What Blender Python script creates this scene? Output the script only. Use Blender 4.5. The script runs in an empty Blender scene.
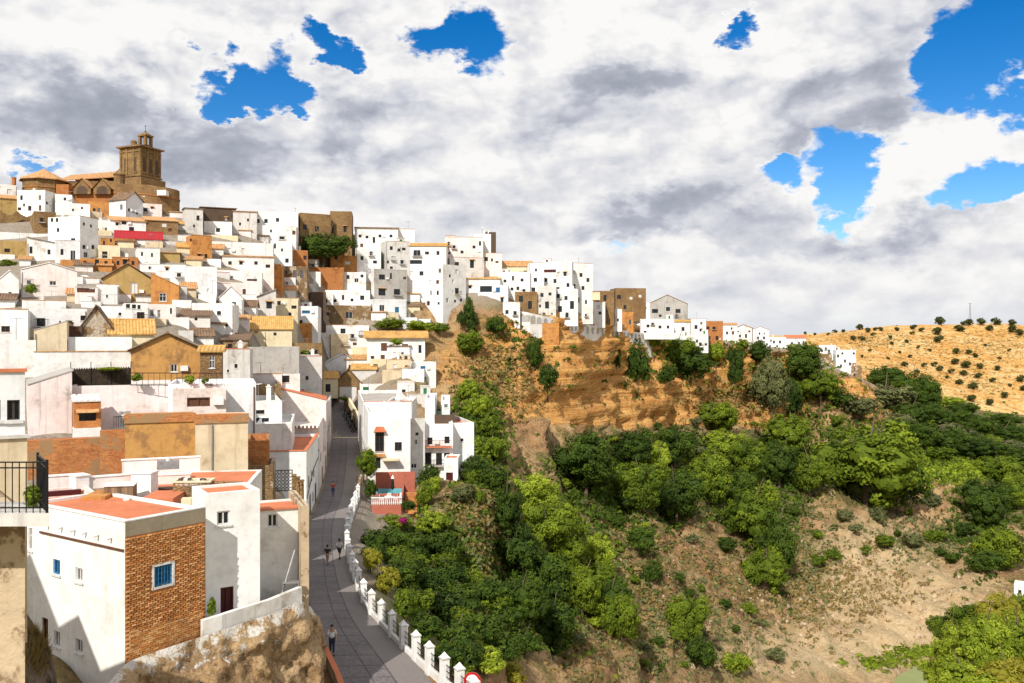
import bpy, bmesh, math, random
import numpy as np
from mathutils import Vector, Matrix, noise as mnoise
from mathutils.bvhtree import BVHTree
R = math.radians
random.seed(7)
sc = bpy.context.scene
COL = sc.collection
F = 900.0; HZ = 341.5; CX = 512.0          # the lens: focal length in pixels, horizon row, middle column

def P(px, py, Y):                           # world point seen at a pixel at depth Y
    return Vector(((px-CX)/F*Y, Y, (HZ-py)/F*Y))
def tx(px): return (px-CX)/F
def zat(py, Y): return (HZ-py)/F*Y

# ------------------------------------------------------------------ objects
def tag(o, label=None, cat=None, group=None, kind=None):
    if label: o['label'] = label
    if cat: o['category'] = cat
    if group: o['group'] = group
    if kind: o['kind'] = kind
    return o
def empty(name, loc=(0,0,0), rz=0, label=None, cat=None, group=None):
    o = bpy.data.objects.new(name, None); COL.objects.link(o)
    o.empty_display_size = .3
    o.location = loc; o.rotation_euler = (0,0,rz)
    return tag(o, label, cat, group)
def copy_tree(o, parent=None):
    c = o.copy(); COL.objects.link(c)
    if parent is not None: c.parent = parent
    for ch in list(o.children): copy_tree(ch, c)
    return c

class MB:
    """collects faces with uvs and material slots into one mesh"""
    def __init__(s): s.v=[]; s.f=[]; s.uv=[]; s.mi=[]
    def face(s, pts, uv=None, mi=0):
        n=len(s.v); s.v.extend([tuple(p) for p in pts]); s.f.append(tuple(range(n,n+len(pts))))
        if uv is None:
            a=Vector(pts[0]); e=(Vector(pts[1])-a); 
            nrm=e.cross(Vector(pts[-1])-a)
            if e.length<1e-9 or nrm.length<1e-12: uv=[(0,0)]*len(pts)
            else:
                if abs(nrm.normalized().z)>.7: uv=[(p[0],p[1]) for p in pts]
                else:
                    h=Vector((e.x,e.y,0)); 
                    if h.length<1e-4: h=Vector(pts[-1])-a; h.z=0
                    h=h.normalized() if h.length>1e-6 else Vector((1,0,0))
                    uv=[(Vector(p).dot(h),p[2]) for p in pts]
        s.uv.append(uv); s.mi.append(mi)
    def box(s, a, b, mi=0, M=None, taper=1.0, skip=''):
        x0,y0,z0=a; x1,y1,z1=b
        cx,cy=(x0+x1)/2,(y0+y1)/2
        def q(x,y,z):
            if z==z1 and taper!=1: x=cx+(x-cx)*taper; y=cy+(y-cy)*taper
            p=Vector((x,y,z)); return (M@p) if M else p
        c=[q(x0,y0,z0),q(x1,y0,z0),q(x1,y1,z0),q(x0,y1,z0),q(x0,y0,z1),q(x1,y0,z1),q(x1,y1,z1),q(x0,y1,z1)]
        for k,i in (('f',(0,1,5,4)),('r',(1,2,6,5)),('k',(2,3,7,6)),('l',(3,0,4,7)),('t',(4,5,6,7)),('b',(3,2,1,0))):
            if k in skip: continue
            s.face([c[j] for j in i], None, mi)
    def tube(s, a, b, r0, r1=None, n=6, mi=0, caps=True):
        a=Vector(a); b=Vector(b); r1=r0 if r1 is None else r1
        d=(b-a)
        if d.length<1e-6: return
        d.normalize(); u=d.orthogonal().normalized(); w=d.cross(u)
        A=[a+(u*math.cos(2*math.pi*i/n)+w*math.sin(2*math.pi*i/n))*r0 for i in range(n)]
        B=[b+(u*math.cos(2*math.pi*i/n)+w*math.sin(2*math.pi*i/n))*r1 for i in range(n)]
        for i in range(n):
            j=(i+1)%n; s.face([A[i],A[j],B[j],B[i]],[(i/n,0),((i+1)/n,0),((i+1)/n,1),(i/n,1)],mi)
        if caps: s.face(A[::-1],None,mi); s.face(B,None,mi)
    def lathe(s, prof, n=12, c=(0,0,0), mi=0, a0=0, a1=2*math.pi):
        c=Vector(c)
        for (r0,z0),(r1,z1) in zip(prof[:-1],prof[1:]):
            for i in range(n):
                t0=a0+(a1-a0)*i/n; t1=a0+(a1-a0)*(i+1)/n
                p=[c+Vector((r0*math.cos(t0),r0*math.sin(t0),z0)),c+Vector((r0*math.cos(t1),r0*math.sin(t1),z0)),
                   c+Vector((r1*math.cos(t1),r1*math.sin(t1),z1)),c+Vector((r1*math.cos(t0),r1*math.sin(t0),z1))]
                if r0<1e-5: p=p[1:] if False else [p[0],p[2],p[3]]
                elif r1<1e-5: p=p[:3]
                s.face(p,None,mi)
    def build(s, name, mats, parent=None, smooth=False, merge=False):
        if not s.f: return None
        me=bpy.data.meshes.new(name); me.from_pydata(s.v,[],s.f)
        uvl=me.uv_layers.new(name='UVMap')
        flat=[c for u in s.uv for p in u for c in p]
        uvl.data.foreach_set('uv',flat)
        if not isinstance(mats,(list,tuple)): mats=[mats]
        for m in mats: me.materials.append(m)
        me.polygons.foreach_set('material_index',s.mi)
        if merge:
            bm=bmesh.new(); bm.from_mesh(me); bmesh.ops.remove_doubles(bm,verts=bm.verts,dist=1e-4); bm.to_mesh(me); bm.free()
        if smooth: me.polygons.foreach_set('use_smooth',[True]*len(me.polygons))
        me.update()
        o=bpy.data.objects.new(name,me); COL.objects.link(o)
        if parent is not None: o.parent=parent
        return o

# ------------------------------------------------------------------ node helpers
def val(nt, v, sock):
    if isinstance(v,(int,float)): sock.default_value=v
    elif isinstance(v,tuple):
        sock.default_value = v if len(v)==len(sock.default_value) else (tuple(v)+(1,))[:len(sock.default_value)]
    else: nt.links.new(v, sock)
class G:
    def __init__(s, nt): s.nt=nt
    def n(s, t, **k):
        x=s.nt.nodes.new(t)
        for a,b in k.items(): setattr(x,a,b)
        return x
    def m(s, op, a, b=None, c=None, clamp=False):
        x=s.n('ShaderNodeMath',operation=op,use_clamp=clamp)
        for i,v in enumerate((a,b,c)):
            if v is not None: val(s.nt,v,x.inputs[i])
        return x.outputs[0]
    def vm(s, op, a, b=None, c=None):
        x=s.n('ShaderNodeVectorMath',operation=op)
        for i,v in enumerate((a,b,c)):
            if v is not None: val(s.nt,v,x.inputs[i])
        return x.outputs['Value'] if op in('LENGTH','DOT_PRODUCT','DISTANCE') else x.outputs[0]
    def scale(s, a, f):
        x=s.n('ShaderNodeVectorMath',operation='SCALE'); val(s.nt,a,x.inputs[0]); val(s.nt,f,x.inputs['Scale']); return x.outputs[0]
    def noise(s, vec, sc_, det=4, rough=.55, dist=0, col=False):
        x=s.n('ShaderNodeTexNoise'); s.nt.links.new(vec,x.inputs['Vector'])
        x.inputs['Scale'].default_value=sc_; x.inputs['Detail'].default_value=det
        x.inputs['Roughness'].default_value=rough; x.inputs['Distortion'].default_value=dist
        return x.outputs['Color' if col else 'Fac']
    def ss(s, v, a, b, lo=0.0, hi=1.0):
        x=s.n('ShaderNodeMapRange',interpolation_type='SMOOTHSTEP'); val(s.nt,v,x.inputs[0])
        x.inputs[1].default_value=a; x.inputs[2].default_value=b
        x.inputs[3].default_value=lo; x.inputs[4].default_value=hi
        return x.outputs[0]
    def mix(s, f, a, b, bt='MIX'):
        x=s.n('ShaderNodeMix',data_type='RGBA',blend_type=bt)
        val(s.nt,f,x.inputs[0]); val(s.nt,a,x.inputs[6]); val(s.nt,b,x.inputs[7]); return x.outputs[2]
    def mapv(s, vec, scl):
        return s.vm('MULTIPLY', vec, scl)
    def bump(s, h, st=.3, d=.05):
        x=s.n('ShaderNodeBump'); x.inputs['Strength'].default_value=st; x.inputs['Distance'].default_value=d
        s.nt.links.new(h,x.inputs['Height']); return x.outputs[0]
def newmat(name, rough=.9):
    m=bpy.data.materials.new(name); m.use_nodes=True
    nt=m.node_tree; g=G(nt); b=nt.nodes['Principled BSDF']; b.inputs['Roughness'].default_value=rough
    if 'Specular IOR Level' in b.inputs: b.inputs['Specular IOR Level'].default_value=.25
    return m,g,b
def c3(*a): return tuple(a)+(1,)

def plaster(name, col, dirt=(.30,.22,.14), amt=.5, streak=.5, sc_=.35, bumpst=.25, patch=None):
    m,g,b=newmat(name)
    geo=g.n('ShaderNodeNewGeometry').outputs['Position']
    n1=g.noise(geo,sc_,6,.68); n2=g.noise(geo,1.9,5,.68)
    st=g.noise(g.mapv(geo,(1.5,1.5,.12)),1.0,4,.65)
    c=g.mix(g.ss(n1,.38,.62,0,.8),c3(*col),c3(*[x*y for x,y in zip(col,(.86,.84,.80))]))
    if patch: c=g.mix(g.ss(g.m('ADD',n1,g.m('MULTIPLY',n2,.35)),.68,.74),c,c3(*patch))
    c=g.mix(g.m('MULTIPLY',g.ss(st,.53,.74),min(1,streak*.95)),c,c3(*[x*.45+y*.4 for x,y in zip(col,dirt)]))
    d1=g.m('MULTIPLY',g.ss(n1,.55,.70),min(1,amt*1.25))
    c=g.mix(g.m('MULTIPLY',d1,g.ss(n2,.38,.6,.25,1)),c,c3(*dirt))
    c=g.mix(g.ss(n2,.42,.68,0,.30),c,c3(*[x*.55 for x in col]))
    g.nt.links.new(c,b.inputs['Base Color'])
    g.nt.links.new(g.bump(g.m('ADD',n2,n1),bumpst,.08),b.inputs['Normal'])
    return m
def stonewall(name, c1, c2, c3_, sc_=1.2, patch=None):
    m,g,b=newmat(name,.95)
    geo=g.n('ShaderNodeNewGeometry').outputs['Position']
    vz=g.mapv(geo,(1,1,1.7))
    v=g.n('ShaderNodeTexVoronoi'); g.nt.links.new(vz,v.inputs['Vector']); v.inputs['Scale'].default_value=sc_*1.6
    v2=g.n('ShaderNodeTexVoronoi',feature='DISTANCE_TO_EDGE'); g.nt.links.new(vz,v2.inputs['Vector']); v2.inputs['Scale'].default_value=sc_*1.6
    n1=g.noise(geo,.3,7,.65); n2=g.noise(geo,3,5,.6)
    c=g.mix(g.ss(n1,.38,.62),c3(*c1),c3(*c2))
    sep=g.n('ShaderNodeSeparateColor'); g.nt.links.new(v.outputs['Color'],sep.inputs[0])
    c=g.mix(g.m('MULTIPLY',sep.outputs[0],.45),c,c3(*c3_))
    if patch: c=g.mix(g.ss(g.noise(geo,.5,6,.6),.52,.56),c,c3(*patch))
    c=g.mix(g.ss(v2.outputs['Distance'],.0,.09,.45,0),c,c3(*[x*.4 for x in c1]))
    c=g.mix(g.ss(n2,.35,.7,0,.3),c,c3(*[x*.5 for x in c3_]))
    g.nt.links.new(c,b.inputs['Base Color'])
    h=g.m('ADD',g.m('MULTIPLY',g.ss(v2.outputs['Distance'],0,.15),.6),n2)
    g.nt.links.new(g.bump(h,.7,.12),b.inputs['Normal'])
    return m
def c3(*a): return tuple(a)+(1,)
def brick(name, a, b_, mortar, w=.29, h=.085, bumps=.9, patch=None, msize=.014, dist=.04):
    m,g,b=newmat(name,.95)
    uv=g.n('ShaderNodeUVMap').outputs[0]
    geo=g.n('ShaderNodeNewGeometry').outputs['Position']
    t=g.n('ShaderNodeTexBrick'); g.nt.links.new(uv,t.inputs['Vector'])
    t.inputs['Color1'].default_value=c3(*a); t.inputs['Color2'].default_value=c3(*b_); t.inputs['Mortar'].default_value=c3(*mortar)
    t.inputs['Scale'].default_value=1; t.inputs['Mortar Size'].default_value=msize; t.inputs['Brick Width'].default_value=w
    t.inputs['Row Height'].default_value=h; t.inputs['Bias'].default_value=-.1; t.inputs['Mortar Smooth'].default_value=.3
    n1=g.noise(geo,.8,6,.6); n2=g.noise(geo,6,4,.6)
    c=g.mix(g.ss(n1,.4,.7,0,.55),t.outputs['Color'],c3(*[x*.62 for x in a]))
    c=g.mix(g.ss(n2,.4,.75,0,.4),c,c3(*[min(1,x*1.35) for x in b_]))
    if patch: c=g.mix(g.ss(g.noise(geo,.45,5,.6),.55,.6),c,c3(*patch))
    g.nt.links.new(c,b.inputs['Base Color'])
    hh=g.m('SUBTRACT',g.m('MULTIPLY',n2,.5),t.outputs['Fac'])
    g.nt.links.new(g.bump(hh,bumps,dist),b.inputs['Normal'])
    return m
def flat(name, col, rough=.6, metal=0, var=.15):
    m,g,b=newmat(name,rough)
    geo=g.n('ShaderNodeNewGeometry').outputs['Position']
    n=g.noise(geo,5,4,.6)
    c=g.mix(g.ss(n,.35,.7,0,1),c3(*col),c3(*[x*(1-var*2) for x in col]))
    g.nt.links.new(c,b.inputs['Base Color']); b.inputs['Metallic'].default_value=metal
    return m
def tilemat(name, a, b_, c_):
    m,g,b=newmat(name,.9)
    geo=g.n('ShaderNodeNewGeometry').outputs['Position']
    v=g.n('ShaderNodeTexVoronoi'); g.nt.links.new(geo,v.inputs['Vector']); v.inputs['Scale'].default_value=3.2
    sep=g.n('ShaderNodeSeparateColor'); g.nt.links.new(v.outputs['Color'],sep.inputs[0])
    n1=g.noise(geo,.35,6,.65); n2=g.noise(geo,2.2,5,.7)
    c=g.mix(sep.outputs[0],c3(*a),c3(*b_))
    c=g.mix(g.ss(n1,.48,.68,0,.75),c,c3(*c_))
    c=g.mix(g.ss(n2,.45,.72,0,.6),c,c3(*[x*.4 for x in a]))
    g.nt.links.new(c,b.inputs['Base Color'])
    g.nt.links.new(g.bump(n2,.5,.06),b.inputs['Normal'])
    return m

M={}
M['W']=plaster('whitewash',(.80,.785,.76),(.36,.29,.22),.75,.8)
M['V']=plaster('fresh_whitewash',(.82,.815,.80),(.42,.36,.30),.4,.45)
M['B']=plaster('bluish_whitewash',(.74,.755,.775),(.36,.33,.30),.4,.45)
M['P']=plaster('pinkish_limewash',(.80,.71,.675),(.34,.22,.15),.45,.55)
M['A']=plaster('stained_pinkish_wall',(.80,.70,.68),(.13,.09,.06),.75,.95,.28)
M['C']=plaster('cream_plaster',(.72,.62,.42),(.3,.2,.1),.45,.6)
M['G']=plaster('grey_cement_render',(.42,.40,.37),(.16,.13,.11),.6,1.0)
M['H']=plaster('old_grey_limewash',(.62,.60,.57),(.20,.16,.13),.8,.9,.3)
M['O']=plaster('ochre_plaster',(.50,.27,.085),(.14,.075,.03),1.0,.9,.6,.6,(.34,.18,.07))
M['Y']=plaster('olive_ochre_wall',(.42,.29,.11),(.16,.10,.04),.7,.8)
M['E']=plaster('beige_dirty_plaster',(.66,.55,.38),(.26,.17,.09),.7,.95,.3)
M['T']=plaster('terracotta_orange_wall',(.52,.24,.07),(.20,.09,.035),.8,.8,.6,.5,(.40,.17,.055))
M['R']=brick('brick_wall',(.50,.15,.035),(.66,.27,.07),(.36,.22,.12),patch=None)
M['Q']=brick('rough_brick_wall',(.42,.13,.04),(.62,.26,.08),(.30,.19,.1),patch=(.36,.22,.11))
M['S']=stonewall('brown_rubble_stone',(.26,.15,.065),(.40,.25,.11),(.13,.08,.04),1.9)
M['Z']=stonewall('golden_church_stone',(.22,.13,.055),(.36,.225,.09),(.12,.075,.035),.8)
M['N']=stonewall('patchy_stone_and_render',(.38,.25,.12),(.22,.14,.07),(.14,.09,.05),2.2,patch=(.56,.47,.36))
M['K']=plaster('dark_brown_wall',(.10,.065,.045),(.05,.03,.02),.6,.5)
M['tile']=tilemat('clay_roof_tiles',(.44,.20,.075),(.60,.36,.17),(.38,.27,.12))
M['otile']=tilemat('ochre_roof_tiles',(.52,.27,.07),(.62,.40,.15),(.30,.19,.07))  # own ochre colour of the yellower tiles
M['dtile']=tilemat('dark_weathered_tiles',(.16,.10,.065),(.27,.17,.10),(.10,.07,.05))
M['rtile']=flat('red_roof_sheet',(.42,.015,.02),.5)
M['terra']=plaster('red_terrace_paint',(.58,.19,.09),(.32,.15,.09),.8,.1,.5)
M['wfloor']=plaster('white_terrace_floor',(.74,.70,.66),(.4,.33,.27),.5,0)
M['gfloor']=plaster('grey_terrace_floor',(.42,.39,.36),(.22,.18,.15),.6,0)
M['glass']=flat('dark_window_glass',(.025,.03,.035),.18,0,.3)
M['bglass']=flat('blue_window_glass',(.03,.16,.33),.2,0,.3)
M['frame_w']=flat('white_window_frame',(.7,.69,.66),.5)
M['frame_d']=flat('dark_window_frame',(.05,.04,.035),.5)
M['wood']=flat('brown_wood',(.13,.055,.03),.6)
M['dwood']=flat('dark_red_door_wood',(.075,.012,.012),.5)
M['gwood']=flat('green_shutter_paint',(.02,.16,.06),.5)
M['bwood']=flat('blue_paint',(.03,.17,.36),.5)
M['iron']=flat('black_iron',(.012,.012,.013),.45,.3)
M['steel']=flat('galvanised_metal',(.38,.38,.38),.4,.6)
M['U']=plaster('stained_beige_stone_wall',(.50,.39,.26),(.10,.065,.04),1.0,1.0,.45,.8,(.22,.14,.08))
M['planks']=None
def planks():
    m,g,b=newmat('weathered_planks',.85)
    uv=g.n('ShaderNodeUVMap').outputs[0]; sx=g.n('ShaderNodeSeparateXYZ'); g.nt.links.new(uv,sx.inputs[0])
    u=g.m('MULTIPLY',sx.outputs[0],6.5); fr=g.m('FRACT',u); fl=g.m('FLOOR',u)
    wn=g.n('ShaderNodeTexWhiteNoise',noise_dimensions='1D'); g.nt.links.new(fl,wn.inputs['W'])
    geo=g.n('ShaderNodeNewGeometry').outputs['Position']
    n=g.noise(g.mapv(geo,(6,6,.7)),1,5,.6)
    c=g.mix(wn.outputs['Value'],c3(.14,.085,.05),c3(.34,.22,.13)); c=g.mix(g.ss(n,.4,.7,0,.6),c,c3(.09,.06,.04))
    c=g.mix(g.ss(fr,.0,.12,.9,0),c,c3(.02,.015,.01))
    g.nt.links.new(c,b.inputs['Base Color']); return m
M['planks']=planks()
M['black_plastic']=flat('black_plastic',(.015,.015,.017),.35)
M['white_paint']=flat('white_paint',(.78,.77,.74),.5,0,.08)

# ------------------------------------------------------------------ camera, light, sky
cam=bpy.data.objects.new('camera',bpy.data.cameras.new('camera')); COL.objects.link(cam); sc.camera=cam
cam.location=(0,0,0); cam.rotation_euler=(R(90),0,0)
cam.data.sensor_width=36; cam.data.lens=36*F/1024; cam.data.clip_start=.3; cam.data.clip_end=40000
SUN=Vector((-.27,-.72,.64)).normalized()
sl=bpy.data.lights.new('sun','SUN'); sl.energy=4.9; sl.angle=R(.53); sl.color=(1,.945,.86)
so=bpy.data.objects.new('sun',sl); COL.objects.link(so); so.rotation_euler=SUN.to_track_quat('Z','Y').to_euler(); so.location=(-50,-50,90)
sc.view_settings.view_transform='Standard'; sc.view_settings.look='None'; sc.view_settings.exposure=.10; sc.view_settings.gamma=1

def world():
    w=bpy.data.worlds.new('World'); sc.world=w; w.use_nodes=True
    nt=w.node_tree; g=G(nt); bg=nt.nodes['Background']
    d=g.n('ShaderNodeTexCoord').outputs['Generated']
    sky=g.n('ShaderNodeTexSky',sky_type='NISHITA'); sky.sun_disc=False
    sky.sun_elevation=math.asin(SUN.z); sky.sun_rotation=math.atan2(SUN.x,SUN.y); sky.altitude=200; sky.air_density=1.0; sky.dust_density=.4; sky.ozone_density=3.0
    hs=g.n('ShaderNodeHueSaturation'); hs.inputs['Saturation'].default_value=1.48; hs.inputs['Hue'].default_value=.508
    nt.links.new(sky.outputs[0],hs.inputs['Color'])
    sep=g.n('ShaderNodeSeparateXYZ'); nt.links.new(d,sep.inputs[0])
    X,Y,Z=sep.outputs
    blue=g.scale(hs.outputs[0],g.ss(Z,0,.4,1.25,.95))
    dz=g.mapv(d,(1,1,1.75))
    wn=g.noise(dz,5.5,7,.62,col=True)
    warp=g.scale(g.vm('SUBTRACT',wn,(.5,.5,.5)),.21)
    dw=g.vm('ADD',d,warp)
    def blob(px,py,rx,ry,amp,soft=False):
        k=Vector(((px-CX)/F,1,(HZ-py)/F)); L=k.length; k/=L
        a=g.vm('SUBTRACT',dw,tuple(k)); a=g.mapv(a,(F/rx*L,2.2,F/ry*L)); l=g.vm('LENGTH',a)
        return g.ss(l,0 if soft else .25,1.6 if soft else 1.35,amp,0)
    def total(lst,soft=False):
        s=None
        for b in lst:
            x=blob(*b,soft=soft); s=x if s is None else g.m('ADD',s,x)
        return s
    holes=total([(255,86,58,22,1.1),(268,58,26,26,1.0),(335,38,48,20,1.0),(300,88,24,14,.5),(365,48,22,14,.6),(440,36,36,40,1.1),(478,36,36,52,1.1),(225,100,26,10,.6),(745,22,22,14,.95),(845,160,34,56,1.2),(815,195,28,22,.9),(772,158,32,26,1.0),(800,140,22,12,.6),
                 (985,40,60,44,1.2),(965,85,50,40,1.1),(990,185,46,38,1.2),(1020,195,30,22,.7),(8,168,30,10,.8),(590,243,90,13,.5),(560,25,24,14,.3)])
    def dens(v):
        t=g.m('MULTIPLY',g.noise(v,2.6,3,.5),.62)
        for sc_,am in ((8,.62),(17,.40),(36,.22),(75,.11)):
            t=g.m('ADD',t,g.m('MULTIPLY',g.m('ABSOLUTE',g.m('SUBTRACT',g.noise(v,sc_,1,.5),.5)),am))
        return t
    vv=g.vm('ADD',dz,g.scale(warp,.22))
    n0=dens(vv); n1=dens(g.vm('ADD',vv,(-.020,0,.034)))
    cov=g.m('SUBTRACT',g.m('ADD',g.m('MULTIPLY',n0,1.35),.26),g.m('MULTIPLY',holes,.66))
    cov=g.m('SUBTRACT',cov,g.ss(Y,.25,-.35,0,.36))
    alpha=g.ss(cov,.24,.53)
    rel=g.m('SUBTRACT',n0,n1)
    dark=total([(620,96,85,22,1),(850,112,76,34,1),(868,52,60,34,.5),(160,128,150,50,1),(40,130,110,50,.6),(655,212,130,22,1),(365,108,60,36,.9),(945,224,110,20,.7),(500,24,40,26,.3),(985,8,80,16,.8),(800,232,120,12,.5),(225,172,70,36,.7),(560,140,60,30,.4),(480,200,70,30,.3),(700,150,50,20,.3)],True)
    lite=total([(70,45,120,44,1),(600,30,120,40,.6),(880,30,60,24,.5),(740,150,60,30,.5),(540,170,90,36,.6),(905,170,60,44,1),(790,75,60,34,.8),(310,205,90,24,.5),(680,20,60,30,.6),(960,140,70,24,.8),(60,170,60,20,.4),(430,120,50,30,.4)],True)
    sh=g.m('ADD',.84,g.m('MULTIPLY',rel,2.0))
    sh=g.m('SUBTRACT',sh,g.m('MULTIPLY',dark,.60)); sh=g.m('ADD',sh,g.m('MULTIPLY',lite,.34))
    sh=g.m('ADD',sh,g.m('ADD',g.m('MULTIPLY',g.m('SUBTRACT',n0,.50),.7),g.ss(cov,.80,.42,0,.22)))
    
    low=g.ss(Z,.20,.02)
    sh=g.m('ADD',g.m('MULTIPLY',sh,g.m('SUBTRACT',1,g.m('MULTIPLY',low,.45))),g.m('MULTIPLY',low,.36))
    cr=g.n('ShaderNodeValToRGB'); nt.links.new(sh,cr.inputs[0])
    e=cr.color_ramp.elements; e[0].position=0; e[0].color=(.33,.355,.42,1); e[1].position=1; e[1].color=(.90,.89,.875,1)
    for p,c in ((.3,(.43,.45,.52,1)),(.55,(.62,.635,.685,1)),(.72,(.74,.74,.765,1)),(.88,(.84,.835,.83,1))):
        x=e.new(p); x.color=c
    skyb=g.scale(blue,.112)
    out=g.mix(alpha,skyb,cr.outputs[0])
    out=g.mix(g.ss(Z,.05,-.02,0,.9),out,c3(.62,.66,.72))
    out=g.mix(g.ss(Z,-.02,-.06),out,c3(.16,.12,.08))
    nt.links.new(out,bg.inputs['Color']); bg.inputs['Strength'].default_value=1.0
    try:
        w.cycles.sampling_method='MANUAL'; w.cycles.sample_map_resolution=512
    except Exception: pass
    cy=sc.cycles
    cy.max_bounces=5; cy.diffuse_bounces=3; cy.glossy_bounces=2; cy.transmission_bounces=2; cy.transparent_max_bounces=4; cy.caustics_reflective=False; cy.caustics_refractive=False
world()
# ------------------------------------------------------------------ terrain
# key columns of the lofted ground: (pixel row, depth) or ('z', z, depth)
Z=lambda z,Y:('z',z,Y)
TC={
 -260:[(1100,20),(760,36),(683,42),(600,47),(520,52),(460,60),(400,72),(345,102),(280,155),(205,226),Z(37,290),Z(-60,440)],
 60:[(1100,20),(760,34),(683,37),(600,47),(520,52),(460,62),(400,74),(345,104),(280,158),(205,228),Z(37,290),Z(-60,440)],
 180:[(1100,21),(760,38),(683,46),(600,50),(520,56),(460,68),(400,82),(345,112),(280,170),(210,232),Z(35,290),Z(-60,440)],
 250:[(1100,22),(760,40),(683,50),(605,56),(520,75),(460,90),(400,110),(345,145),(280,190),(225,230),Z(30,290),Z(-60,440)],
 330:[(1100,23),(760,41),(683,50),(600,66),(520,96),(460,144),(404,207),(362,224),(290,234),(240,248),Z(29,300),Z(-60,440)],
 400:[(1100,25),(760,44),(683,53),(600,72),(520,110),(480,140),(412,188),(362,214),(300,236),(240,258),Z(30,300),Z(-60,440)],
 440:[(1100,27),(760,50),(683,62),(600,84),(540,112),(490,145),(420,195),(350,222),(318,238),(250,262),Z(27,300),Z(-60,440)],
 490:[(1100,32),(760,58),(683,72),(600,98),(540,125),(480,160),(424,200),(350,229),(322,236),(262,262),Z(23,300),Z(-60,440)],
 560:[(1100,40),(760,80),(683,100),(600,135),(520,175),(470,204),(420,228),(334,246),(314,252),(288,270),Z(16,310),Z(-60,440)],
 640:[(1100,55),(760,105),(683,130),(600,172),(520,225),(465,266),(424,292),(342,315),(328,322),(316,345),Z(8,380),Z(-60,500)],
 720:[(1100,70),(760,135),(683,165),(600,215),(520,275),(460,325),(423,352),(354,376),(343,388),(340,410),Z(-2,450),Z(-60,520)],
 800:[(1100,85),(760,165),(683,195),(600,250),(520,320),(465,370),(432,412),(375,450),(354,462),(350,480),Z(-5,510),Z(-50,560)],
 860:[(1100,95),(760,178),(683,212),(600,268),(530,330),(470,385),(430,430),(400,455),(382,468),(378,480),Z(-22,505),Z(-60,570)],
 930:[(1100,96),(760,172),(683,211),(600,275),(540,335),(490,390),(450,450),(432,480),(415,520),(406,560),Z(-42,610),Z(-60,680)],
 1024:[(1100,96),(760,172),(683,211),(620,258),(575,305),(530,355),(475,430),(450,480),(432,520),(420,560),Z(-50,610),Z(-60,680)],
 1300:[(1100,96),(760,172),(683,211),(620,258),(575,305),(530,355),(475,430),(450,480),(432,520),(420,560),Z(-50,610),Z(-60,680)],
}
keys=sorted(TC)
NR=22
def colrows(k):
    out=[]
    for e in TC[k]:
        if e[0]=='z': out.append((e[2],e[1]))
        else: out.append((e[1],zat(e[0],e[1])))
    return np.array(out)
KR=np.array([colrows(k) for k in keys])      # keys x rows x (Y,z)
pxs=np.arange(-260,1301,3.0)
karr=np.array(keys,float)
grid=np.zeros((len(pxs),KR.shape[1],2))
for r in range(KR.shape[1]):
    for c in range(2):
        grid[:,r,c]=np.interp(pxs,karr,KR[:,r,c])
for _ in range(14):                            # soften the joints between columns
    grid[1:-1]=.25*grid[:-2]+.5*grid[1:-1]+.25*grid[2:]
nr=(KR.shape[1]-1)*NR+1
rr=np.linspace(0,KR.shape[1]-1,nr)
TY=np.zeros((len(pxs),nr)); TZ=np.zeros_like(TY)
for i in range(len(pxs)):
    TY[i]=np.interp(rr,np.arange(KR.shape[1]),grid[i,:,0]); TZ[i]=np.interp(rr,np.arange(KR.shape[1]),grid[i,:,1])
for _ in range(5):
    TY[:,1:-1]=.25*TY[:,:-2]+.5*TY[:,1:-1]+.25*TY[:,2:]; TZ[:,1:-1]=.25*TZ[:,:-2]+.5*TZ[:,1:-1]+.25*TZ[:,2:]
TX=((pxs-CX)/F)[:,None]*TY
ROW=np.broadcast_to(rr[None,:],TX.shape); PXG=np.broadcast_to(pxs[:,None],TX.shape)

# road edges (pixel, on the plane z=-19), then the ramp
ZR=-19.0
def onroad(px,py): Y=F*19/(py-HZ); return (tx(px)*Y,Y)
LE=[onroad(*p) for p in ((372,760),(341,683),(327,655),(312,622),(308,590),(308.5,555),(310,522),(318,506),(325,485),(330,460),(332.5,438))]
RE=[onroad(*p) for p in ((490,760),(440,692),(414,661),(388,634),(370,611),(356,583),(348,556),(346,535),(349,516),(355,497),(357,470),(357,438))]
def resample(pl,n):
    pl=np.array(pl); 
    s=np.concatenate([[0],np.cumsum(np.hypot(*np.diff(pl,axis=0).T))]); t=np.linspace(0,s[-1],n)
    return np.stack([np.interp(t,s,pl[:,0]),np.interp(t,s,pl[:,1])],1)
def smooth(pl,k=6):
    for _ in range(k): pl[1:-1]=.25*pl[:-2]+.5*pl[1:-1]+.25*pl[2:]
    return pl
NRD=120
L_=smooth(resample(LE,NRD)); R_=smooth(resample(RE,NRD))
CRD=(L_+R_)/2; HW=np.hypot(*(R_-L_).T)/2
# flatten ground around the road
pts=np.stack([TX.ravel(),TY.ravel()],1)
def dist_to(pl):
    d=np.full(len(pts),1e9); idx=np.zeros(len(pts),int)
    for i,p in enumerate(pl):
        q=np.hypot(pts[:,0]-p[0],pts[:,1]-p[1]); m=q<d; d[m]=q[m]; idx[m]=i
    return d,idx
dr,ir=dist_to(CRD)
w=np.clip(1-(dr-HW[ir]-.2)/3.0,0,1).reshape(TX.shape); w=w*w*(3-2*w)
TZ=TZ*(1-w)+(ZR-.12)*w
ROADW=w
RA=np.array([onroad(345,438)]); RMP=resample([tuple(P(345,438,176)[:2]),tuple(P(341,404,207)[:2])],40)
dm,im=dist_to(RMP); zr_=np.interp(im,[0,39],[ZR,zat(404,207)])
w2=np.clip(1-(dm-2.6)/2.5,0,1).reshape(TX.shape); TZ=TZ*(1-w2)+(zr_.reshape(TX.shape)-.12)*w2
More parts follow.
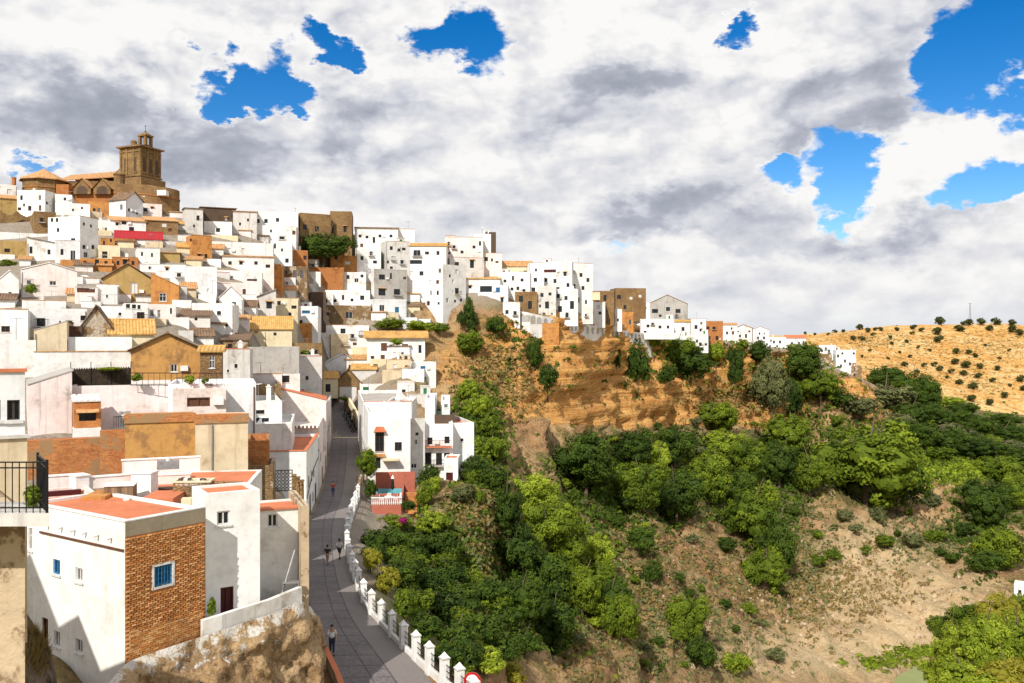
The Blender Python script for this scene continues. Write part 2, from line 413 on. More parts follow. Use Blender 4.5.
ROADW=np.maximum(w,w2)
# levelled ground under the houses right of the road
for (cx_,cy_,cz_,r_) in ((tx(440)*122,122,-19.6,7.5),(tx(465)*126,126,-19.2,4),(tx(392)*112,112,-20.6,4.5),(tx(432)*112,112,-21.2,3.0)):
    dd=np.hypot(pts[:,0]-cx_,pts[:,1]-cy_); w3=np.clip(1-(dd-r_)/6.5,0,1).reshape(TX.shape); w3=w3*w3*(3-2*w3); w3=w3*(1-ROADW)
    TZ=TZ*(1-w3)+np.maximum(TZ,cz_)*w3
# river bed
RIV=resample([(70,150),(82,180),(90,200),(97,213),(112,222),(140,232),(190,250)],80)
dv,_=dist_to(RIV); wv=np.clip(1-(dv-3)/7,0,1).reshape(TX.shape); wv=wv*wv*(3-2*wv)
TZ=np.maximum(TZ,-79.4)*(1-wv)+(-81.2)*wv
# normals
GX=np.dstack([TX,TY,TZ])
du=np.gradient(GX,axis=0); dv_=np.gradient(GX,axis=1)
N=np.cross(du,dv_); N/=np.linalg.norm(N,axis=2,keepdims=True)+1e-9
N[N[...,2]<0]*=-1
cliff=np.zeros_like(TZ)
c_in=np.clip((ROW-5.7)/.5,0,1)*np.clip((8.5-ROW)/.4,0,1)*np.clip((PXG-425)/30,0,1)*np.clip((915-PXG)/40,0,1)
cliff=np.clip((.80-N[...,2])/.3,0,1)*c_in
PY0=HZ-F*TZ/np.maximum(TY,1)
cliff=np.maximum(cliff,.42*np.clip(1.5-np.sqrt(((PXG-490)/75)**2+((PY0-362)/50)**2),0,1)*np.clip((ROW-5.5),0,1)*np.clip((8.6-ROW)/.5,0,1))
slope=np.clip((PXG-360)/60,0,1)*np.clip((8.6-ROW)/.8,0,1)*(1-ROADW)
slope*=np.clip((dr.reshape(TX.shape)-4)/6,0,1)
amp_s=slope*(.35+ .006*TY)
VV=GX.reshape(-1,3).copy(); Nf=N.reshape(-1,3); af=amp_s.ravel(); cf=cliff.ravel()
hb=mnoise.fractal
for i in np.nonzero((af>.02)|(cf>.02))[0]:
    p=VV[i]
    v=Vector((p[0],p[1],p[2]))
    a=hb(v*.045,1.0,2.1,5)*2.6*af[i]*.9+hb(v*.25,1.0,2.0,3)*.5*af[i]
    # gullies running downhill
    g_=abs(mnoise.noise(Vector((p[0]*.07+p[1]*.03,p[1]*.035,p[2]*.012))))
    a-=max(0,.22-g_)*7*af[i]*.8
    a+=(mnoise.ridged_multi_fractal(Vector((p[0]*.07+p[1]*.02,p[1]*.035,p[2]*.02)),1,2.1,5,1,2)-1.1)*2.6*af[i]*(1-cf[i])
    if cf[i]>.02:
        st=mnoise.noise(Vector((p[0]*.02,p[1]*.02,p[2]*.42)))+.5*mnoise.noise(Vector((p[0]*.05,p[1]*.05,p[2]*1.1)))
        rk=mnoise.ridged_multi_fractal(Vector((p[0]*.07,p[1]*.07,p[2]*.02)),1,2.1,4,1,2)
        a+=cf[i]*(st*2.3+(rk-1.1)*2.3+mnoise.noise(v*.5)*.5)
    n=Nf[i]
    VV[i]=p+n*a*(1,1,.6)
nu,nv=TX.shape
idx=np.arange(nu*nv).reshape(nu,nv)
q=np.stack([idx[:-1,:-1],idx[1:,:-1],idx[1:,1:],idx[:-1,1:]],-1).reshape(-1,4)
me=bpy.data.meshes.new('hillside'); me.from_pydata(VV.tolist(),[],q.tolist())
def setattr_f(me,name,arr):
    a=me.attributes.new(name,'FLOAT','POINT'); a.data.foreach_set('value',arr.astype(np.float32).ravel())
setattr_f(me,'cliff',cf)
town=np.clip((430-PXG)/60,0,1)*np.clip((ROW-2.5)/1,0,1)
town=np.maximum(town,np.clip((ROW-8.1)/.3,0,1)*np.clip((880-PXG)/30,0,1))
setattr_f(me,'town',town)
def bell(c,px,py,rx,ry):   # in picture terms only to say WHERE on the hillside the ground has this cover
    return None
PYG=HZ-F*TZ/np.maximum(TY,1)
def area(px,py,rx,ry): return np.clip(1.4-np.sqrt(((PXG-px)/rx)**2+((PYG-py)/ry)**2),0,1)
green=np.maximum.reduce([area(430,590,75,90),area(545,560,90,110)*.8,area(650,470,110,50),area(750,480,80,60),area(860,470,60,45),area(960,440,110,40),area(480,440,26,70),area(965,465,60,14)*1.2,area(1000,500,60,50)*.7])
setattr_f(me,'green',green)
light=np.maximum.reduce([area(900,610,90,55),area(840,650,120,30),area(870,560,60,40)])
setattr_f(me,'pale',light)
meadow=area(958,466,52,13)*np.clip((ROW-4),0,1)
setattr_f(me,'meadow',meadow)
me.polygons.foreach_set('use_smooth',[True]*len(me.polygons)); me.update()
hill_o=bpy.data.objects.new('hillside',me); COL.objects.link(hill_o); tag(hill_o,kind='structure')
TERR=BVHTree.FromPolygons([Vector(v) for v in VV.tolist()],q.tolist())

def rockmat():
    m,g,b=newmat('hillside_rock_and_soil',.95)
    geo=g.n('ShaderNodeNewGeometry'); pos=geo.outputs['Position']
    at=lambda n:(lambda x:(setattr(x,'attribute_name',n),x.outputs['Fac'])[1])(g.n('ShaderNodeAttribute'))
    cl,tw,gr,pl,md=at('cliff'),at('town'),at('green'),at('pale'),at('meadow')
    n1=g.noise(pos,.05,7,.62); n2=g.noise(pos,.35,8,.65); n3=g.noise(pos,1.6,6,.65)
    strat=g.noise(g.mapv(pos,(.035,.035,.9)),1.0,6,.6)
    strat2=g.noise(g.mapv(pos,(.05,.05,3.2)),1.0,4,.6)
    streak=g.noise(g.mapv(pos,(.5,.5,.05)),1.0,5,.65)
    talus=g.mix(g.ss(n1,.4,.6),c3(.44,.29,.14),c3(.33,.18,.08))
    talus=g.mix(g.ss(n2,.47,.60,0,.85),talus,c3(.20,.115,.05))
    talus=g.mix(g.m('MULTIPLY',g.ss(n3,.5,.7),.7),talus,c3(.52,.39,.23))
    scrub=g.mix(g.ss(n3,.4,.6),c3(.10,.09,.025),c3(.20,.16,.05))
    talus=g.mix(g.m('MULTIPLY',g.ss(g.noise(pos,.14,6,.65),.5,.58),.75),talus,scrub)
    talus=g.mix(g.m('MULTIPLY',g.m('MULTIPLY',pl,g.ss(n2,.35,.55,.5,1)),.8),talus,c3(.62,.47,.27))
    dirt=g.mix(g.ss(n3,.42,.6),c3(.045,.07,.012),c3(.13,.12,.035))
    gmask=g.ss(g.m('ADD',gr,g.m('MULTIPLY',g.m('SUBTRACT',n2,.5),1.2)),.35,.7)
    col=g.mix(g.m('MULTIPLY',gmask,.85),talus,dirt)
    rock=g.mix(g.ss(strat,.38,.60),c3(.74,.40,.12),c3(.56,.26,.07))
    rock=g.mix(g.ss(strat2,.54,.68,0,.7),rock,c3(.24,.12,.04))
    rock=g.mix(g.ss(n2,.5,.68,0,.75),rock,c3(.62,.40,.17))
    rock=g.mix(g.ss(streak,.60,.76,0,.6),rock,c3(.17,.12,.05))
    rock=g.mix(g.ss(n3,.60,.74,0,.7),rock,c3(.12,.07,.03))
    clm=g.ss(g.m('ADD',cl,g.m('MULTIPLY',g.m('SUBTRACT',n2,.5),.9)),.18,.5)
    col=g.mix(clm,col,rock)
    col=g.mix(md,col,g.mix(g.ss(n3,.4,.6),c3(.24,.34,.02),c3(.14,.24,.02)))
    col=g.mix(tw,col,g.mix(n2,c3(.42,.36,.29),c3(.25,.2,.15)))
    g.nt.links.new(col,b.inputs['Base Color'])
    h=g.m('ADD',g.m('ADD',g.m('MULTIPLY',n2,2.2),g.m('MULTIPLY',n3,.8)),g.m('MULTIPLY',strat2,g.m('MULTIPLY',clm,1.0)))
    g.nt.links.new(g.bump(h,.9,.9),b.inputs['Normal'])
    return m
me.materials.append(rockmat())

# far ochre hill
HC={ 560:[(352,540),(350,620),(347,760),(342,900),(340,1050),Z(-60,1400)],
 700:[(356,540),(352,600),(346,740),(340,860),(337,1000),Z(-60,1400)],
 790:[(372,540),(360,600),(348,740),(338,860),(333.5,1000),Z(-60,1400)],
 850:[(400,560),(378,620),(356,740),(338,860),(327,980),Z(-60,1400)],
 910:[(412,580),(388,650),(362,760),(338,880),(322,980),Z(-60,1400)],
 960:[(420,590),(395,650),(368,760),(340,880),(320,980),Z(-60,1400)],
 1030:[(430,590),(400,650),(370,760),(342,880),(321,980),Z(-60,1400)],
 1300:[(440,590),(405,650),(375,760),(342,880),(316,980),Z(-60,1400)]}
hk=sorted(HC)
HR=np.array([[ (e[2],e[1]) if e[0]=='z' else (e[1],zat(e[0],e[1])) for e in HC[k]] for k in hk])
# tuck the near edge under the valley
hp=np.arange(560,1301,3.0); hg=np.zeros((len(hp),7,2))
for c in range(2):
    for r in range(6): hg[:,r+1,c]=np.interp(hp,np.array(hk,float),HR[:,r,c])
hg[:,0,0]=hg[:,1,0]-40; hg[:,0,1]=hg[:,1,1]-16
for _ in range(10): hg[1:-1]=.25*hg[:-2]+.5*hg[1:-1]+.25*hg[2:]
hn=24*6+1; hr=np.linspace(0,6,hn)
HY=np.array([np.interp(hr,np.arange(7),hg[i,:,0]) for i in range(len(hp))]); HZt=np.array([np.interp(hr,np.arange(7),hg[i,:,1]) for i in range(len(hp))])
for _ in range(5):
    for A in (HY,HZt): A[:,1:-1]=.25*A[:,:-2]+.5*A[:,1:-1]+.25*A[:,2:]
HX=((hp-CX)/F)[:,None]*HY
HV=np.dstack([HX,HY,HZt]).reshape(-1,3)
for i,p in enumerate(HV):
    HV[i,2]+=mnoise.fractal(Vector((p[0]*.011,p[1]*.007,3)),1,2.1,4)*3.4-max(0,.2-abs(mnoise.noise(Vector((p[0]*.016,p[1]*.005,9)))))*9
ia=np.arange(len(hp)*hn).reshape(len(hp),hn)
hq=np.stack([ia[:-1,:-1],ia[1:,:-1],ia[1:,1:],ia[:-1,1:]],-1).reshape(-1,4)
hm=bpy.data.meshes.new('far_hill'); hm.from_pydata(HV.tolist(),[],hq.tolist()); hm.polygons.foreach_set('use_smooth',[True]*len(hm.polygons))
fh=bpy.data.objects.new('far_hill',hm); COL.objects.link(fh); tag(fh,kind='structure')
def hillmat():
    m,g,b=newmat('dry_grass_hill',.95)
    pos=g.n('ShaderNodeNewGeometry').outputs['Position']
    n1=g.noise(pos,.02,6,.6); n2=g.noise(pos,.12,8,.7); n3=g.noise(pos,.5,5,.7)
    c=g.mix(g.ss(n1,.42,.6),c3(.54,.28,.07),c3(.58,.37,.14))
    c=g.mix(g.ss(n2,.5,.66,0,.7),c,c3(.66,.50,.28)); c=g.mix(g.ss(n2,.50,.38,0,.85),c,c3(.34,.165,.04))
    c=g.mix(g.ss(n3,.54,.68,0,.7),c,c3(.17,.13,.035))
    c=g.mix(g.ss(g.noise(pos,.3,4,.6),.6,.66,0,.8),c,c3(.10,.09,.03))
    g.nt.links.new(c,b.inputs['Base Color']); g.nt.links.new(g.bump(g.m('ADD',n2,n3),.5,.8),b.inputs['Normal'])
    return m
hm.materials.append(hillmat())
FARH=BVHTree.FromPolygons([Vector(v) for v in HV.tolist()],hq.tolist())

# flat ground to the horizon
mb=MB(); mb.face([(-20000,-3000,-83),(20000,-3000,-83),(20000,30000,-83),(-20000,30000,-83)])
def gm():
    m,g,b=newmat('dry_plain',.95); pos=g.n('ShaderNodeNewGeometry').outputs['Position']
    n=g.noise(pos,.004,6,.6); c=g.mix(g.ss(n,.4,.6),c3(.42,.30,.13),c3(.15,.15,.05)); g.nt.links.new(c,b.inputs['Base Color']); return m
tag(mb.build('ground',gm()),kind='structure')
# river
mb=MB()
RV=smooth(RIV.copy(),8); dT=np.gradient(RV,axis=0); nT=np.stack([-dT[:,1],dT[:,0]],1)/np.hypot(*dT.T)[:,None]*6
for i in range(len(RV)-1):
    a,b_,m1,m2=RV[i],RV[i+1],nT[i],nT[i+1]
    mb.face([(*(a+m1),-80.1),(*(a-m1),-80.1),(*(b_-m2),-80.1),(*(b_+m2),-80.1)])
def wm():
    m,g,b=newmat('green_river_water',.38); b.inputs['Specular IOR Level'].default_value=.5
    pos=g.n('ShaderNodeNewGeometry').outputs['Position']
    g.nt.links.new(g.mix(g.noise(pos,.15,4,.6),c3(.17,.20,.05),c3(.26,.28,.09)),b.inputs['Base Color'])
    g.nt.links.new(g.bump(g.noise(pos,1.5,3,.5),.08,.1),b.inputs['Normal']); return m
tag(mb.build('river',wm()),kind='structure')

def hit(px,py,far=False):
    d=Vector((tx(px),1,(HZ-py)/F)).normalized()
    a=TERR.ray_cast(Vector((0,0,0)),d)
    b_=FARH.ray_cast(Vector((0,0,0)),d)
    if far: a=b_ if b_[0] is not None else a
    elif a[0] is None: a=b_
    elif b_[0] is not None and b_[3]<a[3]: a=b_
    return a[0]
def zground(x,y,far=False):
    h=[t.ray_cast(Vector((x,y,300)),Vector((0,0,-1)))[0] for t in ((FARH,) if far else (TERR,FARH))]
    h=[k.z for k in h if k is not None]
    return max(h) if h else -83.0
# ------------------------------------------------------------------ depth of the town front at a pixel
DPX=[-60,60,150,250,330,430,560,700,860]
DPY=[170,205,240,280,320,345,370,400,440,500,560]
DT=np.array([[230,215,190,152,118,100,84,70,58,46,40],[235,220,195,155,122,102,86,72,58,46,40],[240,228,200,165,128,106,90,74,62,50,44],
 [250,238,218,190,160,143,125,108,92,80,70],[255,249,241,233,227,221,204,148,118,98,90],[262,257,252,243,233,224,212,200,170,135,120],
 [275,272,268,264,258,255,252,248,240,230,220],[395,394,393,390,386,382,378,370,360,350,340],[480,480,478,474,470,460,448,430,420,410,400]],float)
def DD(px,py):
    j=np.interp(py,DPY,range(len(DPY))); j0=int(min(j,len(DPY)-2)); f=j-j0
    col=DT[:,j0]*(1-f)+DT[:,j0+1]*f
    return float(np.interp(px,DPX,col))

def wall_face(mb,o,du,L,z0,z1,holes,dep=.22,mi=0,inn=None):
    """vertical wall from o along du (2D unit), with rectangular holes (s0,s1,h0,h1) and reveals; outside is to the right-hand (-n)"""
    o=Vector((o[0],o[1],0)); du=Vector((du[0],du[1],0)); n=Vector((-du.y,du.x,0))       # inward
    xs=sorted(set([0,L]+[h[0] for h in holes]+[h[1] for h in holes])); zs=sorted(set([z0,z1]+[h[2] for h in holes]+[h[3] for h in holes]))
    q=lambda s,z,d=0:o+du*s+n*d+Vector((0,0,z))
    for a,b in zip(xs[:-1],xs[1:]):
        for c,d in zip(zs[:-1],zs[1:]):
            mx,mz=(a+b)/2,(c+d)/2
            if any(h[0]<mx<h[1] and h[2]<mz<h[3] for h in holes): continue
            mb.face([q(a,c),q(b,c),q(b,d),q(a,d)],[(a,c),(b,c),(b,d),(a,d)],mi)
    for a,b,c,d in holes:
        mb.face([q(a,c),q(a,c,dep),q(a,d,dep),q(a,d)],None,mi); mb.face([q(b,c,dep),q(b,c),q(b,d),q(b,d,dep)],None,mi)
        mb.face([q(a,c),q(b,c),q(b,c,dep),q(a,c,dep)],None,mi); mb.face([q(a,d,dep),q(b,d,dep),q(b,d),q(a,d)],None,mi)

KIND={ # frame material, pane material, name
 'w':('frame_w','glass','window'),'d':('frame_d','glass','window'),'b':('wood','glass','window'),'B':('bwood','bglass','window'),
 'g':('gwood','gwood','shutter'),'n':('wood','wood','door'),'r':('dwood','dwood','door'),'k':('frame_d','glass','opening'),'h':('frame_w','frame_w','shutter'),'G':('gwood','gwood','door'),'t':('wood','wood','shutter')}
def opening(root,o,du,s0,s1,h0,h1,k,near):
    fm,pm,nm=KIND[k]
    o=Vector((o[0],o[1],0)); du=Vector((du[0],du[1],0)); n=Vector((-du.y,du.x,0)); up=Vector((0,0,1))
    Mx=Matrix(((du.x,n.x,0,o.x),(du.y,n.y,0,o.y),(0,0,1,0),(0,0,0,1)))
    w=s1-s0; h=h1-h0
    mb=MB()
    if k=='k' or not near:
        mb.box((s0,.16,h0),(s1,.215,h1),0,Mx)
        if k!='k' and w>.5:
            t=.07
            mb2=mb
            mb.box((s0,.10,h0),(s0+t,.158,h1),1,Mx); mb.box((s1-t,.10,h0),(s1,.158,h1),1,Mx); mb.box((s0+t,.10,h1-t),(s1-t,.158,h1),1,Mx)
            mb.box(((s0+s1)/2-.03,.11,h0),((s0+s1)/2+.03,.155,h1-t),1,Mx)
        ob=mb.build(nm,[M[pm],M[fm]],root); return ob
    t=min(.09,w*.12)
    for a in ((s0,.06,h0,s0+t,h1),(s1-t,.06,h0,s1,h1)): mb.box((a[0],a[1],a[2]),(a[3],.15,a[4]),0,Mx)
    mb.box((s0+t,.06,h1-t),(s1-t,.15,h1),0,Mx); mb.box((s0+t,.06,h0),(s1-t,.15,h0+t),0,Mx)
    mb.box(((s0+s1)/2-.03,.07,h0+t),((s0+s1)/2+.03,.148,h1-t),0,Mx)
    if nm=='window' and h>1.0: mb.box((s0+t,.075,h0+h*.62),(s1-t,.146,h0+h*.62+.05),0,Mx)
    ob=mb.build(nm,M[fm],root)
    mp=MB(); mp.box((s0+.002,.152,h0+.002),(s1-.002,.2,h1-.002),0,Mx); 
    if nm in('door','shutter'):
        for i in range(1,4): mp.box((s0+w*i/4-.015,.145,h0+t),(s0+w*i/4+.015,.153,h1-t),0,Mx)
    mp.build('pane' if nm=='window' else 'panel',M[pm],ob)
    if nm=='window':
        ms=MB(); ms.box((s0-.08,-.07,h0-.09),(s1+.08,.05,h0-.003),0,Mx); ms.build('sill',M['frame_w'],ob)
    return ob

def corrug(mb,a,b,c,d,mi=0,step=.34,th=.07,mi_u=None):
    """tiled slope: a low-left, b low-right, c high-right, d high-left"""
    a,b,c,d=[Vector(x) for x in (a,b,c,d)]
    w=max((b-a).length,(c-d).length); n=max(2,int(w/step)); 
    if n>60: n=60
    up=(b-a).cross(d-a).normalized()
    if up.z<0: up=-up
    m=4
    off=[0,.75,1,.75]
    T=[];B=[]
    for i in range(n*m+1):
        f=i/(n*m); o=off[i%m]*th*1.3+.02
        T.append((a.lerp(b,f)+up*o, d.lerp(c,f)+up*o, a.lerp(b,f)-up*.06))
    for p,q in zip(T[:-1],T[1:]):
        mb.face([p[0],q[0],q[1],p[1]],None,mi)
        mb.face([p[2],q[2],q[0],p[0]],None,mi)
    mb.face([a-up*.06,d-up*.06,c-up*.06,b-up*.06],None,mi)

hrnd=random.Random(11)
PRX=[519,530,542,556,570,585,600,615,630,645,660,672]; PRT=[311,313,315.5,318.5,321,324,327,329.5,331,333.5,335.5,337]
HOUSES=[]
def parse(win):
    out=[]
    for t in win.split(','):
        t=t.split()
        if len(t)<4: continue
        out.append((float(t[0]),float(t[1]),float(t[2]),float(t[3]),t[4] if len(t)>4 else 'd'))
    return out
def house(x0,x1,yt,yb,mat,label,win='',xc=None,Y=None,dep=None,roof='flat',rise=1.5,rm='tile',fl=None,ext=5,cat='house',name='house',psi=None,
          group=None,par=.55,clutter=None,mat2=None,over=.3,yc=None,zb=None,raw=None,blank=False):
    c=x0 if xc is None else xc
    mid=(x0+x1)/2
    if Y is None:
        Y=DD(mid,yb)
        if mid>505:
            yq=yb+.5
            if 517<mid<676: yq=min(yq,float(np.interp(mid,PRX,PRT))-1.0)
            p_=hit(mid,yq)
            if p_ is not None and abs(p_.y-Y)<45: Y=p_.y+.3
    t=tx(c); view=-math.atan(tx(mid))
    ox=t*Y
    if raw: pass
    elif xc is None:
        ang=view+R(hrnd.uniform(-5,5) if psi is None else psi)
        w_=(tx(x1)*Y-ox)/(math.cos(ang)-tx(x1)*math.sin(ang))
        if dep is None: dep=min(13,max(5.0,DD(mid,yt)-DD(mid,yb)+2.5))
        b=dep
    else:
        wl,wr=xc-x0,x1-xc
        ps=R(psi) if psi is not None else min(R(74),max(R(14),math.atan2(wl,wr)))
        ang=-math.atan(t)+ps
        w_=(tx(x1)*Y-ox)/(math.cos(ang)-tx(x1)*math.sin(ang))
        b=(ox-tx(x0)*Y)/(math.sin(ang)+tx(x0)*math.cos(ang))
        if dep is not None: b=dep
    if raw: ox,Y,ang,w_,b=raw
    if mid>505 and ext==5: ext=1.2
    zt=zat(yt,Y); zbv=zat(yb,Y)
    z0=(zbv-ext) if zb is None else zb
    root=empty(name,(ox,Y,z0),ang,label,cat,group)
    H=zt-z0
    fd=(math.cos(ang),math.sin(ang)); ld=(-math.sin(ang),math.cos(ang))
    near=Y<150
    holes_f=[];holes_l=[];ops=[]
    for (px,py,w,h,k) in parse(win):
        left=(xc is not None and px<xc)
        tt=tx(px)
        def hitf(tt):
            if left:  # o + s*ld ; x = tt*y
                s=(ox-tt*Y)/(tt*ld[1]-ld[0]); yy=Y+s*ld[1]
            else:
                s=(tt*Y-ox)/(fd[0]-tt*fd[1]); yy=Y+s*fd[1]
            return s,yy
        try: s,yy=hitf(tt); sa,_=hitf(tx(px-w/2)); sb,_=hitf(tx(px+w/2))
        except ZeroDivisionError: continue
        sa,sb=min(sa,sb),max(sa,sb)
        hz=zat(py+h/2,yy)-z0; hz1=zat(py-h/2,yy)-z0
        L=b if left else w_
        sa=max(.12,sa); sb=min(L-.12,sb); hz=max(.1,hz); hz1=min(H-.12,hz1)
        if sb-sa<.15 or hz1-hz<.15: continue
        hs=holes_l if left else holes_f
        if any(not(sb+.03<q[0] or sa-.03>q[1] or hz1+.03<q[2] or hz-.03>q[3]) for q in hs): continue
        hs.append((sa,sb,hz,hz1)); ops.append((left,sa,sb,hz,hz1,k))
    # ordinary extra openings on the storeys nothing was noted for
    if Y>95 and clutter is not False and not blank:
        zv=max(.4,zbv-z0+.3)
        for left,L,hs in ((False,w_,holes_f),(True,b,holes_l)):
            if left and xc is None: continue
            if L<2.6: continue
            zz=H-hrnd.uniform(1.9,2.4)
            while zz>zv:
                x=hrnd.uniform(.7,1.6)
                while x<L-1.0:
                    ww=hrnd.choice((.6,.8,.95,1.05)); hh=hrnd.choice((.7,1.0,1.15,1.3))
                    if hrnd.random()<.52:
                        q=(x,min(x+ww,L-.2),zz-hh*.2,min(zz-hh*.2+hh,H-.75))
                        if q[3]-q[2]>.4 and q[2]>.2 and q[1]-q[0]>.3 and not any(not(q[1]+.35<h[0] or q[0]-.35>h[1] or q[3]+.4<h[2] or q[2]-.4>h[3]) for h in hs):
                            hs.append(q); ops.append((left,*q,hrnd.choice('ddwwbbtkkhd')))
                    x+=ww+hrnd.uniform(1.1,2.8)
                zz-=hrnd.uniform(2.5,3.0)
    mw=MB()
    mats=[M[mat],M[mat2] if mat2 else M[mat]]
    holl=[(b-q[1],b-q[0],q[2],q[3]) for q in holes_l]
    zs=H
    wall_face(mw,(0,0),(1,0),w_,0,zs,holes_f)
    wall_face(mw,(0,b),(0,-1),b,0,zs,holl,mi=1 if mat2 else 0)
    wall_face(mw,(w_,0),(0,1),b,0,zs,[]); wall_face(mw,(w_,b),(-1,0),w_,0,zs,[])
    if roof=='flat' or roof=='slant':
        th=.22; zi=H-par
        # rim and inner parapet faces
        O=[(0,0),(w_,0),(w_,b),(0,b)]; I=[(th,th),(w_-th,th),(w_-th,b-th),(th,b-th)]
        for i in range(4):
            j=(i+1)%4
            mw.face([(*O[i],H),(*O[j],H),(*I[j],H),(*I[i],H)],None,0)
            mw.face([(*I[i],zi),(*I[i],H),(*I[j],H),(*I[j],zi)],None,0)
        mw.build('wall',mats,root)
        mr=MB(); mr.box((th+.002,th+.002,zi-.1),(w_-th-.002,b-th-.002,zi+.004)); mr.build('roof_terrace',M[fl or hrnd.choice(['wfloor','gfloor','wfloor','wfloor','terra'])],root)
    else:
        rise=rise
        mr=MB(); e=over
        if roof=='tile':      # ridge along the front
            for xx,sg in ((0,-1),(w_,1)):
                tri=[(xx,0,H),(xx,b,H),(xx,b/2,H+rise)]
                if sg>0: tri=[tri[0],tri[1],tri[2]]
                else: tri=[tri[1],tri[0],tri[2]]
                mw.face(tri,[(p[1],p[2]) for p in tri],0)
            s=rise/(b/2)
            corrug(mr,(-e,-e,H-e*s+.06),(w_+e,-e,H-e*s+.06),(w_+e,b/2,H+rise+.06),(-e,b/2,H+rise+.06))
            corrug(mr,(w_+e,b+e,H-e*s+.06),(-e,b+e,H-e*s+.06),(-e,b/2,H+rise+.06),(w_+e,b/2,H+rise+.06))
            mr.tube((-e,b/2,H+rise+.13),(w_+e,b/2,H+rise+.13),.13,n=6)
        elif roof=='gable':   # gable faces the camera
            for yy,sg in ((0,1),(b,-1)):
                tri=[(0,yy,H),(w_,yy,H),(w_/2,yy,H+rise)]
                if sg<0: tri=[tri[1],tri[0],tri[2]]
                mw.face(tri,[(p[0],p[2]) for p in tri],0)
            s=rise/(w_/2)
            corrug(mr,(-e,b+e,H-e*s+.06),(-e,-e,H-e*s+.06),(w_/2,-e,H+rise+.06),(w_/2,b+e,H+rise+.06))
            corrug(mr,(w_+e,-e,H-e*s+.06),(w_+e,b+e,H-e*s+.06),(w_/2,b+e,H+rise+.06),(w_/2,-e,H+rise+.06))
            mr.tube((w_/2,-e,H+rise+.12),(w_/2,b+e,H+rise+.12),.13,n=6)
        elif roof=='shed':
            mw.face([(0,b,H),(0,0,H),(0,b,H+rise)],None,0); mw.face([(w_,0,H),(w_,b,H),(w_,b,H+rise)],None,0)
            mw.face([(w_,b,H),(0,b,H),(0,b,H+rise),(w_,b,H+rise)],None,0)
            s=rise/b
            corrug(mr,(-e,-e,H-e*s+.06),(w_+e,-e,H-e*s+.06),(w_+e,b+.05,H+rise+.1),(-e,b+.05,H+rise+.1))
        elif roof=='fall':    # slope falls to the right: left wall higher
            mw.face([(0,0,H),(w_,0,H),(0,0,H+rise)],None,0); mw.face([(w_,b,H),(0,b,H),(0,b,H+rise)],None,0)
            mw.face([(0,b,H),(0,0,H),(0,0,H+rise),(0,b,H+rise)],None,0)
            mr.face([(-.1,-e,H+rise+.05),(w_+e,-e,H+.02),(w_+e,b,H+.02),(-.1,b,H+rise+.05)]); mr.face([(-.1,-e,H+rise+.15),(w_+e,-e,H+.12),(w_+e,b,H+.12),(-.1,b,H+rise+.15)])
            mr.face([(-.1,-e,H+rise+.05),(w_+e,-e,H+.02),(w_+e,-e,H+.12),(-.1,-e,H+rise+.15)]); mr.face([(w_+e,-e,H+.02),(w_+e,b,H+.02),(w_+e,b,H+.12),(w_+e,-e,H+.12)])
        elif roof=='climb':
            mw.face([(0,0,H),(w_,0,H),(w_,0,H+rise)],None,0); mw.face([(w_,b,H),(0,b,H),(w_,b,H+rise)],None,0)
            mw.face([(w_,0,H),(w_,b,H),(w_,b,H+rise),(w_,0,H+rise)],None,0)
            mr.face([(-e,-e,H+.05),(w_+.1,-e,H+rise+.05),(w_+.1,b,H+rise+.05),(-e,b,H+.05)]); mr.face([(-e,-e,H+.15),(w_+.1,-e,H+rise+.15),(w_+.1,b,H+rise+.15),(-e,b,H+.15)])
            mr.face([(-e,-e,H+.05),(w_+.1,-e,H+rise+.05),(w_+.1,-e,H+rise+.15),(-e,-e,H+.15)])
        elif roof=='hip':
            pk=Vector((w_/2,b/2,H+rise)); cs=[Vector((-e,-e,H)),Vector((w_+e,-e,H)),Vector((w_+e,b+e,H)),Vector((-e,b+e,H))]
            for i in range(4): corrug(mr,cs[i],cs[(i+1)%4],pk+(cs[(i+1)%4]-pk)*.02,pk+(cs[i]-pk)*.02)
        mw.build('wall',mats,root); mr.build('roof',M[rm],root)
    for (left,sa,sb,h0,h1,k) in ops:
        if left: opening(root,(0,b),(0,-1),b-sb,b-sa,h0,h1,k,near)
        else: opening(root,(0,0),(1,0),sa,sb,h0,h1,k,near)
    # small wall furniture: copings, hoods, balconies, downpipes, coolers
    if roof=='flat' and par>.3 and hrnd.random()<.42 and w_>2:
        mc=MB(); mc.box((-.05,-.06,H+.003),(w_+.05,.26,H+.09)); mc.build('coping',M[hrnd.choice(('tile','terra','H','tile'))],root)
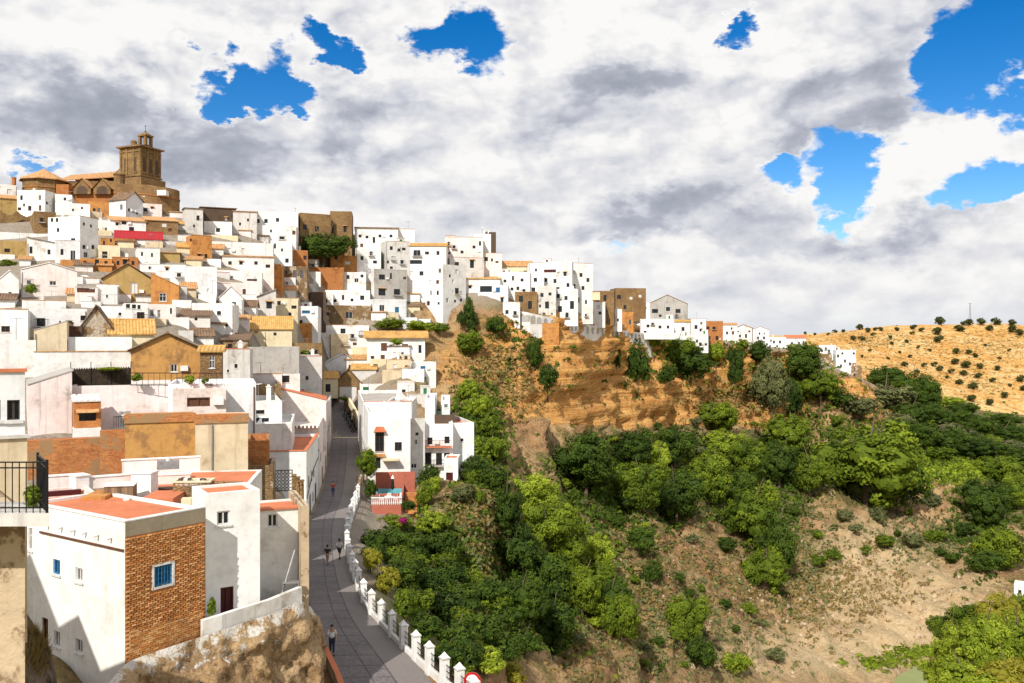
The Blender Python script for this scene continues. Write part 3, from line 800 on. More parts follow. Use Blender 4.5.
    if Y>60:
        for (left,sa,sb,h0,h1,k) in ops:
            q=hrnd.random()
            if left or sb-sa<.5: continue
            if q<.13 and h1-h0>.7:
                mc=MB(); mc.box((sa-.35,-.75,h0-.12),(sb+.35,-.004,h0-.02)); mc.build('balcony',M['H'],root)
                mc=MB()
                n=int((sb-sa+.7)/.16)
                for i in range(n+1): x=sa-.33+(sb-sa+.66)*i/n; mc.box((x-.015,-.73,h0-.015),(x+.015,-.70,h0+.8))
                mc.box((sa-.35,-.75,h0+.8),(sb+.35,-.69,h0+.85)); mc.build('balcony_rail',M['iron'],root)
            elif q<.19:
                mc=MB(); mc.face([(sa-.2,-.4,h1+.08),(sb+.2,-.4,h1+.08),(sb+.2,-.004,h1+.28),(sa-.2,-.004,h1+.28)]); mc.face([(sa-.2,-.4,h1+.04),(sa-.2,-.004,h1+.04),(sb+.2,-.004,h1+.04),(sb+.2,-.4,h1+.04)]); mc.face([(sa-.2,-.4,h1+.04),(sb+.2,-.4,h1+.04),(sb+.2,-.4,h1+.08),(sa-.2,-.4,h1+.08)]); mc.build('window_hood',M['tile'],root)
            elif q<.25:
                mc=MB(); x=sb+.25
                if x+.7<w_: mc.box((x,-.3,h0+.1),(x+.7,-.004,h0+.6)); mc.build('air_conditioner',M['white_paint'],root)
        if hrnd.random()<.3 and w_>3:
            x=hrnd.choice((.15,w_-.15)); mc=MB(); mc.tube((x,-.07,.2),(x,-.07,H-.3),.05,n=5); mc.build('downpipe',M[hrnd.choice(('steel','wood'))],root)
    if roof=='flat' and clutter is None and not blank and w_>4.5 and b>4.5 and par>.3 and hrnd.random()<.45:
        zi=H-par; ww=hrnd.uniform(1.8,2.6); x=hrnd.choice((.25,w_-.25-ww)); y=b-.25-2.2; hh=hrnd.uniform(1.6,2.3)
        mc=MB(); mc.box((x,y,zi+.006),(x+ww,y+2.1,zi+hh)); rr0=mc.build('roof_room',M[mat],root)
        mc=MB(); mc.box((x+ww*.3,y-.04,zi+.05),(x+ww*.3+.7,y-.004,zi+hh*.82)); mc.build('door',M[hrnd.choice(('wood','gwood','frame_d','bwood'))],rr0)
        mc=MB(); mc.box((x-.08,y-.12,zi+hh+.003),(x+ww+.08,y+2.15,zi+hh+.10)); mc.build('cover',M[hrnd.choice(('tile','wfloor','H'))],rr0)
    # rooftop clutter
    cl=hrnd.random()<.75 if clutter is None else clutter
    if roof=='flat' and cl and w_>2.5 and b>3:
        zi=H-par
        k=hrnd.random()
        if k<.55:
            mc=MB(); x=hrnd.uniform(.6,w_-1.2); y=hrnd.uniform(b*.4,b-1); hh=hrnd.uniform(.9,1.7)
            mc.box((x,y,zi),(x+.55,y+.45,zi+hh)); mc.box((x-.08,y-.08,zi+hh+.001),(x+.63,y+.53,zi+hh+.1)); mc.box((x+.12,y+.1,zi+hh+.101),(x+.43,y+.35,zi+hh+.3)); mc.build('chimney',M[mat if mat in 'WVBPC' else 'W'],root)
        if k>.35:
            mc=MB(); x=hrnd.uniform(.5,w_-.5); y=hrnd.uniform(b*.3,b-.5); hh=hrnd.uniform(2,3.4); aa=hrnd.uniform(0,3)
            mc.tube((x,y,zi),(x,y,zi+hh),.035,n=5); cx,sx=math.cos(aa),math.sin(aa)
            mc.tube((x-cx*.8,y-sx*.8,zi+hh-.1),(x+cx*.8,y+sx*.8,zi+hh-.1),.025,n=4)
            for j in range(6):
                f=-.75+j*.3; l=.35-.03*j; mc.tube((x+cx*f+sx*l,y+sx*f-cx*l,zi+hh-.1),(x+cx*f-sx*l,y+sx*f+cx*l,zi+hh-.1),.018,n=3)
            mc.build('aerial',M['steel'],root)
        if k>.8 and w_>4:
            mc=MB(); x=hrnd.uniform(.8,w_-1.8); y=hrnd.uniform(b*.4,b-1.3)
            mc.lathe([(.0,.0),(.5,0),(.52,.1),(.52,.9),(.45,1.05),(0,1.1)],12,(x+.5,y+.5,zi+.3)); 
            for q in (0,.8): mc.box((x+.1,y+.1+q,zi),(x+.9,y+.2+q,zi+.32))
            mc.build('water_tank',M['frame_w' if hrnd.random()<.5 else 'steel'],root)
    root['_a']=w_; root['_b']=b; root['_h']=H
    return root,w_,b,H,z0,ang
def loc(h,x,y,z):
    return h[0].matrix_basis@Vector((x,y,z))
# ------------------------------------------------------------------ the town, back rows first (pixels of the photograph + depth)
H=house
# skyline left, around the church
H(0,17,184,202,'W','small white flat house at the left edge of the skyline below the church','',Y=226)
H(17,56,190,214,'W','long white flat house directly below the church drum','24 205 2 3,47 203 2 3',xc=45,psi=60)
H(55,72,194,212,'V','little white cube house with one dark window right of the church drum','65 199 2.5 3')
H(0,32,198,214,'Y','olive brown house with tiled lean roof at the left edge, above the ruined arches','',roof='shed',rise=2.4,rm='tile',Y=214)
H(34,56,211,240,'S','tall dark brown stone wall house right of the ruined arches','')
H(69,90,203,228,'W','white house with two tiny windows above the grey-sided cube house','73 210 2 2.5,82 208 2 2.5')
H(88,110,201,216,'T','orange rendered house tucked left of the grey gable under the bell tower','99 210 3 4 w',dep=7)
H(109,143,199,220,'B','pale grey gabled house with dark eaves under the bell tower','129 210 2 3,133 211 2 3,137 213 2 3',xc=126,roof='gable',rise=2.0,rm='dtile',psi=40)
H(140,162,203,215,'P','small pinkish house at the foot of the church bastion','152 208 2.5 2')
h=H(111,146,220,240,'W','white half of the long tiled house under the bastion, with two windows','117 224 3 3,124 222 5 5 b',roof='shed',rise=2.4,rm='tile',psi=4)
H(146,178,220,240,'S','brown stone house with tiled roof and one pale niche under the bastion','164 225 5 4 h',roof='shed',rise=2.4,rm='tile',psi=4)
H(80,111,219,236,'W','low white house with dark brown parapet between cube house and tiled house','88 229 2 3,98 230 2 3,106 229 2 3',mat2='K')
H(48,98,216,262,'V','tall white cube house with bright left face and grey right face','52 220 2.5 4,57 220 2.5 4,58 230 2.5 4,84 224 2 3,91 226 2 3,84 247 3 4,93 247 3 4',xc=80,psi=48)
H(101,135,238,252,'T','orange house with small dark windows beside the red roof','104 243 2 4,111 240 2 4,116 243 2 4,120 246 2 4,127 245 2 4')
H(115,162,238,250,'W','white house under the bright red sheet roof','133 245 2 4,140 246 2 4,150 247 2 3',roof='tile',rise=1.9,rm='rtile',dep=8)
H(0,52,232,245,'W','long low white terrace house with pale roof at the left edge','',fl='gfloor')
H(0,27,240,262,'Y','ochre yellow blank wall house at the left edge with plants before it','')
H(27,56,242,264,'W','white house with sloping dark edged roof and two windows beside the ochre wall','31 250 3 7,49 252 3 5',roof='fall',rise=.9,rm='gfloor')
H(55,80,240,266,'B','bluish white house with a tall shuttered window below the cube house','62 252 3 6,73 256 5 11 w')
H(98,120,245,262,'C','cream house with plain front above the orange brick house','')
H(80,112,258,272,'T','orange house with three small dark openings, left of its brick twin','85 263 3 4,97 262 4 5,106 263 3 4')
H(112,138,257,272,'R','brick house with small dark openings, in the middle of the left slope','118 263 3 4,125 262 4 5,133 263 3 4')
H(137,160,248,266,'W','white house with stepped terrace right of the orange house','142 254 2 4,152 255 2 4',fl='gfloor')
H(150,180,252,266,'Y','olive roofed low house between white houses left of the big blank wall','',roof='shed',rise=.8)
H(138,186,264,276,'V','wide low white house with flat roof under the olive roofed house','150 268 3 3,167 269 3 3')
H(160,190,241,252,'H','grey old limewashed house left of the orange tower house','170 246 2 3,181 247 2 3')
# brown skyline block right of the church
H(185,203,208,238,'H','narrow stained white house with clay roof at the gap beside the bastion','198 218 3 5,194 226 2 3',roof='shed',rise=1.2,rm='dtile')
H(201,236,207,232,'K','dark brown stained wall house on the skyline beside the bastion','226 219 2.5 3 h,207 227 3 4',roof='tile',rise=.6,rm='dtile')
H(204,232,221,237,'V','small bright white house in front of the dark brown stained wall','218 230 4 4',fl='wfloor')
H(233,257,211,236,'H','white house with tiled lean roof on the skyline right of the dark wall','240 224 2 3,248 220 2 3',roof='shed',rise=1.4,rm='tile')
H(248,298,211,232,'W','large white skyline house with two square windows side by side','258 221 3.5 4,266 221 3.5 4')
H(250,297,225,244,'W','broad white house below the large skyline house, with low windows','258 238 4 4,282 238 5 3,271 231 2 3')
H(186,212,235,264,'T','orange tower house with a dark eave and two small windows at its foot','199 256 3 4,206 256 3 4,191 240 3 3',xc=192,clutter=False)
H(211,238,235,242,'C','cream low wall house behind the orange tower house','')
# brown ruins in the middle of the skyline
H(296,331,213,246,'S','wide brown stone ruin on the skyline with a dark window, behind the garden tree','305 227 4 5 k,317 229 4 5 k',xc=300,par=1.0,clutter=False)
H(330,352,211,248,'S','darker brown stone tower ruin on the skyline right of its wide neighbour','332 229 4 8 k,345 229 3 6 k',par=1.2,clutter=False)
H(355,398,228,250,'W','long white house with brown roof and five small openings right of the brown ruins','360 236 3 3,367 237 3 3,374 240 2.5 6 k,380 236 3 3,391 236 3 3',roof='tile',rise=.5,rm='dtile')
H(397,416,229,243,'V','plain white house right of the long five-windowed house on the skyline','')
H(206,274,241,262,'W','long white two storey house under the cream wall, mostly blank','229 250 3 4 h,243 250 3 4 h',dep=8)
H(222,274,256,276,'P','pinkish white house with tiled eave and three dark windows','230 263 3.5 3.5,241 263 3.5 3.5,256 263 3.5 3.5',roof='shed',rise=.7,rm='tile',dep=7)
H(273,292,241,266,'V','tall narrow white house left of the garden tree','275 246 2 5 k,282 250 2 3')
H(290,308,250,262,'R','small brick house under the garden tree','')
H(330,344,252,270,'T','small orange house right of the garden tree','336 258 3 3')
H(343,357,256,274,'T','orange brick house with one window right of the garden tree','348 263 5 3 h')
H(356,381,247,276,'W','white house with two dark windows right of the orange houses','362 258 3 4,375 262 4 3')
H(380,410,241,282,'H','big worn grey-white house with ruined corner left of the tiled terrace house','399 250 3 3,388 262 2 3,402 262 3 4',xc=386)
H(264,282,264,285,'T','orange plastered wall house between the pinkish house and the brown house','',clutter=False)
H(281,307,266,284,'N','brown patchy house with white framed windows in the middle of the hill','285 272 5 4 w,295 274 4 8 w,302 274 4 8 w')
H(309,344,267,284,'R','long low brick wall house below the garden tree','',clutter=False,par=.3)
H(340,366,272,293,'W','white house with one square window below the orange brick house','348 277 3 4,362 276 3 3')
H(371,407,299,325,'B','lower bluish storey house with garage arch under the big grey house','382 308 5 6 w,397 310 4 6 B,382 319 10 6 k',xc=373,dep=9)
H(371,407,269,301,'G','big grey three storey house with bright left edge above the garage arch','382 277 6 5,382 292 7 7,397 292 6 6,391 276 2 6 k',xc=374,mat2='V',psi=18)  # sunlit left face put into the colour, white wash beside the grey front
H(407,427,246,275,'C','cream house with two floors left of the tiled terrace house','417 253 6 6 w,412 250 2 4')
H(186,217,266,302,'B','big blank greyish white wall house in the middle of the left hill','208 290 2 3 h',clutter=False)
H(170,187,266,290,'W','white house with one dark window left of the big blank wall','179 275 4 4,182 285 2 2')
H(216,263,270,284,'W','long low white house with a dark patio, right of the big blank wall','220 278 9 5 k,232 277 2 2,252 280 10 2 r',dep=6)
H(216,260,282,298,'P','plain pinkish white wall house under the dark patio house','')
H(219,243,298,314,'V','small white gabled house with one dark door in the middle of the hill','234 306 4 8 k',roof='gable',rise=2.0,rm='wfloor',over=.1)
H(192,234,303,334,'W','tall white house with two small windows left of the long tiled roof','219 313 4 4,226 325 4 3,197 316 3 3')
H(171,187,286,312,'H','narrow worn white house between the ochre gable and the blank wall','177 298 2 3')
H(180,210,316,338,'P','pinkish house with brown lean roof and one dark window','191 330 5 4,184 320 3 4 k,196 319 3 3 k',roof='shed',rise=1.4,rm='dtile')
H(258,276,297,324,'H','house with stained grey gable wall in the middle of the hill','',roof='climb',rise=1.5,rm='gfloor')
H(273,299,298,326,'C','cream house with one window right of the grey gable wall','279 303 3.5 4,290 314 3 3')
H(232,292,329,344,'C','long house under a bright ochre tiled roof in the middle of the hill','256 332 4 3,241 333 3 3,275 334 3 3',roof='tile',rise=2.2,rm='otile',dep=11)
H(297,318,306,330,'B','whitish house with blue tarpaulin on its terrace','306 312 8 3 B,301 322 3 4')
H(310,326,292,312,'K','small dark brown slab house above the blue tarpaulin terrace','')
H(325,370,290,308,'W','long white roofed house above the brown stone wall house','335 301 3 3,352 300 3 3',fl='wfloor')
H(318,371,305,328,'N','brown patchy stone house with one white framed window','349 315 7 6 w,328 314 3 3',par=.3,clutter=False)
H(316,369,325,348,'W','white row house with three small windows below the brown stone house','321 329 3 3,343 331 5 5,352 336 4 4,334 338 4 3',fl='gfloor')
H(330,364,334,356,'E','ochre stone block with dark shaded right side','',xc=331,par=.2,clutter=False,Y=219,ext=3)
H(367,425,337,362,'V','white house with overhanging tiled eave and brown shutters at the cliff foot','384 347 6 8 t,391 346 3 3,405 347 6 6 t,420 349 3 8 k',roof='tile',rise=1.3,rm='otile',over=.9,dep=8)
H(410,436,362,382,'V','white box house with one blue window on the rocks','423 368 5 4 B,414 366 2 4',xc=414)
# left middle
H(21,77,270,300,'P','wide pinkish white house with low gable at the far left','',roof='gable',rise=1.2,rm='wfloor',over=.05,dep=10)
H(0,19,279,305,'V','white gabled house at the left edge behind potted plants','10 294 3 4',roof='gable',rise=1.2,rm='wfloor',over=.05)
H(22,66,300,318,'W','white house behind the dark pergola','38 300 8 4 k,50 293 5 5 k')
H(75,98,287,308,'P','pink brown small house left of the water tank terrace','86 290 18 5 t')
H(97,119,284,308,'W','white house with open terrace left of the ochre gable house','107 296 2 3')
H(103,152,278,305,'Y','ochre gabled house with a white blind window','134 288 7 11 h',roof='gable',rise=2.3,rm='dtile',dep=9)
H(151,179,286,312,'T','orange plastered gable side house right of the white blind window','',roof='fall',rise=2.0,rm='tile',over=.1)
H(97,146,306,328,'W','white terrace house with railings left of the pink grilled house','120 314 3 3,104 318 3 3',fl='wfloor')
H(124,148,303,330,'W','white house with two square dark windows side by side above the gable ruin','128 306 4 4,134 306.5 4 4,139 307 3 4')
H(146,176,304,328,'P','pink house with two grilled windows right of the railed terrace','152 313 4 7 w,159 314 3 8 w,171 311 2 6 k')
H(0,28,309,346,'V','white blocky house with one brown window at the left edge','5 329 10 6 b')
H(27,87,308,336,'V','large white house with sunlit roof in the left middle','83 318 5 5,60 322 2 2',fl='wfloor')
H(34,67,331,356,'E','stained ochre parapet house with sloping top','',roof='climb',rise=1.0,rm='gfloor',over=.02)
H(66,82,326,350,'K','brown door box house on the white terrace','75 330 9 10 n',clutter=False)
H(80,112,328,350,'N','house with steep dark gable roof left of the striped tiles','',roof='gable',rise=2.4,rm='dtile',over=.25,dep=10)
H(110,154,334,352,'C','house with yellowish striped tile roof behind the ochre ruin','',roof='tile',rise=1.6,rm='otile',dep=8)
H(66,132,337,356,'V','long white wall house with thin brown ledge','',fl='wfloor',clutter=False)
H(0,36,340,376,'W','stained white house with chimney pots at the left edge','',fl='wfloor')
H(34,132,352,380,'V','very long blank white wall house above the reed fence','',clutter=False,fl='wfloor',dep=8)
H(131,203,350,390,'O','old ochre ruin house with gable, ivy stains and one white framed window','174 368 7 8 w',roof='gable',rise=1.55,rm='dtile',psi=0,dep=9,Y=85)
H(200,222,352,390,'S','dark shaded end of the ochre ruin with tiled eave','212 362 5 12 w',roof='tile',rise=.4,rm='otile',Y=84,dep=7)  # darker stone puts the shade of the ruin's end into its colour
H(222,250,349,388,'H','pale worn house with sloping roof right of the ochre ruin','236 366 3 4,228 371 2 3')
H(247,299,347,392,'G','large stained grey cement wall house','',fl='gfloor',clutter=False,par=.4)
H(292,322,343,372,'S','dark stone house with plants on its roof above the grey cement wall','306 352 4 3 k,316 352 3 4 k',clutter=False)
H(298,322,356,402,'H','whitish grey house with sloping terrace right of the cement wall','307 378 3 4,302 392 4 5 k')
H(222,248,340,356,'N','small brown shed house with rusty roof beside the yellow tiles','230 346 4 4 k',roof='shed',rise=1.0,rm='dtile')
H(320,366,366,388,'B','white gabled warehouse with pale roof above the road end','',roof='gable',rise=2.9,rm='wfloor',over=.25,dep=18,psi=8,Y=215,ext=3)
H(321,338,378,394,'C','low house with bright ochre tiled roof left of the brown garage gable','328 388 5 8 k',roof='tile',rise=1.3,rm='otile',Y=203,ext=1,dep=5)
H(336,361,383,405,'S','brown gabled garage with wide pale door at the road end','348 395 17 17 h',roof='gable',rise=3.2,rm='dtile',over=.3,Y=208,dep=12)
H(363,402,366,386,'B','grey white flat warehouse with a green shutter','396 376 7 11 g,384 379 2 2',Y=214)
H(360,406,384,412,'W','white yard building with tiled ledge and tall green door','366 394 6 14 G',clutter=False,Y=203)
H(278,326,401,416,'P','house with brown orange gabled end above the pink wall','',roof='fall',rise=1.7,rm='terra',over=.1,dep=8)
H(253,282,374,390,'P','pink flat roofed house below the grey cement wall','286 378 2 4',fl='terra',clutter=False)
H(254,281,384,404,'N','rough brown wall house between pink terrace and white window house','')
H(280,300,374,402,'W','white house with one wide dark window and two ledges','285 379 9 7 b,290 395 12 6 k')
H(252,282,402,430,'V','white house with wide dark window and planted ledge','260 412 9 4,262 420 14 4 k,262 422 2 2')
H(256,292,424,456,'W','white house with one green framed window left of the striped awning','265 437 8 8 g')
# cliff top town, right half
H(405,446,246,284,'V','white house with long ochre tiled eaves and terraces on the skyline','417 253 7 6 w,427 253 4 3 b,438 253 3 4 b,416 262 12 4 k',roof='tile',rise=1.2,rm='otile')
H(445,483,237,262,'P','pinkish house with crowded roof terrace on the skyline','454 247 3 3,462 252 3 3,474 247 3 3',par=.9)
H(474,491,234,252,'V','tall white party wall house at the skyline chimney','')
H(489,496,232,256,'K','narrow dark brown chimney-like tower on the skyline','',clutter=False,dep=4)
H(448,484,257,284,'H','white house with two dark windows below the pinkish skyline house','457 264 4 4,472 264 4 8 k',xc=450)
H(480,502,253,270,'P','pinkish plain house right of the skyline chimney tower','492 260 2 3,497 262 3 2 b')
H(500,532,266,284,'C','house with orange brown tiled roof on the skyline','508 272 3 3,521 273 3 3',roof='tile',rise=1.5,rm='tile')
H(421,466,264,310,'V','very tall blank white house standing at the cliff edge','457 291 4 6,450 276 2 3,461 300 2 3',xc=443,psi=48)
H(464,500,279,300,'W','white house with ochre tiled roof ledge below the pinkish house','470 287 3 3,480 288 3 3,492 288 3 4',roof='shed',rise=1.0,rm='otile')
H(478,508,285,318,'B','house with blue balcony and dark glazing on the cliff edge','486 289 12 6,498 290 4 5 B,483 302 3 5,494 303 5 6 B,502 301 3 7 k')
H(498,530,272,300,'W','stepped white house left of the tall white twin','505 281 3 3,512 289 3 3,522 280 3 3,524 291 3 4')
H(515,537,292,318,'S','brown stone house with dark openings at the head of the cliff','521 299 4 6 k,530 305 4 8 k')
H(503,520,302,324,'W','small white house on the cliff rim left of the arcade','507 312 3 4,515 313 3 4')
H(529,544,263,312,'V','tall bright white narrow house beside the apartment cluster','536 270 2 3,540 290 2 3')
H(541,572,262,296,'W','white apartment house with brown roof line on the cliff top','548 271 16 3 r,546 280 3 4,555 281 3 4,565 274 3 4,558 289 3 4,568 285 3 4',fl='terra')
H(568,593,263,320,'V','tall white house of many small windows at the end of the cliff cluster','573 272 3 4,581 275 3 4,588 280 3 4,574 286 3 4,583 288 3 4,578 300 3 5,586 302 2 4,572 312 3 6 k',xc=572,psi=20)
H(537,556,286,318,'H','worn white house with arched openings under the apartment house','542 295 3 4,550 294 3 3,547 305 4 7 k,540 306 2 3')
H(552,578,289,322,'B','shadowed white house with balconies at the cliff rim','558 296 4 4,566 298 3 4,572 305 4 8 k,560 309 4 6 k,567 315 3 5')
H(587,614,291,322,'S','brown unfinished house with dark windows on the cliff top','597 299 4 5 k,605 298 3 6 k,591 300 3 4 k',clutter=False,par=.3)
H(610,646,288,318,'S','brown block house with pale window on the cliff top','619 297 4 4 k,631 298 3 3 h,640 296 3 3 h,625 307 3 4 k',xc=616,clutter=False,par=.3)
H(592,600,292,300,'C','cream rooftop room on the brown unfinished house','',Y=262,clutter=False,cat='rooftop room',name='rooftop_room',ext=0,dep=4)
H(585,605,302,324,'V','bright white low house below the brown unfinished house','592 313 3 3,600 313 3 3')
H(603,622,309,328,'W','white house with a row of tiny windows on the cliff rim','606 318 1.8 3,610 318.5 1.8 3,614 319 1.8 3,618 320 1.8 3')
H(619,634,312,330,'T','orange house wedged between white houses on the cliff rim','630 322 3 5 w',clutter=False)
H(632,650,303,328,'V','tall white gabled house right of the orange wedge','636 318 3 7 w,643 313 3 3',roof='fall',rise=.8,rm='wfloor',over=.05)
H(648,687,304,326,'G','grey ruined house with gabled top on the cliff','655 311 6 4 k,668 309 4 4 k,678 311 5 4 k',roof='gable',rise=3.6,rm='tile',over=.2)
H(640,674,319,336,'W','low white house under the grey ruined house','648 326 3 3,660 327 3 3,668 327 2.5 3',Y=322)
H(664,690,322,340,'W','white house with ochre ledge right of the grey ruin','673 329 3 3,683 329 3 4',roof='shed',rise=.8,rm='otile',Y=342)
H(685,706,319,340,'V','white house with cream upper floor left of the brick cube','689 327 3 3,696 327 3 4,701 330 3 3')
H(703,723,321,348,'R','brick cube house with small windows at the end of the cliff town','708 328 3 3,714 328 3 3,709 338 3 4,717 338 3 4',xc=704,clutter=False,par=.3)
H(663,688,330,342,'Y','brown retaining wall house under the white houses','',Y=350,clutter=False,par=.2)
H(690,708,334,350,'W','small white house at the foot of the brick cube','697 341 2 3')
H(723,737,325,350,'W','white house with tiled top right of the brick cube','727 333 2 3,733 333 2 3',roof='shed',rise=1,rm='tile',Y=420)
H(735,752,328,350,'P','pinkish house with brown side near the end of the ridge','740 336 2 3,746 336 2 4',roof='gable',rise=1.6,rm='tile',Y=440)
H(751,769,330,352,'V','white gabled house near the far end of the ridge','758 338 2 3,764 338 2 3',roof='gable',rise=1.9,rm='wfloor',Y=460)
H(768,786,337,352,'W','low white house with dark roof edge near the far end of the ridge','774 342 2 3,780 342 2 3',Y=485)
H(784,806,338,350,'W','low house with red tiled roof at the far end of the ridge','792 343 2 2,799 343 2 2',roof='tile',rise=1.5,rm='terra',Y=500)
H(818,836,345,358,'V','white stepped house at the far right end of the town','822 351 2 2,829 351 2 3',Y=492)
H(833,856,350,372,'V','bright white two storey house at the far right end of the town','838 356 2 3,845 361 2 3,850 364 2 3,841 366 2 3',xc=836,Y=476)
H(851,862,366,376,'N','low stone annexe right of the farthest white house','',Y=470)
H(817,832,354,372,'N','brown rock-like wall house under the stepped far white house','',Y=480,clutter=False)
# ------------------------------------------------------------------ nearer left rows
H(28,72,386,445,'A','pinkish wall house with black stains and a sloping top, left of the reed fence','',roof='climb',rise=1.0,rm='gfloor',over=.03,Y=66,dep=8,psi=2)
H(71,171,386,432,'A','long whitewashed wall house with four small drain holes in a row','107 395 2 4 k,119.5 395 2 4 k,131.5 395 2 4 k,143.5 395 2 4 k,125 419 12 15 h',Y=68,dep=9,clutter=False,par=.3,fl='gfloor')
H(74,101,402,432,'R','small brick cookhouse with corrugated white roof and a wide dark slot','87.5 417 17 8 k',Y=65,dep=2.2,roof='shed',rise=.25,rm='white_paint',over=.1)
H(73,101,429,440,'V','plain white wall plinth under the brick cookhouse','',Y=64.5,dep=2,clutter=False,par=.02,cat='wall',name='plinth')
H(173,226,389,420,'P','pink walled house with one wide brown slatted window','198.5 402 23 9 n',Y=66,dep=7,clutter=False,par=.15,fl='terra')
H(168,256,384,440,'B','pale bluish white house stained along its top, right of the pink walled house','',Y=69,dep=9,clutter=False)
H(25,126,441,478,'Q','long weathered brick wall at the back of the terraces','',Y=58,dep=.9,clutter=False,par=.03,cat='wall',name='brick_wall',fl='terra',psi=1)
H(100,126,431,445,'Q','stepped brick wall end rising beside the ochre rendered wall','',Y=58.6,dep=.7,clutter=False,par=.03,cat='wall',name='brick_wall',fl='terra',psi=1)
def capped(x0,x1,yt,yb,mat,label,Y):
    h=H(x0,x1,yt,yb,mat,label,'',Y=Y,dep=3.2,clutter=False,par=.05,fl='terra',psi=1)
    mb=MB(); mb.box((-.06,-.10,h[3]-.42),(h[1]+.06,-.006,h[3]+.12)); mb.box((-.06,-.006,h[3]+.003),(h[1]+.06,.35,h[3]+.14)); mb.build('brick_coping',M['Q'],h[0]); return h
h1=capped(125,195,417,476,'O','ochre rendered wall block with brick coping above the red terrace',58)
h2=capped(195,248,417,492,'E','beige dirty plaster block with a vertical drain pipe and brick coping',57.5)
mb=MB(); mb.tube((h2[1]*.32,-.08,h2[3]-.5),(h2[1]*.32,-.08,.5),.045); mb.build('drain_pipe',M['steel'],h2[0])
H(246,269,441,474,'Q','rubble brick stub house between beige block and green window house','',Y=62,clutter=False,dep=5)
H(246,273,466,500,'N','rough stone and brick stub wall beside the patterned iron gate','',Y=60,clutter=False,dep=4,cat='wall',name='stone_wall')
# reed screen fence on the terrace
M['reed']=flat('dark_reeds',(.055,.038,.025),.9,0,.3)
def reed():
    a=P(71,386,70.5); b=P(131,386,71.5); w=(b-a).length; ang=math.atan2(b.y-a.y,b.x-a.x)
    r=empty('reed_fence',a,ang,'dark brown reed screen fence on the terrace edge with green creeper on top','fence')
    mb=MB(); n=90; mb.box((0,.03,0),(w,.06,1.3))
    for i in range(n):
        x=w*i/n; hh=1.35+.06*math.sin(i*1.7)+(x/w)*.1; mb.box((x+.004,-.02-.015*(i%2),0),(x+w/n-.004,.029,hh))
    mb.build('reed_screen',M['reed'],r)
    for i in range(4):
        mp=MB(); mp.tube((w*i/3,-.08,0),(w*i/3,-.08,1.9),.03); mp.build('post',M['iron'],r)
reed()
# terrace railing in front of the ochre ruin
def rail(name,a,b,h,label,nb,th=.03,posts=None,group=None,mat='iron'):
    a=Vector(a); b=Vector(b); d=b-a; w=d.length
    r=empty(name,a,math.atan2(d.y,d.x),label,'railing',group); sl=d.z/max(1e-6,math.hypot(d.x,d.y)); wh=math.hypot(d.x,d.y)
    mb=MB()
    for z in (h,.08): mb.tube((0,0,z),(wh,0,z+sl*wh),th)
    mb.build('rail',M[mat],r)
    mb=MB()
    for i in range(nb+1):
        x=wh*i/nb; mb.tube((x,0,0+sl*x),(x,0,h+sl*x),th*.6,n=4)
    mb.build('bars',M[mat],r); return r
rail('railing',P(131,386,69),P(222,386,70),1.0,'thin dark railing on the terrace in front of the ochre ruin',16)
rail('railing',P(97,306,128),P(124,306,129),1.6,'grey railing on the white terrace in the left middle',9,mat='steel')
rail('railing',P(55,410,0.1+66),P(72,398,66),.02,'thin cable along the stained wall beside the cookhouse',2,.01) if False else None

# ---------------- bluish house at the left edge and the balcony building
_c=math.cos(R(30)); _s=math.sin(R(30))
h=H(-60,25,374,445,'B','bluish white house with two dark windows at the left edge','14 410 14 20 d,-3 410 7 20 d',raw=(tx(25)*24-3*_c,24-3*_s,R(30),3,2.6),zb=-8,clutter=False)
for o in [c for c in h[0].children]: pass
mb=MB(); mb.box((0,-.12,0),(h[1]+.05,-.004,h[3]-1.75)); mb.build('lower_wall',M['E'],h[0])
mb=MB(); mb.box((0,-.2,h[3]-1.745),(h[1]+.12,-.005,h[3]-1.66)); mb.build('ledge',M['H'],h[0])
def prism(mb,poly,z0,z1,mi=0):
    n=len(poly)
    for i in range(n):
        a,b=poly[i],poly[(i+1)%n]; mb.face([(a[0],a[1],z0),(b[0],b[1],z0),(b[0],b[1],z1),(a[0],a[1],z1)],None,mi)
    mb.face([(p[0],p[1],z1) for p in poly],None,mi); mb.face([(p[0],p[1],z0) for p in poly[::-1]],None,mi)
bh=empty('balcony_house',(-30,18.8,-16),0,'stained stone walled house with projecting balcony at the left edge','house')
zs=-16+16-3.35; zl=zs+16          # balcony floor, local
def lp(X,Y): return (X+30,Y-18.8)
xe=tx(25)*18.8
mb=MB(); prism(mb,[lp(-30,18.8),lp(xe,18.8),lp(xe-.6*9,18.8+.8*9),lp(-30,27)],0,zl-.27); mb.build('wall',M['U'],bh)
mb=MB(); prism(mb,[lp(-30,20.5),lp(-22.3,20.5),lp(-23.3,26.8),lp(-30,26.8)],zl-.26,zl+2.3); prism(mb,[lp(-34,20.5),lp(-26.5,20.5),lp(-27.5,26.6),lp(-34,26.6)],zl+2.31,zl+6.6); mb.build('unseen_shadow_wall',M['E'],bh)  # unseen upper blocks, shaped so their shadow falls across the white house
yf=17.6; xr=tx(47)*yf; yk=18.79; xk=tx(38)*18.75
sb=MB(); prism(sb,[lp(-24,yf-.08),lp(xr+.09,yf-.08),lp(xk+.09,yk),lp(-24,yk)],zl-.25,zl); sb.build('balcony_slab',M['H'],bh)
rg=MB()
def bar(mb,a,b,t=.018): mb.tube(a,b,t,n=4)
c0=Vector((*lp(-24,yf),0)); c1=Vector((*lp(xr,yf),0)); c2=Vector((*lp(xk,yk-.05),0))
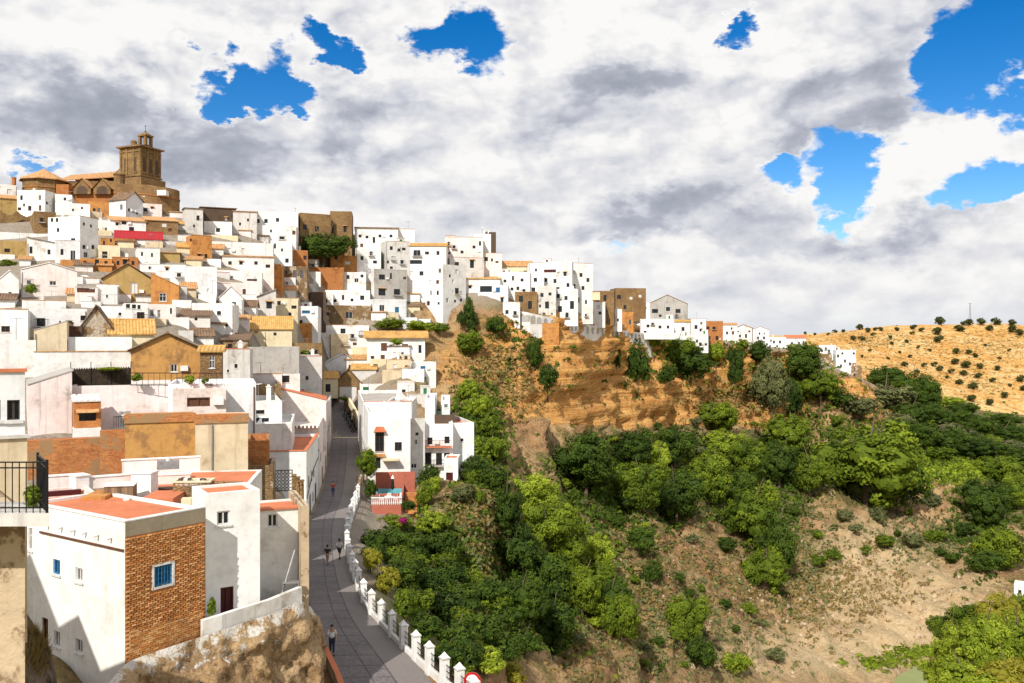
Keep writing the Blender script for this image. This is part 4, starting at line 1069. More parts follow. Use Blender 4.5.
for z in (zl+.99,zl+.88,zl+.10):
    u=Vector((0,0,z)); bar(rg,c0+u,c1+u); bar(rg,c1+u,c2+u)
rgo=rg.build('railing',M['iron'],bh)
bars=MB()
n=int((c1-c0).length/.135)
for i in range(n+1):
    p=c0.lerp(c1,i/n); bar(bars,p+Vector((0,0,zl)),p+Vector((0,0,zl+.99)),.011)
for i in range(1,16):
    p=c1.lerp(c2,i/16); bar(bars,p+Vector((0,0,zl)),p+Vector((0,0,zl+.99)),.011)
for p in (c1,c2,c0.lerp(c1,.84)): bar(bars,p+Vector((0,0,zl)),p+Vector((0,0,zl+1.04)),.028)
bars.build('bars',M['iron'],rgo)

# ---------------- foreground white and brick house
FW='30.5 539 4 22 w,56.5 567 7 15 B,79 575 7 14 w,57 639 6 16 w,79 646 7 14 w,45 632 6 28 n,162.5 575 18 20 B'
fh_=H(25,205,522,700,'V','big white house in the foreground with one bare brick side','' +FW,xc=125,Y=37,psi=32.5,ext=1,par=.14,fl='terra',clutter=False)
# brick side: a skin proud of the right hand wall, hollow where its window is
def brickskin():
    r,w_,b,Hh,z0,ang=fh_
    mb=MB()
    # window cell on the front wall found again
    fd=(math.cos(ang),math.sin(ang)); ox,Y=r.location.x,r.location.y
    def s_(px): t=tx(px); s=(t*Y-ox)/(fd[0]-t*fd[1]); return s,Y+s*fd[1]
    sa,_=s_(153.5); sb,_=s_(171.5); s,yy=s_(162.5); za=zat(585,yy)-z0; zb=zat(565,yy)-z0
    zt=Hh-.62
    # individual bricks standing out of the wall
    rnd=random.Random(3); bw,bh=.25,.09
    wall_face(mb,(0,-.03),(1,0),w_,0,zt,[(sa-.12,sb+.12,za-.12,zb+.12)],dep=.03,mi=0)
    nrow=int(zt/bh)
    for i in range(nrow):
        z=i*bh
        n=int(w_/bw)+1
        for k in range(n):
            x=k*bw+(bw/2 if i%2 else 0)+rnd.uniform(-.02,.02)
            if x<0: x=0
            if x+bw*.8>w_: continue
            if z<1.9 and rnd.random()<.25: continue
            if sa-.25<x+bw/2<sb+.2 and za-.2<z+bh/2<zb+.12: continue
            d=.03+rnd.random()*.055 if z>zt*.48 else .035+rnd.random()*.025
            wz=.05 if z>zt*.48 else .07
            mb.box((x+.01,-.03-d,z+.01),(x+bw*(.72 if z>zt*.48 else .93),-.031,z+.01+wz),1 if rnd.random()<.6 else 2,skip='k')
    mb.build('brick_side',[M['mortar'],M['brickA'],M['brickB']],r)
    m2=MB(); m2.box((0,-.045,zt+.002),(w_,-.003,Hh-.02)); m2.build('cement_band',M['cem'],r)
    m3=MB(); 
    m3.box((sa-.11,-.07,za-.11),(sa-.003,.02,zb+.11)); m3.box((sb+.003,-.07,za-.11),(sb+.11,.02,zb+.11)); m3.box((sa-.003,-.07,zb+.003),(sb+.003,.02,zb+.1)); m3.box((sa-.003,-.09,za-.1),(sb+.003,.02,za-.003))
    m3.build('window_surround',M['W'],r)
    g=MB()
    for i in range(6):
        x=sa+(sb-sa)*(i+.5)/6; g.box((x-.012,-.05,za),(x+.012,-.03,zb))
    for i in range(4):
        z=za+(zb-za)*(i+.5)/4; g.box((sa,-.03,z-.01),(sb,-.012,z+.01))
    g.build('window_grille',M['bwood'],r)
    # spouts and cable on the left wall
    for i,t in enumerate((.12,.24,.36,.47,.60,.74)):
        s=MB(); y=b*t; z=Hh-.75
        s.tube((-.003,y,z),(-.22,y,z-.05),.05,n=6); s.build('spout',M['W'],r)
    c=MB(); c.box((-.07,.05,Hh-1.22),(-.002,b*.83,Hh-1.14)); c.build('cable_ledge',M['K2'],r)
    c=MB(); c.box((-.04,-.04,Hh+.002),(w_+.02,.26,Hh+.05)); c.box((-.04,.262,Hh+.002),(.26,b,Hh+.05)); c.build('parapet_cap',M['W'],r)
M['mortar']=plaster('brick_bedding_mortar',(.42,.20,.085),(.22,.10,.05),.5,.3)
M['brickA']=plaster('orange_brick',(.62,.27,.085),(.4,.2,.1),.5,.2)
M['brickB']=plaster('pale_brick',(.76,.43,.18),(.4,.2,.1),.5,.2)
M['cem']=plaster('brown_grey_cement_band',(.34,.29,.21),(.17,.12,.07),.7,.6)
M['K2']=M['wood']
brickskin()
W1=H(204,260,494,630,'V','tall white house wall with dark red door, right of the brick side','223.5 518 13 14 w,227 602 13 30 r',Y=41.5,psi=14,dep=2.6,par=.12,fl='terra',clutter=False,ext=1)
W2=H(259,305,511,606,'V','lower white house with red coping beside the road','270 521 0 0,272.5 520.5 10 13 w',Y=45.5,psi=10,dep=3.0,par=.1,fl='terra',clutter=False,ext=3)
mb=MB(); mb.box((-.05,-.1,W2[3]+.003),(W2[1]+.05,.5,W2[3]+.10)); mb.build('red_coping',M['terra'],W2[0])
H(301,309,506,610,'U','narrow rough stone pier at the road corner of the white house','',Y=45.2,psi=8,dep=5,clutter=False,par=.05,cat='stone pier',name='stone_pier',ext=4)
# red roofed terraces behind
ZF=-8.06
H(96,240,499,520,'W','red floored roof terrace house behind the brick sided house','',Y=45.4,psi=-12,dep=9.5,par=.06,fl='terra',clutter=False)
H(40,100,501,520,'P','pinkish terrace house with dark red strip, behind the balcony plant','',Y=44.6,psi=8,dep=4,par=.5,fl='terra',clutter=False)
def tbox(x0,x1,yt,yb,mat,name,label,cat,dep=.9,psi=0,cap=None,z=ZF,extra=None):
    Y=F*(-z)/(yb-HZ); a=P(x0,yb,Y); w=(x1-x0)/F*Y; hh=(yb-yt)/F*Y
    r=empty(name,a,-math.atan(tx((x0+x1)/2))+R(psi),label,cat)
    mb=MB(); mb.box((0,0,0),(w,dep,hh)); mb.build('body' if cat!='wall' else 'wall_body',M[mat],r)
    if cap: c=MB(); c.box((-.05,-.05,hh+.003),(w+.05,dep+.05,hh+.07)); c.build('cap',M[cap],r)
    return r,w,dep,hh
tbox(48,76,477,489,'P','parapet','pink parapet at the back left of the red terraces','wall',.3,4,'W')
tbox(48,78,492,497,'dwood','parapet','low dark red parapet strip behind the balcony plant','wall',.3,4)
tbox(76,89,477,491,'V','parapet','bright white parapet block between two pink parapets','wall',.9,22,'V')
tbox(89,131,478,489,'P','parapet','long pink parapet between white block and plank box','wall',.3,8,'W')
tbox(82,104,497,511,'T','parapet','orange sloped parapet block left of the plank box','wall',2.2,-18)
r,w,d,hh=tbox(104,131,487,507,'planks','plank_box','weathered wooden plank box on the red terrace','plank box',1.2,-10)
mb=MB(); mb.box((-.06,-.06,hh+.004),(w+.06,d+.06,hh+.05)); mb.build('lid',M['W'],r)
r,w,d,hh=tbox(131,151,474,499,'V','chimney_block','tall white chimney block with pinkish side on the red terrace','chimney',.9,-24,'W')
r,w,d,hh=tbox(173,209,483,500,'N','planter_box','long brown stone planter box full of rubble on the red terrace','planter',1.0,-14)
rn=random.Random(4)
mb=MB(); mb.box((-.05,-.05,hh+.003),(w+.05,.08,hh+.09)); mb.box((-.05,d-.08,hh+.003),(w+.05,d+.05,hh+.09)); mb.box((-.05,.083,hh+.003),(.1,d-.083,hh+.09)); mb.box((w-.1,.083,hh+.003),(w+.05,d-.083,hh+.09)); mb.build('rim',M['C'],r)
mb=MB()
for i in range(22):
    x,y=rn.uniform(.15,w-.3),rn.uniform(.12,d-.3); s=rn.uniform(.08,.2); mb.box((x,y,hh+.004),(x+s,y+s,hh+.05+s*.8),rn.choice((0,1)),taper=.7)
mb.build('rubble',[M['W'],M['K']],r)
tbox(209,241,482,491,'S','parapet','dark mottled low parapet at the back right of the red terraces','wall',.35,-20)
tbox(181,191,499,507,'C','block','small cream block at the front edge of the red terrace','block',.5,-10)
tbox(152,176,488,492,'K','parapet','dark low step behind the white chimney block','wall',.4,-6)
r,w,d,hh=tbox(121,140,503,512,'Q','brick_pile','little pile of bricks with a white stone on the red terrace','brick pile',.5,-14)
mb=MB(); mb.lathe([(0,0),(.16,.03),(.18,.14),(.1,.26),(0,.28)],8,(.2,.25,hh)); mb.build('white_stone',M['W'],r)
tbox(122,196,461,476,'W','parapet','curved white back wall of the red terraces','wall',.3,2,'V',z=-8.0)
tbox(150,188,476,486,'P','parapet','pink parapet with a row of holes below the curved white wall','wall',.4,-4,'V')
r,w,d,hh=tbox(157,178,462,470,'steel','water_tank','grey metal water tank on the curved white wall','water tank',.8,0,z=-7.3)
mb=MB(); mb.tube((w*.5,.4,hh),(w*.5,.4,hh+.2),.12,n=8); mb.build('filler_cap',M['white_paint'],r)
tbox(140,172,499,508,'terra','step','raised red slab step in front of the chimney block','step',2.5,-16) 
# yard wall in front of the red door
def polywall(name,pts,h,th,mat,label,cat='wall',cap=None,capm='V',cth=.08):
    """wall following 3D points (foot line)"""
    base=Vector(pts[0]); r=empty(name,base,0,label,cat)
    mb=MB(); mc=MB()
    for a,b in zip(pts[:-1],pts[1:]):
        a=Vector(a)-base; b=Vector(b)-base; d=(b-a); n=Vector((-d.y,d.x,0)).normalized()*th; u=Vector((0,0,h))
        c=[a,b,b+n,a+n]; t=[x+u for x in c]
        mb.face([c[0],c[1],t[1],t[0]]); mb.face([c[2],c[3],t[3],t[2]]); mb.face(t); mb.face([c[1],c[2],t[2],t[1]]); mb.face([c[3],c[0],t[0],t[3]])
        if cap:
            o=n.normalized()*.05; c=[a-o,b-o,b+n+o,a+n+o]; l=[x+u+Vector((0,0,.004)) for x in c]; t=[x+u+Vector((0,0,cth)) for x in c]
            for i in range(4): mc.face([l[i],l[(i+1)%4],t[(i+1)%4],t[i]])
            mc.face(t)
    mb.build('wall_body',M[mat],r)
    if cap: mc.build('coping',M[capm],r)
    return r
polywall('yard_wall',[P(203,640,39.6),P(222,634,40.2),P(245,626,41.4),P(270,618,42.6),P(302,604,44.4)],.85,.25,'W','low white yard wall stepping up to the road above the rock','wall')
# yard floor
mb=MB(); mb.face([P(203,624,39.8),P(303,596,44.6),P(303,592,46.6),P(206,612,42.6)]); tag(mb.build('yard_ground',M['gfloor']),kind='structure')
# junk in the yard: leaning pole, shelf frame
mb=MB(); mb.tube(P(279,604,44.2),P(295,550,45.0),.05); tag(mb.build('pole',M['steel']),'long grey pole leaning against the white house beside the road','pole')
def bench():
    r=empty('metal_frame',P(283,604,44.3),R(10),'blue grey metal frame standing in the yard corner','metal frame')
    mb=MB()
    for x in (0,.75):
        for y in (0,.3): mb.tube((x,y,0),(x,y,1.0),.03)
    mb.build('leg',M['steel'],r)
    mb=MB(); mb.box((-.05,-.05,1.0),(.8,.35,1.05)); mb.box((-.0,-.0,.45),(.75,.3,.48)); mb.build('shelf',M['steel'],r)
bench()
def pile():
    r=empty('rubble_pile',P(262,612,43.3),0,'small heap of brown rubble on the yard wall','rubble pile'); mb=MB(); rn=random.Random(9)
    for i in range(16):
        x,y,z=rn.uniform(0,.9),rn.uniform(0,.4),rn.uniform(0,.3); s=rn.uniform(.1,.28); mb.box((x,y,z),(x+s,y+s,z+s*.8),taper=.7)
    mb.build('rubble',M['S'],r)
pile()
# rock under the foreground house
def rock():
    top=[(95,700,34.6),(126,662,36.6),(160,650,38.2),(203,636,39.5),(222,630,40.1),(245,622,41.3),(270,614,42.5),(300,600,44.2),(310,606,46.5),(313,610,49)]
    bot=[(60,790,31.5),(120,800,33.0),(165,800,35.2),(210,800,37),(235,790,38.6),(262,770,40.5),(290,745,42.8),(318,720,45.3),(322,690,48.6),(318,640,56)]
    n=len(top); U=110; V_=70
    T=np.array([P(*p) for p in top]); B=np.array([P(*p) for p in bot])
    ts=np.linspace(0,n-1,U); 
    Ti=smooth(np.stack([np.interp(ts,range(n),T[:,k]) for k in range(3)],1),6); Bi=smooth(np.stack([np.interp(ts,range(n),B[:,k]) for k in range(3)],1),6)
    vs=[]
    for i in range(U):
        for j in range(V_):
            f=j/(V_-1); p=Vector(Ti[i]).lerp(Vector(Bi[i]),f)
            bul=math.sin(f*math.pi)
            a=bul*.7+(mnoise.fractal(p*.55,1,2.1,5)*.75+mnoise.noise(p*.22)*.8)*min(1,f*6)
            a+=(mnoise.ridged_multi_fractal(p*.6,1,2,4,1,2)-1)*.35*min(1,f*6)
            vs.append(p+Vector((.55,-.8,.12))*a)
    fs=[(i*V_+j,i*V_+j+1,(i+1)*V_+j+1,(i+1)*V_+j) for i in range(U-1) for j in range(V_-1)]
    me=bpy.data.meshes.new('rock_face'); me.from_pydata(vs,[],fs); me.polygons.foreach_set('use_smooth',[True]*len(fs))
    a=me.attributes.new('up','FLOAT','POINT'); a.data.foreach_set('value',[1-(k%V_)/(V_-1) for k in range(len(vs))])
    m,g,b=newmat('limewashed_rock',.95); pos=g.n('ShaderNodeNewGeometry').outputs['Position']
    at=g.n('ShaderNodeAttribute'); at.attribute_name='up'
    n1=g.noise(pos,.35,7,.65); n2=g.noise(pos,1.6,8,.7); n3=g.noise(pos,6,4,.6)
    c=g.mix(g.ss(n1,.4,.6),c3(.47,.32,.17),c3(.33,.21,.10)); c=g.mix(g.ss(n2,.45,.60,0,.85),c,c3(.17,.10,.05))
    c=g.mix(g.ss(n3,.5,.7,0,.5),c,c3(.56,.44,.28)); c=g.mix(g.ss(n2,.40,.30,0,.9),c,c3(.055,.045,.035))
    wh=g.ss(g.m('ADD',at.outputs['Fac'],g.m('MULTIPLY',g.m('SUBTRACT',n2,.5),1.1)),.88,.98)
    c=g.mix(g.m('MULTIPLY',wh,.85),c,c3(.72,.69,.63))
    g.nt.links.new(c,b.inputs['Base Color']); g.nt.links.new(g.bump(g.m('ADD',n2,g.m('MULTIPLY',n3,.5)),1,.25),b.inputs['Normal'])
    me.materials.append(m); M['rock']=m
    o=bpy.data.objects.new('rock_face',me); COL.objects.link(o); tag(o,kind='structure')
rock()
def rock2():
    vs=[];U,V_=60,60
    for i in range(U):
        for j in range(V_):
            px=-40+i*1.95; t=j/(V_-1)
            top=612+max(0,px-26)*1.5+max(0,px-52)*4
            py=top+t*170; Y=25.5-t*4.5
            p=P(px,py,Y); vs.append(p+Vector((.3,-.75,.45))*((mnoise.fractal(p*.9,1,2.1,5)*.55)+(mnoise.ridged_multi_fractal(p*.8,1,2,4,1,2)-1)*.3))
    fs=[(i*V_+j,i*V_+j+1,(i+1)*V_+j+1,(i+1)*V_+j) for i in range(U-1) for j in range(V_-1)]
    me=bpy.data.meshes.new('rock_bank'); me.from_pydata(vs,[],fs); me.polygons.foreach_set('use_smooth',[True]*len(fs)); me.materials.append(M['Sr'])
    o=bpy.data.objects.new('rock_bank',me); COL.objects.link(o); tag(o,kind='structure')
    global BANK
    BANK=BVHTree.FromPolygons(vs,fs)
M['Sr']=plaster('dark_rock',(.13,.10,.075),(.05,.04,.03),.9,.3,.6,1.0)
rock2()

# ---------------- road
def roadmat():
    m,g,b=newmat('grey_cobbled_road',.85)
    uv=g.n('ShaderNodeUVMap').outputs[0]; sx=g.n('ShaderNodeSeparateXYZ'); g.nt.links.new(uv,sx.inputs[0]); u,v=sx.outputs[0],sx.outputs[1]
    pos=g.n('ShaderNodeNewGeometry').outputs['Position']
    n1=g.noise(pos,.25,6,.6); n2=g.noise(pos,5,4,.6)
    vo=g.n('ShaderNodeTexVoronoi',feature='DISTANCE_TO_EDGE'); g.nt.links.new(pos,vo.inputs['Vector']); vo.inputs['Scale'].default_value=7
    c=g.mix(g.ss(n1,.35,.65),c3(.20,.175,.175),c3(.14,.122,.125)); c=g.mix(g.ss(n2,.4,.7,0,.5),c,c3(.27,.24,.23))
    c=g.mix(g.ss(vo.outputs['Distance'],0,.12,.4,0),c,c3(.12,.10,.10))
    def line(x,w): return g.ss(g.m('ABSOLUTE',g.m('SUBTRACT',u,x)),w,w*.5)
    ln=g.m('MAXIMUM',line(.36,.011),line(.60,.011))
    fr=g.m('ABSOLUTE',g.m('SUBTRACT',g.m('FRACT',g.m('DIVIDE',v,1.9)),.5))
    cross=g.m('MULTIPLY',g.ss(fr,.035,.015),g.ss(u,.615,.60))
    ln=g.m('MAXIMUM',ln,cross)
    c=g.mix(g.m('MULTIPLY',ln,.7),c,c3(.06,.05,.05))
    c=g.mix(g.ss(u,.60,.63,0,.6),c,c3(.24,.215,.195))
    g.nt.links.new(c,b.inputs['Base Color']); g.nt.links.new(g.bump(g.m('SUBTRACT',g.m('ADD',n2,g.ss(vo.outputs['Distance'],0,.1)),ln),.5,.06),b.inputs['Normal'])
    return m
M['road']=roadmat()
mb=MB(); acc=0; K=10
for i in range(NRD-1):
    d=float(np.hypot(*(CRD[i+1]-CRD[i])))
    for k in range(K):
        f0,f1=k/K,(k+1)/K
        p=lambda i,f:(*(L_[i]*(1-f)+R_[i]*f),ZR+.02+.10*math.sin(f*math.pi)+0)
        mb.face([p(i,f0),p(i,f1),p(i+1,f1),p(i+1,f0)],[(f0,acc),(f1,acc),(f1,acc+d),(f0,acc+d)])
    acc+=d
tag(mb.build('road',M['road'],smooth=True,merge=True),kind='structure')
mb=MB()
ra=[P(333,437.8,177.5),P(357.5,437.8,177.5)]; rb=[P(333.5,404,206),P(346,404,206)]
rc=[P(334,400,213),P(344,400,213)]
for A,B_,v0,v1 in ((ra,rb,0,30),(rb,rc,30,37)):
    mb.face([A[0]+Vector((0,0,.1)),A[1]+Vector((0,0,.1)),B_[1]+Vector((0,0,.1)),B_[0]+Vector((0,0,.1))],[(.1,v0),(.34,v0),(.34,v1),(.1,v1)])
tag(mb.build('side_street',M['road']),kind='structure')
mb=MB(); a,b_=P(333,438,176.5),P(358,438,176.5); mb.box((a.x,a.y,ZR),(b_.x,a.y+1.2,ZR+.14)); tag(mb.build('kerb_strip',M['C']),kind='structure')
# walls of the ramp
polywall('ramp_wall',[P(345.5,404,205)-Vector((0,0,1)),P(352,418,193)-Vector((0,0,1)),P(359,432,181)-Vector((0,0,1))][::-1],3.2,.4,'N','brown wall along the right side of the ramp behind the parked scooters')
polywall('ramp_parapet',[P(350,404,190),P(361,424,180)][::-1],1.4,.5,'C','sunlit cream parapet above the parked scooters')

# ---------------- houses along the left of the road
la=R(98.2)
hA=H(268,304,451,520,'V','white house with red terrace edge standing right at the road on the left','',xc=304,raw=(-21.7,95,la,18.0,6.2),zb=-19.6,par=.35,fl='terra',clutter=False)
def sidewins(h,lst):
    """openings standing on the road side wall: (s0,s1,z0,z1,kind) as shallow recess frames"""
    for s0,s1,z0,z1,k in lst:
        fm,pm,nm=KIND[k]; mb=MB(); mb.box((s0,-.05,z0),(s1,-.004,z1)); o=mb.build(nm,M[fm],h[0])
        mb=MB(); mb.box((s0+.1,-.07,z0+.1),(s1-.1,-.052,z1-.1)); mb.build('pane' if nm!='door' else 'panel',M[pm],o)
sidewins(hA,[(2,3,3.8,5.1,'w'),(6,7,3.8,5.1,'w'),(4,5.1,.5,2.7,'n'),(9,10,3.8,5.1,'w'),(12,13.2,.5,2.7,'d'),(8,8.9,1.2,2.4,'w')])
mb=MB(); mb.box((-.08,-.08,hA[3]+.003),(.35,hA[2]+.08,hA[3]+.1)); mb.box((.352,-.08,hA[3]+.003),(hA[1],.3,hA[3]+.1)); mb.build('red_coping',M['terra'],hA[0])
mb=MB(); mb.tube((0,-.06,3.0),(9,-.06,4.8),.05); mb.tube((9,-.06,4.8),(17,-.06,5.2),.05); mb.build('cable',M['iron'],hA[0])
hB=H(288,326,425,480,'P','pinkish white house with a striped awning and two dark windows left of the road','295 443 10 13 d,310.5 443 13 8 r,292 455 3 6 k',xc=326,raw=(-24.3,113.4,R(99.5),26,5.6),zb=-19.6,clutter=False,fl='wfloor')
sidewins(hB,[(3,4,4,5.3,'w'),(8,9.1,.5,2.7,'n'),(14,15,4,5.3,'w'),(20,21.1,.5,2.7,'d')])
r0=hB[0]; mb=MB()
for i in range(22):
    y=.1+i*(hB[2]-.2)/22; w=(hB[2]-.2)/22*.98; mb.box((-.9,y,hB[3]-.28),(-.004,y+w,hB[3]-.06),i%2)
mb.build('striped_awning',[M['white_paint'],M['wood']],r0)
mb=MB(); mb.box((-1.1,.0,hB[3]-3.2),(-.004,hB[2],hB[3]-3.05)); mb.build('balcony',M['iron'],r0)
hC=H(272,331,409,470,'P','pinkish white blank flat roofed house left of the road, above the striped awning house','',xc=331,raw=(-29.0,140,R(100),36,9.5),zb=-19.6,clutter=False,fl='wfloor')
sidewins(hC,[(5,6,4,5.3,'w'),(15,16,4,5.3,'w'),(24,25,4,5.3,'w'),(10,11,.5,2.7,'n')])
H(262,290,458,500,'P','pinkish terrace house with red edge left of the road','284 468 5 6 k',Y=99,dep=6,par=.3,fl='terra',clutter=False)
# patterned gate and posts
def gate():
    a=P(270,492,64); r=empty('patterned_gate',a,R(20),'patterned dark iron gate beside the brick posts above the white house','gate')
    w=1.55;hh=1.5; mb=MB()
    for p,q in (((0,0,0),(0,0,hh)),((w,0,0),(w,0,hh)),((0,0,hh),(w,0,hh)),((0,0,.05),(w,0,.05))): mb.tube(p,q,.03,n=5)
    mb.build('gate_frame',M['iron'],r)
    mb=MB(); rn=random.Random(2)
    for i in range(6):
        for j in range(6):
            c=Vector((w*(i+.5)/6,0,hh*(j+.5)/6)); R0=w/13
            for k in range(8):
                t0,t1=k*math.pi/4,(k+1)*math.pi/4
                mb.tube(c+Vector((math.cos(t0),0,math.sin(t0)))*R0,c+Vector((math.cos(t1),0,math.sin(t1)))*R0,.022,n=4)
    mb.build('scrollwork',M['iron'],r)
gate()
for i,(x,yt) in enumerate(((292,476),(296,478),(300,481))):
    a=P(x,500,60+i); r=empty('brick_post',a,R(15),('left','middle','right')[i]+'most of the three brown brick posts beside the patterned gate' if i!=1 else 'middle one of the three brown brick posts beside the patterned gate','post','brick posts beside the gate')
    mb=MB(); mb.box((0,0,-1),(.26,.3,(500-yt)/F*60)); mb.build('shaft',M['S'],r); mb=MB(); mb.box((-.04,-.04,(500-yt)/F*60+.003),(.3,.34,(500-yt)/F*60+.1)); mb.build('cap',M['N'],r)

# ---------------- houses right of the road
h=H(368,409,412,482,'V','tall white house with an ornate tile hooded window right of the road','379.5 440 9 23 b,378 463 5 11 k',xc=368,raw=(-19.05,119,R(11),5.6,20),zb=-21,clutter=True,fl='wfloor',par=.8)
r0=h[0]; zz=h[4]
def onf(px,py):  # local coords on the front wall
    fd=(math.cos(R(11)),math.sin(R(11))); t=tx(px); s=(t*119+19.05)/(fd[0]-t*fd[1]); return s,zat(py,119+s*fd[1])-zz
s0,z0_=onf(373.5,432); s1,z1_=onf(386,428)
mb=MB(); corrug(mb,(s0,-.55,z0_),(s1,-.55,z0_),(s1-.3,-.02,z1_+.15),(s0+.3,-.02,z1_+.15),step=.2); mb.build('tile_hood',M['rtile2'] if 'rtile2' in M else M['terra'],r0)
s0,z0_=onf(374.5,454); s1,_=onf(385,454); mb=MB(); mb.box((s0,-.4,z0_-.35),(s1,-.004,z0_)); mb.build('window_bracket',M['T'],r0)
s0,z0_=onf(375,452); s1,z1_=onf(384,431); mb=MB()
for i in range(8): x=s0+(s1-s0)*i/7; mb.tube((x,-.3,z0_),(x,-.3,z1_),.015,n=4)
for z in (z0_,(z0_+z1_)/2,z1_): mb.tube((s0,-.3,z),(s1,-.3,z),.02,n=4)
mb.build('window_grille',M['iron'],r0)
s0,z0_=onf(382,460); s1,_=onf(398,460); mb=MB(); mb.box((s0,-1.3,z0_),(s1,-.004,z0_+.25)); mb.build('canopy',M['C'],r0)
H(358,368,402,450,'V','long white side wall house along the right of the road behind the ornate window house','',xc=359,raw=(-23.1,139.6,R(11),7.5,34),zb=-21,par=.6,clutter=True)
H(386,412,402,425,'W','white roof house with orange ledge behind the ornate window house','393 409 5 2 k',Y=142,clutter=True,fl='terra')
H(409,425,419,474,'H','narrow grey-white house with flower pots on its wall','417 434 3 3 k,416 442 3 5 w,414 466 6 5 w',xc=410,Y=123,clutter=False)
hq=H(423,453,424,474,'V','white house with balcony and three tall glazed doors at the slope edge','428 459 7 13 d,439 459 6 12 d,447 459 6 12 d,430 441 5 7 k,447 440 5 7 k',Y=125,clutter=False,par=.7,dep=8,psi=0)
r0=hq[0]; mb=MB(); z=hq[3]-3.2; mb.box((.1,-1.0,z),(3.9,-.004,z+.12)); mb.build('balcony_slab',M['terra'],r0)
mb=MB()
for i in range(20): x=.12+i*.198; mb.tube((x,-.95,z+.12),(x,-.95,z+1.0),.018,n=4)
mb.tube((.1,-.95,z+1),(3.9,-.95,z+1),.03); mb.build('balcony_railing',M['dwood'],r0)
h=H(425,436,398,428,'V','white upper house with a tall pipe above the balcony house','',Y=131,clutter=False); mb=MB(); mb.tube((h[1]-.1,-.1,0),(h[1]-.1,-.1,h[3]+.6),.06); mb.build('pipe',M['steel'],h[0])
H(435,455,415,428,'K','brown screened terrace house with green edge above the balcony house','',Y=130,clutter=False,par=.2,fl='gwood')
H(441,450,400,417,'B','small bluish white roof room behind the brown screened terrace','446 406 4 4 w',Y=133,clutter=False,cat='roof room',name='roof_room',ext=2)
H(452,474,423,462,'V','plain white house block at the right end over the green slope','462 440 3 3',Y=128,clutter=False,psi=12,zb=-21)
h=H(444,458,458,487,'W','white porch house with dark brown door among the bushes','449.5 478 7 11 r',Y=121,clutter=False,par=.2,dep=4)
# red terrace
def terrace():
    Y0,Y1=107.5,117.5; zf=-19.55
    xa,xb=tx(372)*Y0,tx(401)*Y0
    r=empty('red_terrace',(xa,Y0,-22.5),R(6),'red walled garden terrace with white balustrade below the ornate window house','terrace')
    w=xb-xa; z=zf+22.5
    mb=MB(); mb.box((0,0,0),(w,9,z)); mb.build('platform',M['redw'],r)
    mb=MB(); mb.box((0,9.05,z-.5),(w+1.6,9.4,z+2.6)); mb.build('back_wall',M['redw'],r)
    mb=MB(); mb.box((w+.003,2,0),(w+.2,9,z+1.0)); mb.build('side_wall',M['redw'],r)
    mb=MB(); mb.box((.1,8.2,z+.003),(w+.0,8.95,z+.5)); mb.build('turquoise_bench',M['turq'],r)
    mb=MB()
    for i in range(16):
        x=w*i/15; mb.lathe([(.05,0),(.09,.18),(.05,.4),(.05,.8)],6,(x,.12,z))
    for i in range(9):
        mb.lathe([(.05,0),(.09,.18),(.05,.4),(.05,.8)],6,(w-.1,.3+i*.33,z))
    mb.box((-.1,0,z+.8),(w+.1,.24,z+.92)); mb.box((w-.22,.243,z+.8),(w+.02,3.2,z+.92)); mb.build('balustrade',M['white_paint'],r)
    return r,w,z
M['redw']=plaster('dark_red_terrace_wall',(.42,.13,.085),(.2,.08,.06),.5,.5)
M['turq']=flat('turquoise_paint',(.12,.50,.58),.5)
tr,tw_,tz=terrace()
def tloc(x,y): return Vector(tr.location)+Matrix.Rotation(R(6),3,'Z')@Vector((x,y,tz+.005))
def table():
    r=empty('garden_table',tloc(1.9,1.6),0,'white round garden table on the red terrace','table')
    mb=MB(); mb.lathe([(0,.72),(.5,.72),(.5,.76),(0,.76)],16); mb.build('tabletop',M['white_paint'],r)
    for a in range(4): m=MB(); c,s=math.cos(a*1.57+.7),math.sin(a*1.57+.7); m.tube((c*.35,s*.35,0),(c*.3,s*.3,.72),.025); m.build('leg',M['white_paint'],r)
table()
def chair():
    r=empty('garden_chair',(0,0,0),0,'','chair','white chairs round the terrace table')
    mb=MB(); mb.box((-.24,-.24,.42),(.24,.24,.46)); mb.build('seat',M['white_paint'],r)
    mb=MB()
    for i in range(5): x=-.22+i*.11; mb.box((x-.03,.22,.5),(x+.03,.25,.86))
    mb.box((-.25,.21,.86),(.25,.26,.92)); mb.build('backrest',M['white_paint'],r)
    for sx in (-1,1):
        for sy in (-1,1): m=MB(); m.tube((sx*.21,sy*.21,0),(sx*.2,sy*.2,.42),.022); m.build('leg',M['white_paint'],r)
    return r
ch=chair()
for i,(a,lab) in enumerate(((0,'white garden chair behind the terrace table'),(1.6,'white garden chair left of the terrace table'),(3.1,'white garden chair in front of the terrace table'),(4.7,'white garden chair right of the terrace table'))):
    c=ch if i==0 else copy_tree(ch); c['label']=lab
    p=tloc(1.9+math.sin(-a)*.85,1.6+math.cos(a)*.85); c.location=p; c.rotation_euler[2]=a
def parasol():
    r=empty('closed_parasol',tloc(2.3,5.5),0,'closed dark garden parasol with white top on the red terrace','parasol')
    mb=MB(); mb.lathe([(.3,0),(.3,.08),(0,.1)],12); mb.build('base',M['H'],r)
    mb=MB(); mb.tube((0,0,.08),(0,0,2.7),.03); mb.build('pole',M['wood'],r)
    mb=MB(); mb.lathe([(.05,.9),(.2,1.1),(.17,2.0),(.10,2.3)],10); mb.build('folded_canopy',M['black_plastic'],r)
    mb=MB(); mb.lathe([(.22,2.3),(.16,2.5),(0,2.8)],10); mb.build('white_top',M['white_paint'],r)
parasol()
